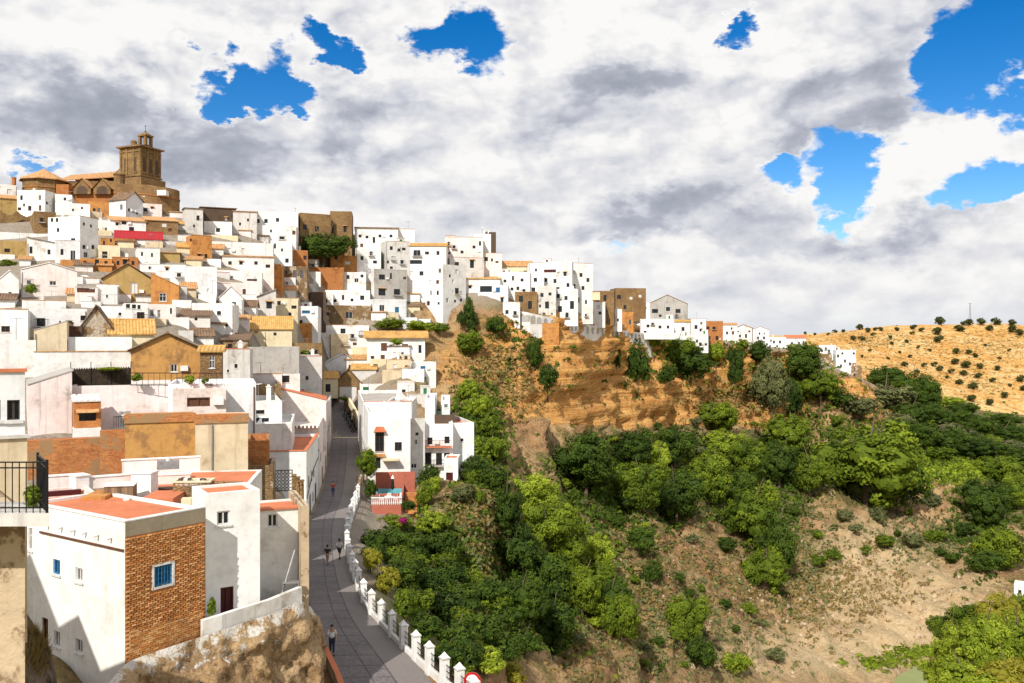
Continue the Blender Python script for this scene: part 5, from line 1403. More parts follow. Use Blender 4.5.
def stairs():
    p=tloc(tw_+.4,.2)-Vector((0,0,1.6)); r=empty('garden_stairs',p,R(6),'orange garden steps between the red terrace and the bushes','stairs')
    for i in range(9):
        mb=MB(); mb.box((0,i*.7,-1.5),(1.5,i*.7+.69,.25*i)); mb.build('step',M['T'],r)
    for k in range(3):
        mb=MB(); mb.lathe([(.12,0),(.2,.35),(0,.35)],8,(1.3,.3+k*2,.25*(.3+k*2)/.7+.1)); o=mb.build('flower_pot',M['terra'],r)
stairs()

# ---------------- boundary wall with pillars along the right of the road
def boundary():
    pix=[(474,710),(459.5,696),(444.5,684.5),(429.5,672),(416,660),(403.5,649),(392,637),(381.5,625.5),(371.5,614.5),(363.5,603),(358.5,590),(355,581),(352,572.5),(349.5,564),(347.8,556.5),(347,549),(347,541.5),(347.5,534),(349,527),(351,520),(353,513),(355.5,506),(358,499)]
    foots=[Vector((*onroad(*p),ZR)) for p in pix]
    base=foots[3]; r=empty('boundary_wall',base,0,'white pillared boundary wall with iron rails along the right of the road','wall')
    n=len(foots)
    pm=MB(); d0=(foots[1]-foots[0])
    for i,f in enumerate(foots):
        d=(foots[min(i+1,n-1)]-foots[max(i-1,0)]); a=math.atan2(d.y,d.x)
        Mx=Matrix.Translation(f-base)@Matrix.Rotation(a,4,'Z')
        s=.21; hh=1.45
        pm=MB()
        pm.box((-s,-s,-.6),(s,s,hh),0,Mx); pm.box((-s-.045,-s-.045,hh+.002),(s+.045,s+.045,hh+.08),1,Mx); pm.box((-s,-s,hh+.082),(s,s,hh+.36),0,Mx,taper=.08)
        pm.build('pillar',[M['V'],M['H']],r)
    for i in range(n-1):
        a,b=foots[i]-base,foots[i+1]-base; d=b-a; L=d.length; u=d/L; w=Vector((-u.y,u.x,0))*.11
        mb=MB(); A=a+u*.215; B=b-u*.215
        up=Vector((0,0,.32)); dn=Vector((0,0,-.6))
        c=[A-w,B-w,B+w,A+w]
        for k in range(4): mb.face([c[k]+dn,c[(k+1)%4]+dn,c[(k+1)%4]+up,c[k]+up])
        mb.face([x+up for x in c]); mb.build('low_wall',M['W'],r)
        mb=MB()
        for z in (.5,.82,1.15): mb.tube(A+Vector((0,0,z)),B+Vector((0,0,z)),.022,n=5)
        nb=9
        for k in range(nb): p=A.lerp(B,(k+.5)/nb); mb.tube(p+Vector((0,0,.3)),p+Vector((0,0,1.2)),.012,n=4)
        mb.build('iron_rail',M['iron'],r)
boundary()
# continuation: plain garden wall from the last pillar to the ornate house, and red coped wall on the left edge
polywall('garden_wall',[Vector((*onroad(359,498),ZR-.3)),Vector((*onroad(361,486),ZR-.3)),Vector((*onroad(364,478),ZR-.3))],1.3,.3,'N','mossy low garden wall from the last pillar to the tree by the ornate house')
polywall('edge_wall',[Vector((*onroad(*p),ZR-.2)) for p in ((352,720),(339.5,684),(326,655),(315,632),(310.5,616))],.75,.22,'W','low wall with red coping along the left edge of the road','wall',True,'terra')
# ------------------------------------------------------------------ church
def church():
    Yc=232.0
    r=empty('church',P(125,205,Yc)-Vector((0,0,4)),0,'golden stone church with a tall bell tower crowning the left of the town','church')
    base=Vector(r.location)
    st=M['Z']; 
    def W(px,py,Y): return P(px,py,Y)-base
    def boxrot(mb,x0,x1,xc,yt,yb,Yd,mi=0,grow=0):
        """square block seen at its corner xc"""
        c=W(xc,yb,Yd); k=(x1-x0)/F*Yd/math.sqrt(2)/2*1.0
        s=k; a=R(45)-math.atan(tx(xc)); q_=P(xc,yb,Yd+s*1.414)-base; Mx=Matrix.Translation(Vector((q_.x,q_.y,0)))@Matrix.Rotation(a,4,'Z')
        z0=c.z; z1=z0+(yb-yt)/F*Yd; g=grow
        mb.box((-s-g,-s-g,z0),(s+g,s+g,z1),mi,Mx); return s,Mx,z0,z1
    # tower shaft
    mb=MB(); s,Mx,z0,z1=boxrot(mb,121.5,159.5,140.5,146,196,Yc)
    tw=mb.build('tower',st,r)
    H_=z1
    mb=MB()
    for zz,g,t in ((z1+.003,.75,.35),(z1-7.6,.35,.35),(z1-1.2,.2,.25)):
        mb=MB(); mb.box((-s-g,-s-g,zz),(s+g,s+g,zz+t),0,Mx); mb.build('cornice',M['S'],tw)
    mb=MB()
    for ax in (0,1):
        for k in (-.93,-.33,.33,.93):
            x=k*s
            a=(x-.28,-s-.18,z1-7.2); b=(x+.28,-s-.003,z1-.0)
            if ax==0: mb.box(a,b,0,Mx)
            else: mb.box((-s-.18,x-.28,z1-7.2),(-s-.003,x+.28,z1),0,Mx)
    mb.build('pilasters',st,tw)
    def arch(mb,x,w,za,zb,face,Mx,s,out=.06,mi=0):
        n=8; pts=[(x-w/2,za),(x+w/2,za)]+[(x+w/2*math.cos(t),zb-w/2+w/2*math.sin(t)) for t in [math.pi*i/n for i in range(n+1)]]
        q=[]
        for (u,z) in pts:
            p=Vector((u,-s-out,z)) if face==0 else Vector((-s-out,u,z))
            q.append(Mx@p)
        if face==1: q=q[::-1]
        mb.face(q,None,mi)
    for face in (0,1):
        for x in ((-.62*s,0,.62*s) if face==0 else (-.45*s,.45*s)):
            mb=MB(); arch(mb,x,1.0,z1-6.3,z1-2.6,face,Mx,s); mb.build('belfry_opening_shade',M['K'],tw)  # flat dark sheet on the solid shaft paints the shade inside the arch
            mb=MB(); 
            p0=(x-.7,-s-.16,z1-6.75); p1=(x+.7,-s-.02,z1-6.4)
            if face==0: mb.box(p0,p1,0,Mx)
            else: mb.box((-s-.16,x-.7,z1-6.75),(-s-.02,x+.7,z1-6.4),0,Mx)
            mb.build('ledge',st,tw)
    # little belfry on top
    mb=MB(); c=W(146,146,Yc); s2=1.25; q_=P(145.5,146,Yc+s*1.3)-base; Mb=Matrix.Translation(Vector((q_.x,q_.y,0)))@Matrix.Rotation(R(45)+.4,4,'Z'); zb=z1+.76
    for i in (-1,1):
        for j in (-1,1): mb.box((i*s2-.65 if i>0 else -s2, j*s2-.6 if j>0 else -s2, zb),(s2 if i>0 else -s2+.65, s2 if j>0 else -s2+.65, zb+2.6),0,Mb)
    mb.box((-s2,-s2,zb-.3),(s2,s2,zb+.35),0,Mb); mb.box((-s2-.2,-s2-.2,zb+2.6),(s2+.2,s2+.2,zb+2.95),0,Mb); mb.box((-s2,-s2,zb+2.953),(s2,s2,zb+3.9),0,Mb,taper=.15); mb.box((-.12,-.12,zb+.35),(.12,.12,zb+2.6),0,Mb)
    bt=mb.build('belfry',st,tw)
    pc=Mb@Vector((0,0,zb+3.9)); mb=MB(); mb.tube(pc,pc+Vector((0,0,2.0)),.05); mb.tube(pc+Vector((-.35,0,1.5)),pc+Vector((.35,0,1.5)),.05); mb.lathe([(0,-.1),(.2,0),(.2,.25),(0,.35)],8,pc); mb.build('cross',M['iron'],r)
    pb=Mx@Vector((-s*.55,s*.1,z1+.7)); mb=MB(); mb.lathe([(.75,0),(.75,.9),(.85,.95),(.6,1.4),(0,1.7)],10,pb); mb.build('stair_turret',st,tw)
    # lower masses round the tower
    mb=MB(); boxrot(mb,117,164,141,176,205,Yc-1); mb.build('tower_base',M['S'],r)
    mb=MB(); 
    c=W(119.5,205,Yc-4); mb.lathe([(1.3,0),(1.3,7.4),(1.5,7.5),(1.5,7.8),(0,9.2)],12,c); mb.build('round_buttress',st,r)
    for px,yt in ((126,184),(136,187),(150,188)):
        mb=MB(); a=W(px,205,Yc-6); mb.box((a.x-.8,a.y,a.z),(a.x+.8,a.y+5,a.z+(205-yt)/F*Yc),taper=.8); mb.build('buttress',st,r)
    # great bastion wall with rounded corner
    mb=MB(); a=W(128,222,Yc-8); z1b=W(150,188,Yc-4).z; x1=W(177.5,200,Yc-2).x; zz0=a.z-2
    prof=[]
    pts=[Vector((a.x-4,a.y+1.5,0)),Vector((x1-6,a.y+1.5,0))]+[Vector((x1-6+6*math.sin(t),a.y+7.5-6*math.cos(t),0)) for t in [math.pi/2*i/8 for i in range(1,9)]]+[Vector((x1-.42*16,a.y+7.5+16,0))]
    hs=[0.7,0.4]+[0.2-.4*i/8 for i in range(1,9)]+[-.3]
    for (p,q,h0,h1) in zip(pts[:-1],pts[1:],hs[:-1],hs[1:]):
        mb.face([p+Vector((0,0,zz0)),q+Vector((0,0,zz0)),q+Vector((0,0,z1b+h1)),p+Vector((0,0,z1b+h0))])
    mb.face([p+Vector((0,0,z1b+h)) for p,h in zip(pts,hs)]+[Vector((a.x-4,a.y+22,z1b-1))])
    bo=mb.build('bastion',M['S'],r)
    mb=MB(); 
    for (p,q,h0,h1) in zip(pts[:-1],pts[1:],hs[:-1],hs[1:]):
        n=(q-p).normalized(); n=Vector((n.y,-n.x,0))*.15
        mb.face([p+n+Vector((0,0,z1b-2.5+h0)),q+n+Vector((0,0,z1b-2.5+h1)),q+n+Vector((0,0,z1b-2.2+h1)),p+n+Vector((0,0,z1b-2.2+h0))]); mb.face([p+Vector((0,0,z1b-2.2+h0)),p+n+Vector((0,0,z1b-2.2+h0)),q+n+Vector((0,0,z1b-2.2+h1)),q+Vector((0,0,z1b-2.2+h1))])
    mb.build('string_course',M['R'],bo)
    mb=MB(); a=W(157,192,Yc-6.8); mb.box((a.x,a.y,a.z-.8),(a.x+2.2,a.y+2,a.z+.5)); mb.build('white_kiosk',M['V'],r)
    # nave
    a=W(60,196,Yc+2); b=W(119,196,Yc+2); z=a.z; top=W(60,181,Yc+2).z; pk=W(60,175.5,Yc+8).z
    mb=MB(); mb.box((a.x,a.y,z),(b.x,a.y+12,top)); 
    nv=mb.build('nave',st,r)
    mb=MB(); corrug(mb,(a.x-.3,a.y-.5,top),(b.x,a.y-.5,top+1.0),(b.x,a.y+6,pk+1.2),(a.x-.3,a.y+6,pk),step=.7,th=.12); corrug(mb,(b.x,a.y+12.5,top),(a.x,a.y+12.5,top),(a.x,a.y+6,pk),(b.x,a.y+6,pk+1.2),step=.7); mb.build('roof',M['tile'],nv)
    mb=MB(); mb.box((a.x,a.y-3,z-5),(b.x+3,a.y-.004,z+1.6)); mb.build('aisle',M['R'],r)
    for px in (82,102):
        mb=MB(); c=W(px,194,Yc-2); w=8.5/F*Yc; hh=2.9
        for d in (0,):
            p0=[Vector((c.x-w,c.y,c.z)),Vector((c.x+w,c.y,c.z)),Vector((c.x+w,c.y,c.z+hh*.45)),Vector((c.x,c.y,c.z+hh*1.35)),Vector((c.x-w,c.y,c.z+hh*.45))]
            q0=[p+Vector((0,3.5,0)) for p in p0]
            mb.face(p0); mb.face(q0[::-1])
            for i in range(5): mb.face([p0[i],p0[(i+1)%5],q0[(i+1)%5],q0[i]])
        ch_=mb.build('chapel',st,r)
        mb=MB(); n=10; pts_=[(w*.62,0),]+[(w*.62*math.cos(t),hh*.25+w*.62*math.sin(t)) for t in [math.pi*i/n for i in range(n+1)]]+[(-w*.62,0)]
        mb.face([Vector((c.x+u,c.y-.06,c.z+.01+v)) for u,v in pts_]); mb.build('arch_opening_shade',M['K'],ch_)  # dark face on the chapel front paints the shade under its arch
        mb=MB(); 
        for sx in (-1,1): mb.face([p0[3]+Vector((0,-.3,.15)),p0[3]+Vector((0,3.6,.15)),(p0[2] if sx>0 else p0[4])+Vector((sx*.4,3.6,0)),(p0[2] if sx>0 else p0[4])+Vector((sx*.4,-.3,0))])
        mb.build('roof',M['tile'],ch_)
    # octagonal drum with pyramid roof
    mb=MB(); c=W(44,198,Yc); rad=21.5/F*Yc; zt=(198-181.5)/F*Yc
    mb.lathe([(rad*.93,-5),(rad*.93,zt)],8,c,a0=.2,a1=.2+2*math.pi); dr=mb.build('crossing_drum',st,r)
    mb=MB(); mb.lathe([(rad*1.08,zt-.1),(rad*1.08,zt+.2),(.3,zt+12/F*Yc),(0,zt+13.5/F*Yc)],8,c,a0=.2,a1=.2+2*math.pi); mb.build('roof',M['tile'],dr)
    mb=MB(); mb.lathe([(rad*.96,zt*.5),(rad*.96,zt*.5+.25)],8,c,a0=.2,a1=.2+2*math.pi); mb.build('band',M['R'],dr)
    mb=MB(); a=W(56,193,Yc-3); mb.box((a.x,a.y,a.z-2),(a.x+3.2,a.y+6,a.z+2.2)); mb.build('sacristy',M['R'],r)
church()
# chimney of the house at the far left
tag(MB.build((lambda m:(m.box((-.35,-.35,0),(.35,.35,1.7)),m.box((-.45,-.45,1.703),(.45,.45,1.9)),m)[2])(MB()),'chimney_stack',M['R']),'brick chimney stack on the skyline at the far left','chimney stack').location=P(14,185,226)
# ruined arches at the left edge
def arches():
    r=empty('ruined_arch_wall',P(0,234,205),R(25),'tan ruined wall with three open arches at the left edge below the tiled lean roof','ruin')
    L=9.0; th=1.2; H_=5.6; mb=MB(); holes=[(.8,2.2,2.6),(3.6,5.6,3.4),(6.6,8.0,3.0)]
    n=90
    def solid(x,z):
        for a,b,h in holes:
            rr_=(b-a)/2; cx=(a+b)/2
            if a<x<b and z<h-rr_ : return False
            if (x-cx)**2+(z-(h-rr_))**2<rr_**2: return False
        return z<H_-1.2*abs(math.sin(x*.9))-.5*(x/9)**2
    dz=.2;dx=.2
    nx,nz=int(L/dx),int(H_/dz)
    S=[[solid((i+.5)*dx,(j+.5)*dz) for j in range(nz)] for i in range(nx)]
    g=lambda i,j:0<=i<nx and 0<=j<nz and S[i][j]
    for i in range(nx):
        for j in range(nz):
            if not S[i][j]: continue
            x0,x1,z0,z1=i*dx,(i+1)*dx,j*dz,(j+1)*dz
            mb.face([(x0,0,z0),(x1,0,z0),(x1,0,z1),(x0,0,z1)]); mb.face([(x1,th,z0),(x0,th,z0),(x0,th,z1),(x1,th,z1)])
            if not g(i-1,j): mb.face([(x0,th,z0),(x0,0,z0),(x0,0,z1),(x0,th,z1)])
            if not g(i+1,j): mb.face([(x1,0,z0),(x1,th,z0),(x1,th,z1),(x1,0,z1)])
            if not g(i,j+1): mb.face([(x0,0,z1),(x1,0,z1),(x1,th,z1),(x0,th,z1)])
            if not g(i,j-1): mb.face([(x0,th,z0),(x1,th,z0),(x1,0,z0),(x0,0,z0)])
    mb.build('arcade',M['Z'],r)
    mb=MB(); mb.box((0,4,0),(L,8,4.2)); mb.build('rear_wall',M['K'],r)
arches()
# cliff-top arcade / promenade wall
def promenade():
    px=[519,530,542,556,570,585,600,615,630,645,660,672]; top=[311,313,315.5,318.5,321,324,327,329.5,331,333.5,335.5,337]
    hs=[9,9,8.5,8.5,8,7.5,7,6.5,6,5.5,5,5]
    Ys=[]
    for a,b,h_ in zip(px,top,hs):
        p=hit(a,b+h_); q=float(np.interp(a,[519,560,640,672],[249,256,320,345])); Ys.append(min(q+6,max(q-20,p.y)) if p else q)
    Ys=[Ys[0]]+[(Ys[i-1]+2*Ys[i]+Ys[i+1])/4-3.0 for i in range(1,len(Ys)-1)]+[Ys[-1]]
    tops=[P(a,b,c) for a,b,c in zip(px,top,Ys)]
    base=tops[0]-Vector((0,0,6)); r=empty('promenade_wall',base,0,'long white arcaded promenade wall running along the rim of the orange cliff','wall')
    mb=MB(); ar=[]
    for i in range(len(px)-1):
        a,b=tops[i]-base,tops[i+1]-base; d=Vector((b.x-a.x,b.y-a.y,0)); L=d.length; u=d/L; ang=math.atan2(d.y,d.x); h=hs[i]/F*Ys[i]; zb=min(a.z,b.z)-h
        n=Vector((-u.y,u.x,0))
        lo=Vector((a.x,a.y,zb-5)); q=lambda s,z,dd=0:Vector((a.x,a.y,0))+u*s+n*dd+Vector((0,0,z))
        zt=lambda s:a.z+(b.z-a.z)*s/L
        mb.face([q(0,zb-6),q(L,zb-6),q(L,zt(L)),q(0,zt(0))]); mb.face([q(0,zt(0)),q(L,zt(L)),q(L,zt(L),.6),q(0,zt(0),.6)]); mb.face([q(L,zb-6,.6),q(0,zb-6,.6),q(0,zt(0),.6),q(L,zt(L),.6)])
        k=max(2,int(L/3.2))
        for j in range(k):
            s=L*(j+.5)/k; w=.85
            m=MB(); zt_=zt(s)-.55
            pts=[(s-w,zb+.1),(s+w,zb+.1)]+[(s+w*math.cos(t),zt_-w*.7+w*.7*math.sin(t)) for t in [math.pi*e/6 for e in range(7)]]
            m.face([q(x,z,-.04) for x,z in pts]); ar.append(m)
    mb.build('wall_body',M['W'],r)
    for m in ar: m.build('arch_niche_shade',M['G'],r)  # grey faces on the flat wall paint the shade of arched recesses
promenade()
H(539,559,323,340,'T','orange brick retaining buttress built into the cliff under the arcade','',Y=(hit(549,340) or P(549,340,250)).y,clutter=False,par=.05,cat='buttress',name='cliff_buttress',dep=6,ext=2,fl='gfloor')
H(655,690,330,352,'N','brown stone retaining wall below the white houses at the cliff edge','',clutter=False,par=.1,cat='wall',name='retaining_wall',dep=6)
# hill pole and hut
def pole():
    b=hit(970,319,True) or P(970,319,950)
    r=empty('power_pole',b,0,'thin lattice power pole on the crest of the ochre hill','power pole')
    mb=MB(); h=17
    for sx,sy in ((-1,-1),(1,-1),(1,1),(-1,1)): mb.tube((sx*.8,sy*.8,-.5),(sx*.2,sy*.2,h),.14,.1,n=4)
    for i in range(9): z=h*i/9; k=.8-.6*i/9; mb.tube((-k,-k,z),(k,-k,z+1.6),.08,n=3); mb.tube((k,-k,z),(-k,-k,z+1.6),.08,n=3)
    mb.build('mast',M['steel'],r); mb=MB(); mb.box((-2.6,-.1,h-.6),(2.6,.1,h-.3)); mb.build('cross_arm',M['steel'],r)
pole()
H(1014,1040,584,598,'V','tiny white hut half cut by the right edge of the photo','1020 592 3 4',Y=258,cat='hut',name='riverside_hut',clutter=False,ext=.5)

# small houses wherever the ground would show bare between the houses above
MARKS=[(141,150,'the bell tower'),(45,180,'the church drum'),(165,200,'the church bastion'),(16,222,'the ruined arches'),(73,235,'the white cube house'),(137,236,'the red sheet roof'),(145,228,'the long tiled house'),(199,248,'the orange tower house'),
 (15,250,'the ochre yellow wall'),(202,284,'the big blank wall'),(110,265,'the orange and brick houses'),(127,286,'the ochre gable with the white blind'),(50,285,'the low pink gable'),(238,262,'the pinkish house with tiled eave'),(231,302,'the white gabled house'),
 (262,330,'the long ochre tiled roof'),(177,364,'the old ochre ruin'),(130,332,'the yellow striped tiles'),(160,318,'the pink grilled house'),(313,226,'the wide stone ruin'),(341,228,'the stone tower ruin'),(325,248,'the garden tree'),(325,275,'the long brick wall house'),
 (388,285,'the big grey house'),(375,236,'the brown roofed skyline house'),(426,255,'the tiled terrace house'),(443,285,'the tall blank cliff house'),(345,315,'the brown patchy stone house'),(306,315,'the blue tarpaulin'),(395,345,'the overhanging tiled eave'),(343,374,'the gabled warehouse'),
 (348,394,'the garage'),(272,365,'the grey cement wall'),(195,325,'the brown lean roof'),(272,300,'the cream one window house'),(50,340,'the stained ochre parapet'),(210,215,'the dark brown stained wall'),(272,222,'the large skyline house'),(380,392,'the yard with the green door'),(288,275,'the brown house with white framed windows'),(85,340,'the steep dark gable'),(14,325,'the blocky house at the left edge'),(60,315,'the large white roofed house'),(300,400,'the brown gabled pink house')]
def fillers():
    bpy.context.view_layer.update(); dg=bpy.context.evaluated_depsgraph_get(); rn=random.Random(21); used=[]; labs=set(); n=0
    for py in range(212,408,6):
        for k in range(0,62):
            px=4+k*7+(py//6%2)*3
            if px>424 or (px>326 and py>372 and px<362): continue
            if px<40 and py<235: continue
            w=rn.uniform(11,19)*(1+max(0,(py-280))/260); h=rn.uniform(7.5,10)*(1+max(0,(py-280))/200)
            if any(abs(px-u)<(w+uw)*.47 and abs(py-v)<8 for u,v,uw in used): continue
            d=Vector((tx(px),1,(HZ-py)/F)).normalized()
            ok,loc_,nr,fi,ob,mt=sc.ray_cast(dg,Vector((0,0,0)),d)
            if not ok or ob.name!='hillside' or loc_.y>285: continue
            cands=sorted(MARKS,key=lambda m:(m[0]-px)**2+1.6*(m[1]-py)**2)[:4]
            col=rn.choice(('W','W','V','P','H','W','C','E','V','T')); rf=rn.choice(('flat','flat','flat','tile','shed')); lab=None
            for m in cands:
                dx,dy=px-m[0],py-m[1]
                rel='right of' if dx>abs(dy) else 'left of' if -dx>abs(dy) else 'just below' if dy>0 else 'just above'
                cn={'W':'white','V':'bright white','P':'pinkish','H':'grey white','C':'cream','E':'beige','T':'orange'}[col]
                l='small %s %s house %s %s'%(cn,'flat roofed' if rf=='flat' else 'tile roofed',rel,m[2])
                if l not in labs: lab=l; break
            if lab is None: continue
            labs.add(lab); used.append((px,py,w)); n+=1
            H(px-w/2,px+w/2,py-h*.75,py+h*.35,col,lab,'',Y=loc_.y-.3,roof=rf,rise=rn.uniform(.5,1.1),rm=rn.choice(('tile','otile','dtile','tile')),ext=1.5,dep=rn.uniform(4.5,7),name='small_house',cat='house',clutter=None if rf=='flat' else None)
    print('fillers',n)
fillers()

# ------------------------------------------------------------------ people
def skinmesh(name,verts,edges,radii,mat,parent,sub=2,root=0):
    me=bpy.data.meshes.new(name); me.from_pydata(verts,edges,[]); o=bpy.data.objects.new(name+'_tmp',me); COL.objects.link(o)
    m=o.modifiers.new('s','SKIN'); 
    for i,v in enumerate(me.skin_vertices[0].data):
        rr_=radii[i]; v.radius=(rr_,rr_) if not isinstance(rr_,tuple) else rr_
        v.use_root=(i==root)
    m.use_smooth_shade=True
    o.modifiers.new('b','SUBSURF').levels=sub
    dg=bpy.context.evaluated_depsgraph_get(); ev=o.evaluated_get(dg); nm=bpy.data.meshes.new_from_object(ev)
    bpy.data.objects.remove(o); nm.name=name; nm.materials.clear(); nm.materials.append(mat)
    for p in nm.polygons: p.use_smooth=True; p.material_index=0
    q=bpy.data.objects.new(name,nm); COL.objects.link(q); q.parent=parent; return q
M['skin']=flat('skin',(.42,.24,.16),.6,0,.05); M['hair']=flat('dark_hair',(.03,.02,.015),.7)
def person(px,py,label,shirt,trousers,stride=.25,rz=0,shorts=False,scale=1,hat=None):
    Y=F*19/(py-HZ) if py>438 else 190.0
    loc_=P(px,py,Y); 
    if py>438: loc_.z=ZR+.10
    r=empty('person',loc_,rz,label,'person')
    s=scale; st=stride
    V=[(0,0,.93),(0,0,1.12),(0,0,1.38),(0,-.01,1.50),(0,-.02,1.60),(0,-.02,1.70),
       (.09,0,.90),(.10,-st*.55,.50),(.10,-st*.75,.08),(.10,-st*.75-.14,.035),
       (-.09,0,.90),(-.10,st*.45,.50),(-.10,st*.95,.10),(-.10,st*.95-.13,.04),
       (.19,0,1.40),(.25,st*.35,1.14),(.25,st*.2-.1,.90),(.25,st*.2-.14,.80),
       (-.19,0,1.40),(-.25,-st*.35,1.14),(-.25,-st*.4-.1,.92),(-.25,-st*.4-.14,.82)]
    V=[tuple(c*s for c in v) for v in V]
    E=[(0,1),(1,2),(2,3),(3,4),(4,5),(0,6),(6,7),(7,8),(8,9),(0,10),(10,11),(11,12),(12,13),(2,14),(14,15),(15,16),(16,17),(2,18),(18,19),(19,20),(20,21)]
    Rd=[(.15,.11),(.13,.10),(.16,.11),.055,.095,.08,.095,.062,.042,.035,.095,.062,.042,.035,.06,.045,.032,.03,.06,.045,.032,.03]
    Rd=[(tuple(c*s for c in x) if isinstance(x,tuple) else x*s) for x in Rd]
    skinmesh('body',V,E,Rd,M['skin'],r)
    up=[0,1,2,14,15,18,19]; mp={k:i for i,k in enumerate(up)}
    skinmesh('shirt',[V[k] for k in up],[(mp[a],mp[b]) for a,b in E if a in mp and b in mp],[tuple(c*1.18 for c in Rd[k]) if isinstance(Rd[k],tuple) else Rd[k]*1.25 for k in up],shirt,r)
    lo=[0,6,7,10,11]+([] if shorts else [8,12]); mp={k:i for i,k in enumerate(lo)}
    skinmesh('shorts' if shorts else 'trousers',[V[k] for k in lo],[(mp[a],mp[b]) for a,b in E if a in mp and b in mp],[tuple(c*1.12 for c in Rd[k]) if isinstance(Rd[k],tuple) else Rd[k]*1.3 for k in lo],trousers,r)
    mb=MB(); mb.lathe([(0,.13),(.06,.12),(.095,.06),(.1,0),(.09,-.06),(.0,-.07)],10,(0,.015*s,1.655*s)); mb.build('hair' if not hat else 'hat',hat or M['hair'],r,smooth=True)
    mb=MB()
    for v in (V[9],V[13]): mb.box((v[0]-.045,v[1]-.06,max(0,v[2]-.05)),(v[0]+.045,v[1]+.13,v[2]+.035))
    mb.build('shoes',M['black_plastic'],r)
    return r
C_=lambda n,c:flat(n,c,.8)
person(332,655.5,'man in white shirt and dark trousers walking along the left of the road',C_('white_shirt',(.75,.74,.75)),C_('navy_trousers',(.03,.04,.06)),.22,R(8))
person(327.5,566,'woman in dark top and pale shorts walking in the sunlit patch of road',C_('black_top',(.03,.03,.03)),C_('tan_shorts',(.45,.33,.22)),.3,R(170),True,.97)
person(339.5,560,'man in white shirt and dark shorts walking in the sunlit patch of road',C_('pale_shirt',(.7,.7,.72)),C_('dark_shorts',(.04,.05,.07)),.3,R(165),True)
person(333,496.5,'person in red top and blue trousers on the shaded part of the road',C_('red_top',(.45,.06,.04)),C_('blue_jeans',(.05,.09,.2)),.2,R(10))
person(336.5,430,'person in pinkish white clothes on the ramp left of the parked scooters',C_('pink_shirt',(.7,.55,.52)),C_('pale_trousers',(.6,.55,.5)),.15,R(0))

# ------------------------------------------------------------------ parked scooters
def scooter():
    r=empty('scooter',(0,0,0),0,'','scooter','scooters parked along the ramp wall')
    for y in (-.62,.62):
        w=MB(); Mx=Matrix.Translation((0,y,.25))@Matrix.Rotation(R(90),4,'Y')
        for k in range(14):
            a,b=2*math.pi*k/14,2*math.pi*(k+1)/14
            w.tube(Mx@Vector((.2*math.cos(a),.2*math.sin(a),0)),Mx@Vector((.2*math.cos(b),.2*math.sin(b),0)),.06,n=6,caps=False)
        wo=w.build('wheel',M['black_plastic'],r); m=MB(); m.tube((-.04,y,.25),(.04,y,.25),.13,n=10); m.build('rim',M['steel'],wo)
    m=MB(); m.box((-.16,-.1,.28),(.16,.7,.62),taper=.8); m.box((-.15,-.5,.22),(.15,-.1,.32)); m.box((-.2,-.62,.3),(.2,-.5,.95),taper=.75); m.build('body',M['scoot'],r)
    m=MB(); m.box((-.14,-.05,.63),(.14,.65,.76),taper=.85); m.build('seat',M['black_plastic'],r)
    m=MB(); m.tube((0,-.6,.3),(0,-.45,1.05),.03); m.tube((-.32,-.42,1.05),(.32,-.42,1.05),.025); m.build('handlebar',M['iron'],r)
    m=MB(); m.box((-.17,-.56,.97),(.17,-.52,1.35),taper=.8); m.build('windshield',M['glass'],r)
    m=MB(); m.tube((0,-.66,.85),(0,-.6,.85),.08,n=10); m.build('headlight',M['white_paint'],r)
    return r
M['scoot']=flat('dark_scooter_paint',(.03,.035,.05),.3)
scs=scooter()
lb=['dark scooter parked nearest the road end of the ramp','second dark scooter from the road end of the ramp','third dark scooter from the road end of the ramp','fourth dark scooter from the road end of the ramp','farthest dark scooter parked up the ramp']
for i in range(5):
    c=scs if i==0 else copy_tree(scs); c['label']=lb[i]
    f=i/4; a=P(356.2,435.5,181.5); b=P(347.5,421.5,194)
    p=a.lerp(b,f); zr=-19+.1+(p.y-177.5)/28.5*(zat(404,206)+19)
    c.location=(p.x,p.y,zr); c.rotation_euler=(0,0,R(-70)); c.scale=(1.25,)*3

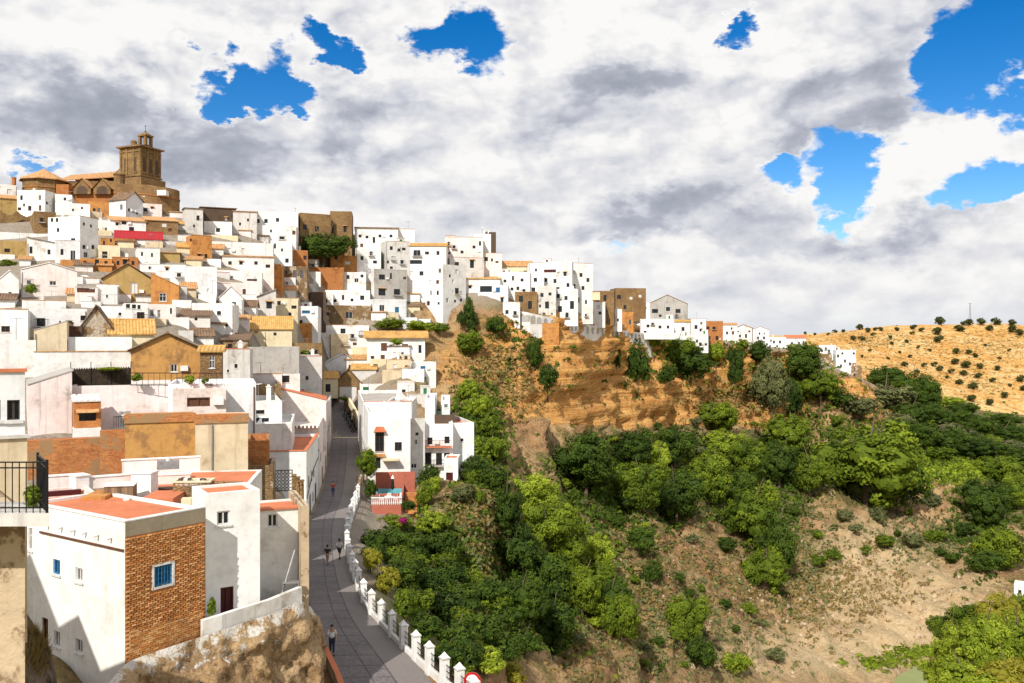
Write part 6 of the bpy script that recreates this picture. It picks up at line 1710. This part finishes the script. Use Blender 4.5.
# ------------------------------------------------------------------ road sign at the bottom edge
def sign():
    Y=47.5; f=Vector((tx(472.5)*Y,Y,0)); z=zat(680.5,Y)
    r=empty('road_sign',(f.x,f.y,ZR-.4),R(-8),'round road sign with a red ring cut by the bottom edge of the photo','road sign')
    z-=ZR-.4
    m=MB(); m.tube((0,0,0),(0,0,z+.2),.035,n=8); m.build('post',M['steel'],r)
    m=MB(); Mx=Matrix.Translation((0,-.045,z))@Matrix.Rotation(R(90),4,'X')
    def disc(m,r0,r1,d0,mi):
        n=32
        for k in range(n):
            a,b=2*math.pi*k/n,2*math.pi*(k+1)/n
            p=[Vector((r0*math.cos(a),r0*math.sin(a),d0)),Vector((r1*math.cos(a),r1*math.sin(a),d0)),Vector((r1*math.cos(b),r1*math.sin(b),d0)),Vector((r0*math.cos(b),r0*math.sin(b),d0))]
            if r0<1e-6: p=p[1:]; p=[Vector((0,0,d0)),p[0],p[1]]
            m.face([Mx@q for q in p],None,mi)
    R1=.47
    disc(m,.33,R1,.02,1); disc(m,0,.33,.02,0); disc(m,0,R1,-.01,2)
    for k in range(32):
        a,b=2*math.pi*k/32,2*math.pi*(k+1)/32
        m.face([Mx@Vector((R1*math.cos(a),R1*math.sin(a),-.01)),Mx@Vector((R1*math.cos(b),R1*math.sin(b),-.01)),Mx@Vector((R1*math.cos(b),R1*math.sin(b),.02)),Mx@Vector((R1*math.cos(a),R1*math.sin(a),.02))],None,2)
    dd=m.build('disc',[M['white_paint'],flat('sign_red',(.5,.02,.02),.4),M['steel']],r)
    t=bpy.data.curves.new('numerals_curve','FONT'); t.body='30'; t.size=.42; t.align_x='CENTER'; t.align_y='CENTER'; t.extrude=.003
    o=bpy.data.objects.new('numerals_tmp',t); COL.objects.link(o); bpy.context.view_layer.update(); me_=bpy.data.meshes.new_from_object(o.evaluated_get(bpy.context.evaluated_depsgraph_get())); bpy.data.objects.remove(o); o=bpy.data.objects.new('numerals',me_); COL.objects.link(o); o.parent=dd; o.location=(0,-.072,z); o.rotation_euler=(R(90),0,0); me_.materials.clear(); me_.materials.append(M['iron'])
sign()
# ------------------------------------------------------------------ vegetation
def leafmat(name,a,b_,trans=.25,dry=None):
    m=bpy.data.materials.new(name); m.use_nodes=True; nt=m.node_tree; g=G(nt); b=nt.nodes['Principled BSDF']; b.inputs['Roughness'].default_value=.75; b.inputs['Specular IOR Level'].default_value=.2
    at=g.n('ShaderNodeAttribute'); at.attribute_name='leaf'
    oi=g.n('ShaderNodeObjectInfo').outputs['Random']
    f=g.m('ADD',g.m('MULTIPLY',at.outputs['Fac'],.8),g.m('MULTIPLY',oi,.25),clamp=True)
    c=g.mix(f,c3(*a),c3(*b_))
    if dry: c=g.mix(g.ss(at.outputs['Fac'],.86,.9),c,c3(*dry))
    tr=g.n('ShaderNodeBsdfTranslucent'); nt.links.new(g.scale(c,1.3),tr.inputs['Color'])
    mx=g.n('ShaderNodeMixShader'); mx.inputs[0].default_value=trans; nt.links.new(c,b.inputs['Base Color'])
    nt.links.new(b.outputs[0],mx.inputs[1]); nt.links.new(tr.outputs[0],mx.inputs[2]); nt.links.new(mx.outputs[0],nt.nodes['Material Output'].inputs[0])
    return m
LM={'D':leafmat('dark_leaves',(.013,.032,.004),(.095,.15,.012)),  # wide dark-to-bright ranges put highlights and shadow into the leaf colour
    'M':leafmat('mid_green_leaves',(.035,.07,.006),(.25,.32,.02),.3),
    'L':leafmat('bright_leaves',(.10,.16,.008),(.43,.50,.045),.35),
    'G':leafmat('grey_green_leaves',(.07,.085,.03),(.20,.21,.075),.2,(.2,.16,.08)),
    'Y':leafmat('yellow_leaves',(.15,.15,.012),(.42,.38,.04),.35,(.45,.33,.1)),
    'X':leafmat('dry_grass_blades',(.16,.11,.035),(.34,.25,.09),.2),
    'O':leafmat('olive_leaves',(.035,.045,.010),(.10,.11,.028),.2),
    'F':leafmat('magenta_flowers',(.25,.01,.09),(.45,.03,.2),.2)}
M['bark']=plaster('bark',(.14,.10,.07),(.06,.04,.03),.6,.6)

def crownmesh(name,seed,n,leaf,lob=7,flat=.8,cover=.55):
    """many small leaf faces in clumps over an uneven lobed volume of radius about 1"""
    rnd=np.random.RandomState(seed)
    lobes=[(np.array([0,0,0.]),.62)]
    for i in range(lob):
        d=rnd.normal(size=3); d/=np.linalg.norm(d); d[2]=d[2]*flat+.12
        lobes.append((d*rnd.uniform(.35,.62),rnd.uniform(.26,.46)))
    # clumps sit on lobe surfaces
    clumps=[]
    nc=int(90*cover*2)
    while len(clumps)<nc:
        c,r=lobes[rnd.randint(len(lobes))]; d=rnd.normal(size=3); d/=np.linalg.norm(d)
        p=c+d*r*rnd.uniform(.8,1.08)
        ins=sum(np.linalg.norm(p-c2)<r2*.72 for c2,r2 in lobes)
        if ins: continue
        clumps.append((p,d,rnd.uniform(.10,.2),rnd.rand()))
    V=[];Fc=[];A=[]
    per=max(6,n//len(clumps))
    for p,d,cr,tone in clumps:
        for k in range(per):
            o=rnd.normal(size=3); o/=np.linalg.norm(o); q=p+o*cr*rnd.uniform(.3,1)**.5*np.array([1,1,.8])
            nm=o*.8+d*.7+rnd.normal(size=3)*.45+np.array([0,0,.25]); nm/=np.linalg.norm(nm)
            t=np.cross(nm,rnd.normal(size=3)); t/=np.linalg.norm(t)+1e-9; b=np.cross(nm,t)
            s=leaf*rnd.uniform(.6,1.3); 
            i=len(V); V+= [q-t*s,q+b*s*.55,q+t*s,q-b*s*.55]; Fc.append((i,i+1,i+2,i+3)); A.append(min(1,max(0,.75*tone**1.6+.25*rnd.rand()+.12*(q[2]))))  # clump tones paint sunlit highlights and shadow, lighter towards the top
    # inner leafy core faces, toned darker to paint inner shade, so the crown is not see-through everywhere
    for c,r in lobes:
        for k in range(int(n*.05)):
            d=rnd.normal(size=3); d/=np.linalg.norm(d); q=c+d*r*rnd.uniform(.45,.68); t=np.cross(d,rnd.normal(size=3)); t/=np.linalg.norm(t)+1e-9; b=np.cross(d,t); s=leaf*1.7
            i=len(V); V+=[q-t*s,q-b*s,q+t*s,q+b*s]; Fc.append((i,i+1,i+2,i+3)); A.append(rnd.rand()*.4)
    me=bpy.data.meshes.new(name); me.from_pydata([tuple(map(float,v)) for v in V],[],Fc)
    a=me.attributes.new('leaf','FLOAT','FACE'); a.data.foreach_set('value',A)
    me.materials.append(LM['M']); me.update(); return me
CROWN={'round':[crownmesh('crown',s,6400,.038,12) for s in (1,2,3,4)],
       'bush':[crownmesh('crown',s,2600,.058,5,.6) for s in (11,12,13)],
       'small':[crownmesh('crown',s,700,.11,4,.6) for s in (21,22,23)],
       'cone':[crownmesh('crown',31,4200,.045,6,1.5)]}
# conical: squeeze the top
for me_ in CROWN['cone']:
    for v in me_.vertices:
        k=1.0-.55*max(0,min(1,(v.co.z+.6)/1.6)); v.co.x*=k; v.co.y*=k; v.co.z*=1.05
TRUNK={}
def trunkmesh(seed):
    rn=random.Random(seed); mb=MB()
    pts=[Vector((0,0,-.35)),Vector((rn.uniform(-.05,.05),rn.uniform(-.05,.05),.35)),Vector((rn.uniform(-.1,.1),rn.uniform(-.1,.1),.75))]
    mb.tube(pts[0],pts[1],.07,.05,n=7); mb.tube(pts[1],pts[2],.05,.035,n=7)
    for i in range(5):
        a=rn.uniform(0,6.3); q=pts[1].lerp(pts[2],rn.random()); mb.tube(q,q+Vector((math.cos(a)*.4,math.sin(a)*.4,rn.uniform(.2,.5))),.03,.01,n=5)
    o=mb.build('trunk',M['bark']); me=o.data; bpy.data.objects.remove(o); return me
TRUNK=[trunkmesh(i) for i in range(3)]
vr=random.Random(5)
def tree(px,py,w,h,tone,label,kind='round',name='tree',group=None,cat=None,far=False,Y=None,nudge=0):
    """crown centre px,py and size w,h in pixels at the depth where its foot meets the ground"""
    if Y is None:
        p=hit(px,py+h*.42,far)
        if p is None: p=hit(px,py+h*.6,far)
        if p is None: return None
        Y=p.y-w/F*p.y*.15
    Y+=nudge
    c=P(px,py,Y); rx=w/F*Y/2; rz=h/F*Y/2
    zg=zground(c.x,c.y,far)
    zb=min(zg,c.z-rz*.55)
    if c.z-zb>rz*3.5: zb=c.z-rz*1.6
    r=empty(name,(c.x,c.y,zb-.1),0,label,cat or name,group)
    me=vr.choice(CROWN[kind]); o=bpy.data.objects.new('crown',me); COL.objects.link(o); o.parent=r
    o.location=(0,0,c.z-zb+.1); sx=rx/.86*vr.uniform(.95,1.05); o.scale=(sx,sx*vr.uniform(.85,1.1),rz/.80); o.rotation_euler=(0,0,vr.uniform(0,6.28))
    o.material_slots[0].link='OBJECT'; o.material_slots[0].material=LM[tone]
    if kind in('round','cone') or h>26:
        t=bpy.data.objects.new('trunk',vr.choice(TRUNK)); COL.objects.link(t); t.parent=r
        H_=c.z-zb+rz*.3; t.scale=(rx*.9,rx*.9,H_/.75); t.rotation_euler=(0,0,vr.uniform(0,6))
    return r
def bushes(lst,tone,label,group,kind='bush',name='bush',far=False):
    for e in lst:
        px,py,w=e[:3]; h=e[3] if len(e)>3 else w*.8
        tree(px,py,w,h,tone if len(e)<5 else e[4],label,kind,name,group,name,far)
T=tree
# in the town
T(324,246,50,30,'D','dark green garden tree in front of the brown stone ruins on the skyline',Y=233)
T(468,315,26,34,'D','tall narrow green tree at the left head of the cliff','cone')
T(469,343,32,28,'M','round bright green tree just below the narrow tree at the head of the cliff')
T(419,326,32,16,'L','bright green bush between tiled eave house and the cliff head','bush','bush')
T(390,323,34,14,'M','green bush behind the tiled eave of the cliff foot house','bush','bush')
T(438,328,22,14,'M','green bush right beside the bright bush at the cliff head','bush','bush')
T(32,289,14,12,'M','green potted plant on the terrace at the far left','small','plant',Y=118)
T(6,264,20,10,'M','leafy plant before the ochre yellow wall at the left edge','small','plant',Y=168)
T(137,377,15,10,'M','green plant at the left end of the terrace railing before the ochre ruin','small','plant',Y=69)
T(190,380,13,10,'L','yellow green plant on the terrace under the white framed window','small','plant',Y=69.5)
T(205,381,8,8,'M','small green plant beside the dish on the ochre ruin terrace','small','plant',Y=69.5)
T(110,369,32,5,'L','low creeper along the top of the reed fence','small','creeper',Y=71)
T(305,353,20,8,'M','weeds growing on the roof of the dark stone house','small','plant',Y=152)
T(33,497,24,26,'M','leafy plant in the corner of the balcony behind the railing','small','plant',Y=18.2)
T(212,606,13,22,'M','green potted shrub left of the dark red door','small','plant',Y=40.3)
T(251,610,8,6,'D','small dark plant right of the dark red door','small','plant',Y=42.0)
T(367,464,25,32,'M','bushy green tree beside the road at the corner of the ornate window house',Y=113)
T(370,489,16,26,'D','dark shrub under the tree beside the red terrace','bush','bush',Y=111)
T(397,342,18,8,'L','green bush under the tiled eave house','small','bush',Y=200)
T(345,399,14,6,'M','hanging greenery over the wall by the garage','small','bush',Y=200)
# slope beside the houses
T(429,474,24,26,'D','dark green bush below the balcony house','bush','bush',Y=117)
T(425,492,20,30,'M','mid green bush beside the orange garden steps','bush','bush',Y=112)
T(436,486,18,24,'L','light green bush in front of the porch house','bush','bush',Y=113)
T(409,505,14,14,'D','small dark bush at the foot of the garden steps','bush','bush',Y=107)
T(402,521,13,9,'F','magenta flowering bush below the red terrace','small','flowering bush',Y=103)
T(430,522,44,28,'L','bright yellow green bush below the garden steps','bush','bush')
T(395,522,30,18,'M','green bush just under the red terrace platform','bush','bush',Y=104)
T(370,560,26,30,'Y','yellow flowering shrub behind the boundary wall','bush','bush')
T(386,580,30,34,'Y','second yellow shrub lower along the boundary wall','bush','bush')
T(406,602,34,34,'M','green shrub spilling behind the boundary wall','bush','bush')
T(486,660,44,30,'L','bright leafy bush beside the road sign at the bottom edge','bush','bush')
T(512,672,34,24,'Y','yellow green bush at the bottom edge right of the road sign','bush','bush')
T(460,672,26,16,'L','light bush just behind the last pillar','bush','bush')
# green carpet of creepers on the bank under the houses
bushes([(385,540,44),(412,548,46),(440,545,44,38),(376,552,30),(400,572,46),(425,580,50),(450,575,46),(440,605,52),(465,600,50),(488,590,44),(425,625,40),(455,635,52),(480,630,50),(503,618,44),(446,655,40),(470,655,40),(500,650,44),(524,640,40)],'D','dark green creeper covered bush on the shaded bank right of the boundary wall','creeper bushes on the bank below the road')
bushes([(398,556,34),(418,566,34),(437,590,36),(455,618,36),(470,643,34),(420,600,34),(492,606,34),(440,560,28),(475,580,34)],'M','mid green leafy bush on the bank right of the boundary wall','leafy bushes on the bank below the road')
# green strip between houses and cliff
T(468,388,24,24,'L','bright green bush at the top of the strip between houses and cliff','bush','bush')
T(478,405,30,30,'L','large bright green bush beside the plain white house block','bush','bush')
T(486,425,30,30,'M','mid green bush in the strip right of the plain white house block','bush','bush')
T(490,448,34,34,'M','broad green bush at the foot of the bright strip','bush','bush')
T(473,468,30,34,'D','dark bush right of the porch house','bush','bush')
T(495,476,34,30,'D','dark bush at the lower end of the strip beside the cliff','bush','bush')
T(462,492,24,22,'G','grey green bush on the brown rock below the porch house','bush','bush')
# trees on the cliff rim
T(497,326,20,26,'D','dark shrub at the cliff rim under the small white rim house','bush','bush')
T(535,352,18,40,'D','dark creeper hanging down the left end of the orange cliff','bush','creeper')
T(548,376,24,34,'D','dark shrub lower on the left end of the orange cliff','bush','bush')
T(617,350,8,46,'D','thin dark creeper streak down the orange cliff','bush','creeper')
T(637,360,27,54,'D','tall dark shrub clinging to the middle of the orange cliff','bush','bush')
T(654,336,22,26,'L','light green tree at the rim before the low white houses')
T(676,352,34,30,'M','mid green tree on the rim below the ledge house')
T(690,362,48,44,'D','large dark tree hanging over the cliff under the brick cube house')
T(667,372,22,26,'D','dark shrub on the cliff left of the large dark tree','bush','bush')
T(716,352,22,22,'L','light green tree right under the brick cube house')
T(735,366,22,40,'D','dark narrow tree on the cliff right of the brick cube house')
T(757,352,34,24,'D','dark tree on the rim before the pinkish ridge house')
T(742,345,18,16,'M','small green tree on the rim before the white gabled ridge house','bush','bush')
T(772,384,40,56,'G','grey green tree mass hanging over the cliff')
T(790,398,26,56,'D','tall dark creeper mass right of the grey green one','bush','creeper')
T(803,362,40,40,'D','tall dark tree left of the far white houses')
T(820,385,44,34,'M','mid green tree below the far white houses')
T(795,350,26,16,'M','green bush on the ridge before the red tiled roof','bush','bush')
T(838,396,34,24,'D','dark bush below the farthest white house','bush','bush')
# belt of trees on the slope
T(585,463,74,64,'D','big dark tree leftmost in the belt under the cliff')
T(634,448,46,46,'D','dark round tree second from left in the belt under the cliff')
T(674,446,52,42,'D','dark round tree behind the light one in the belt under the cliff')
T(657,462,30,42,'L','light green tree between the two dark round trees')
T(716,418,46,34,'M','bright topped tree close under the cliff foot')
T(727,446,56,34,'L','very bright yellow green tree in the middle of the belt')
T(640,486,56,52,'M','mid green tree below the dark round tree')
T(676,496,56,60,'D','dark tree in the middle of the belt, lower row')
T(708,478,56,56,'M','full green tree below the very bright tree')
T(748,462,44,46,'M','green tree right of the very bright tree')
T(742,492,44,46,'D','dark green tree under the green belt trees')
T(752,515,60,70,'M','large tree above the landslip, its left side bright')
T(775,545,48,80,'D','large dark tree standing lower over the landslip')
T(764,570,44,50,'M','green tree at the lower tip of the belt')
T(786,432,54,44,'M','round green tree between belt and big walnut-like tree')
T(780,462,50,44,'D','dark tree behind the landslip head')
T(810,472,44,42,'M','mid green tree left of the largest tree')
T(866,462,104,92,'M','largest round tree at the top of the landslip')
T(898,480,50,70,'D','darker crown put in as the shaded right flank of the largest round tree')  # separate dark crown stands for the big tree's shaded right side
T(884,395,54,30,'G','grey green prickly bush mass above the small ochre scarp','bush','bush')
T(860,405,36,26,'G','second grey green bush left above the small ochre scarp','bush','bush')
T(884,378,40,24,'D','dark tree right of the farthest white house')
T(908,384,40,30,'D','dark tree at the foot of the ochre hill')
T(925,395,36,34,'D','very dark tree in the fold under the ochre hill')
T(949,402,34,15,'L','flat bright green bush on the ochre hill foot','bush','bush')
T(983,500,48,52,'D','single dark round tree right of the meadow')
T(1004,470,50,34,'M','green tree at the right edge above the single round tree')
T(1012,492,40,40,'M','green tree cut by the right edge beside the single round tree')
T(1002,548,54,44,'M','green tree at the right edge over the pale landslip')
T(985,560,34,26,'D','dark bush left of the right edge tree over the landslip','bush','bush')
bushes([(912,412,38,24),(935,418,40,26),(958,420,40,24),(980,428,40,26),(1003,434,40,24),(1022,440,36,24),(925,436,38,26),(948,440,40,26),(972,446,40,26),(996,452,40,24),(1018,458,34,22),(905,432,30,26),(930,408,30,18),(965,408,26,14),(1005,420,30,16)],'D','dark green tree in the dense belt at the foot of the ochre hill','trees of the dense belt under the ochre hill','round','tree')
bushes([(920,425,30,18,'M'),(945,428,34,18,'G'),(968,436,32,18,'G'),(990,441,32,18,'M'),(1012,447,30,18,'G'),(940,452,28,16,'M'),(985,460,30,16,'M'),(900,420,26,18,'G')],'M','lighter green tree top showing in the dense belt under the ochre hill','lighter trees in the dense belt','bush','tree')
# left middle slope
T(530,495,60,50,'L','bright leafy tree at the top of the left woods')
T(507,510,44,50,'D','dark tree left in the left woods beside the bare rock')
T(548,528,54,56,'M','leafy mid green tree in the upper left woods')
T(516,548,54,64,'D','dark tall tree in the left woods right of the bare rock')
T(572,545,52,56,'M','mid green tree with light top in the centre of the left woods')
T(598,556,40,44,'L','light green tree at the right margin of the left woods')
T(545,582,60,64,'D','dark tree in the centre of the left woods')
T(582,590,56,60,'M','mid green tree lower right in the left woods')
T(610,600,46,50,'D','dark tree near the lower right end of the left woods')
T(520,600,50,60,'D','dark tree in the lower left woods')
T(552,628,60,60,'D','very dark tree at the lower middle of the left woods')
T(622,618,44,56,'M','lowest right tree of the left woods')
T(600,575,36,34,'M','round tree behind the light tree of the left woods')
T(645,540,36,34,'D','dark round bush alone on the brown slope','bush','bush')
T(652,570,22,28,'D','small dark bush under the lone round bush','bush','bush')
T(689,618,44,48,'M','green tree on the lower slope with a bright top')
T(700,650,36,40,'D','dark bush under the green tree on the lower slope','bush','bush')
T(737,662,28,28,'L','yellow green bush at the bottom middle of the slope','bush','bush')
T(620,500,30,26,'D','dark bush below the big leftmost belt tree','bush','bush')
T(612,478,26,26,'M','small green tree between big dark trees','bush','bush')
# bottom right canopy
T(952,650,46,60,'L','bright leafy tree leftmost of the bottom right corner',Y=165)
T(982,648,60,70,'L','bright leafy tree in the middle of the bottom right corner',Y=158)
T(1015,640,50,70,'L','bright tree in the corner under the white hut',Y=162)
T(1000,612,40,40,'Y','yellowish tree top above the bottom right canopy',Y=172)
T(968,622,36,36,'M','mid green tree top left in the bottom right canopy',Y=176)
T(965,680,60,44,'L','bright bush at the bottom edge beside the river','round','bush',Y=148)
T(1005,680,60,50,'Y','yellow green tree at the very bottom right',Y=146)
T(940,628,26,28,'M','small green tree at the left tip of the bottom right canopy',Y=180)
T(1022,604,26,26,'M','green tree just below the white hut',Y=182)
T(935,672,30,34,'L','small bright tree right beside the river water','bush','tree',Y=168)
# bushes dotted on the ochre hill
hb=[(939.5,321,12),(964,323,7),(970,322,9),(981,321,10),(996,321,11),(1012,322,9),(959,328,10),(937,331,11),(938,339,10),(860,327,8),(868,330,7),(881,329,6),(897,329,6),(913,327,7),(921,329.5,6),(912,333,5),(890,337,5),(853,338,7),(862,338,7),(873,334,5),(892,343,5),(907,341,5),(957,351,8),(968,352,7),(975,355,7),(990,328,8),(1012,329,10),(1020,332,9),(904,364,7),(924,364.5,6),(934,364,7),(940,368,8),(955,361,9),(966,364,11),(980,366,8),(951,371,7),(964,373,8),(978,375.5,8),(997,368,7),(960,382,8),(974,386,10),(992,380,7),(917,371,6),(910,356,5),(971,398,10),(989,402,9),(1004,395,9),(1021,378,10),(1023,388,8),(947,377,5),(835,331,5),(843,331,5),(828,334,4),(815,334,4),(805,333,4),(875,329,5),(1000,358,4),(985,345,4),(1009,350,4),(930,350,4),(918,347,4),(900,352,4),(888,358,4),(870,350,4),(862,356,4),(1010,385,5)]
for (x,y,w) in hb:
    tree(x,y,w*1.1,w*.8,'O','round dark green bush dotted on the dry ochre hill','small','hill_bush','round bushes dotted over the ochre hill','bush',far=True)

rs=random.Random(77)
spots=[]
for _ in range(400):
    px,py=rs.uniform(470,1000),rs.uniform(395,670)
    inside=any(((px-a)/b)**2+((py-c)/d)**2<1 for a,b,c,d in ((690,120,450+0,30),(560,70,560,90),(700,70,520,40),(660,60,600,70),(720,60,640,40),(800,60,520,60),(800,70,445,30),(905,60,520,40),(480,40,520,60),(960,60,540,40)))
    if inside and all((px-x)**2+(py-y)**2>170 for x,y in spots): spots.append((px,py))
for i,(px,py) in enumerate(spots[:110]):
    w=rs.uniform(10,24); tn=rs.choice('DDMGGML')
    nm={'D':'dark','M':'mid green','G':'grey green','L':'bright'}[tn]
    tree(px,py,w,w*rs.uniform(.6,.85),tn,nm+' low shrub scattered between the trees of the slope under the town','small' if w<16 else 'bush','shrub',nm+' shrubs scattered over the slope','shrub')

# ---- ground cover: dry scrub and tufts strewn over slope (uncountable)
def scatter(name,n,seed,tone,size,region,label,per=7,lean=.6):
    rn=random.Random(seed); V=[];Fc=[];A=[]; k=0; tries=0
    while k<n and tries<n*6:
        tries+=1
        px,py=region(rn)
        p=hit(px,py)
        if p is None: continue
        if min(math.hypot(p.x-c[0],p.y-c[1]) for c in CRD[::3])<5.5: continue
        s0=size*(.5+p.y/260.0)*rn.uniform(.5,1.4); k+=1; tone0=rn.random()
        for j in range(per):
            d=Vector((rn.gauss(0,1),rn.gauss(0,1),rn.gauss(0,.5)+.5)).normalized()
            q=p+Vector((d.x,d.y,max(0,d.z)*.7))*s0*.7; nm=(d+Vector((rn.gauss(0,.5),rn.gauss(0,.5),rn.gauss(0,.5)))).normalized()
            t=nm.orthogonal().normalized(); t=Matrix.Rotation(rn.uniform(0,6.3),3,nm)@t; b=nm.cross(t); s=s0*.42
            i=len(V); V+=[q-t*s,q+b*s*.5,q+t*s,q-b*s*.5]; Fc.append((i,i+1,i+2,i+3)); A.append(tone0*.7+rn.random()*.3)
    me=bpy.data.meshes.new(name); me.from_pydata(V,[],Fc); a=me.attributes.new('leaf','FLOAT','FACE'); a.data.foreach_set('value',A); me.materials.append(LM[tone])
    o=bpy.data.objects.new(name,me); COL.objects.link(o); tag(o,label,name.replace('_',' '),kind='stuff'); return o
def poly_region(blobs):
    def f(rn):
        px,py,rx,ry=rn.choice(blobs); return rn.gauss(px,rx*.5),rn.gauss(py,ry*.5)
    return f
scatter('scrub',3600,1,'G',.8,poly_region([(700,560,140,90),(640,600,100,80),(920,540,60,30),(700,640,90,40),(800,560,40,60),(480,540,40,60),(880,440,50,20)]),'low grey green scrub scattered over the brown slope under the cliff')
scatter('dry_grass',4200,2,'X',.8,poly_region([(700,560,160,90),(640,620,120,60),(830,590,90,40),(500,380,50,40),(480,520,30,50),(760,400,90,20)]),'dry straw coloured grass tufts over the slope')
scatter('undergrowth',5200,3,'D',1.1,poly_region([(560,560,80,80),(700,470,100,36),(440,580,70,70),(850,450,80,40),(770,520,40,60),(960,440,70,30),(480,440,26,50),(985,530,40,40),(620,500,70,40)]),'dense dark green undergrowth between the trees of the slope')
scatter('green_undergrowth',3800,4,'M',1.0,poly_region([(560,560,80,80),(700,470,100,36),(430,570,60,60),(860,440,80,40),(480,430,26,50),(960,450,70,30),(790,380,60,30),(690,350,40,20),(930,470,60,20)]),'mid green undergrowth between the trees of the slope')
scatter('meadow_grass',2600,5,'L',.8,poly_region([(955,466,70,16),(930,460,40,12)]),'bright yellow green meadow grass below the dense tree belt')
scatter('cliff_plants',260,6,'D',.9,poly_region([(620,370,100,30),(730,385,90,24),(520,350,40,30)]),'small dark plants rooted in the cracks of the orange cliff')
scatter('river_reeds',300,7,'M',.9,poly_region([(885,662,36,8),(920,652,30,6)]),'bright reeds on the river bank at the bottom right')
scatter('hill_scrub',1500,9,'O',.30,poly_region([(930,350,90,22),(980,380,60,20),(870,340,60,12),(900,372,50,16),(1000,345,50,20)]),'fine low scrub sprinkled over the ochre hill')
scatter('hill_grass',1500,10,'X',.30,poly_region([(930,350,90,22),(980,380,60,20),(870,340,60,12),(900,372,50,16),(1000,345,50,20)]),'dry grass tussocks on the ochre hill')
def near_grass():
    rn=random.Random(3); V=[];Fc=[];A=[]
    for i in range(1100):
        px=rn.gauss(37,6); py=rn.gauss(650,12)
        h=BANK.ray_cast(Vector((0,0,0)),Vector((tx(px),1,(HZ-py)/F)).normalized())[0]
        if h is None: continue
        p=h; l=rn.uniform(.1,.42); d=Vector((rn.gauss(0,.5),rn.gauss(0,.4),1)).normalized()*l; s=Vector((rn.uniform(-1,1),rn.uniform(-1,1),0)).normalized()*.013
        k=len(V); V+=[p-s,p+s,p+d]; Fc.append((k,k+1,k+2)); A.append(rn.random()*.85)
    me=bpy.data.meshes.new('dry_weeds'); me.from_pydata(V,[],Fc); a=me.attributes.new('leaf','FLOAT','FACE'); a.data.foreach_set('value',A); me.materials.append(LM['X'])
    o=bpy.data.objects.new('dry_weeds',me); COL.objects.link(o); tag(o,'dry straw coloured weeds on the rocks below the balcony at the left edge','weeds',kind='stuff')
near_grass()
# loose rocks on the landslip
def rocks():
    rn=random.Random(8); mb=MB()
    for i in range(420):
        px,py=rn.gauss(850,90),rn.gauss(600,45)
        if py>680: continue
        p=hit(px,py)
        if p is None or p.y>420: continue
        s=rn.uniform(.25,1.1); Mx=Matrix.Translation(p)@Matrix.Rotation(rn.uniform(0,6),4,Vector((rn.random(),rn.random(),rn.random())).normalized())
        mb.box((-s*.5,-s*.4,-s*.35),(s*.5,s*.4,s*.35),0,Mx,taper=rn.uniform(.5,.9))
    tag(mb.build('loose_rocks',M['paler']),'loose pale rocks strewn over the landslip','rocks',kind='stuff')
M['paler']=plaster('pale_rock',(.46,.36,.25),(.24,.16,.1),.5,.2)
rocks()
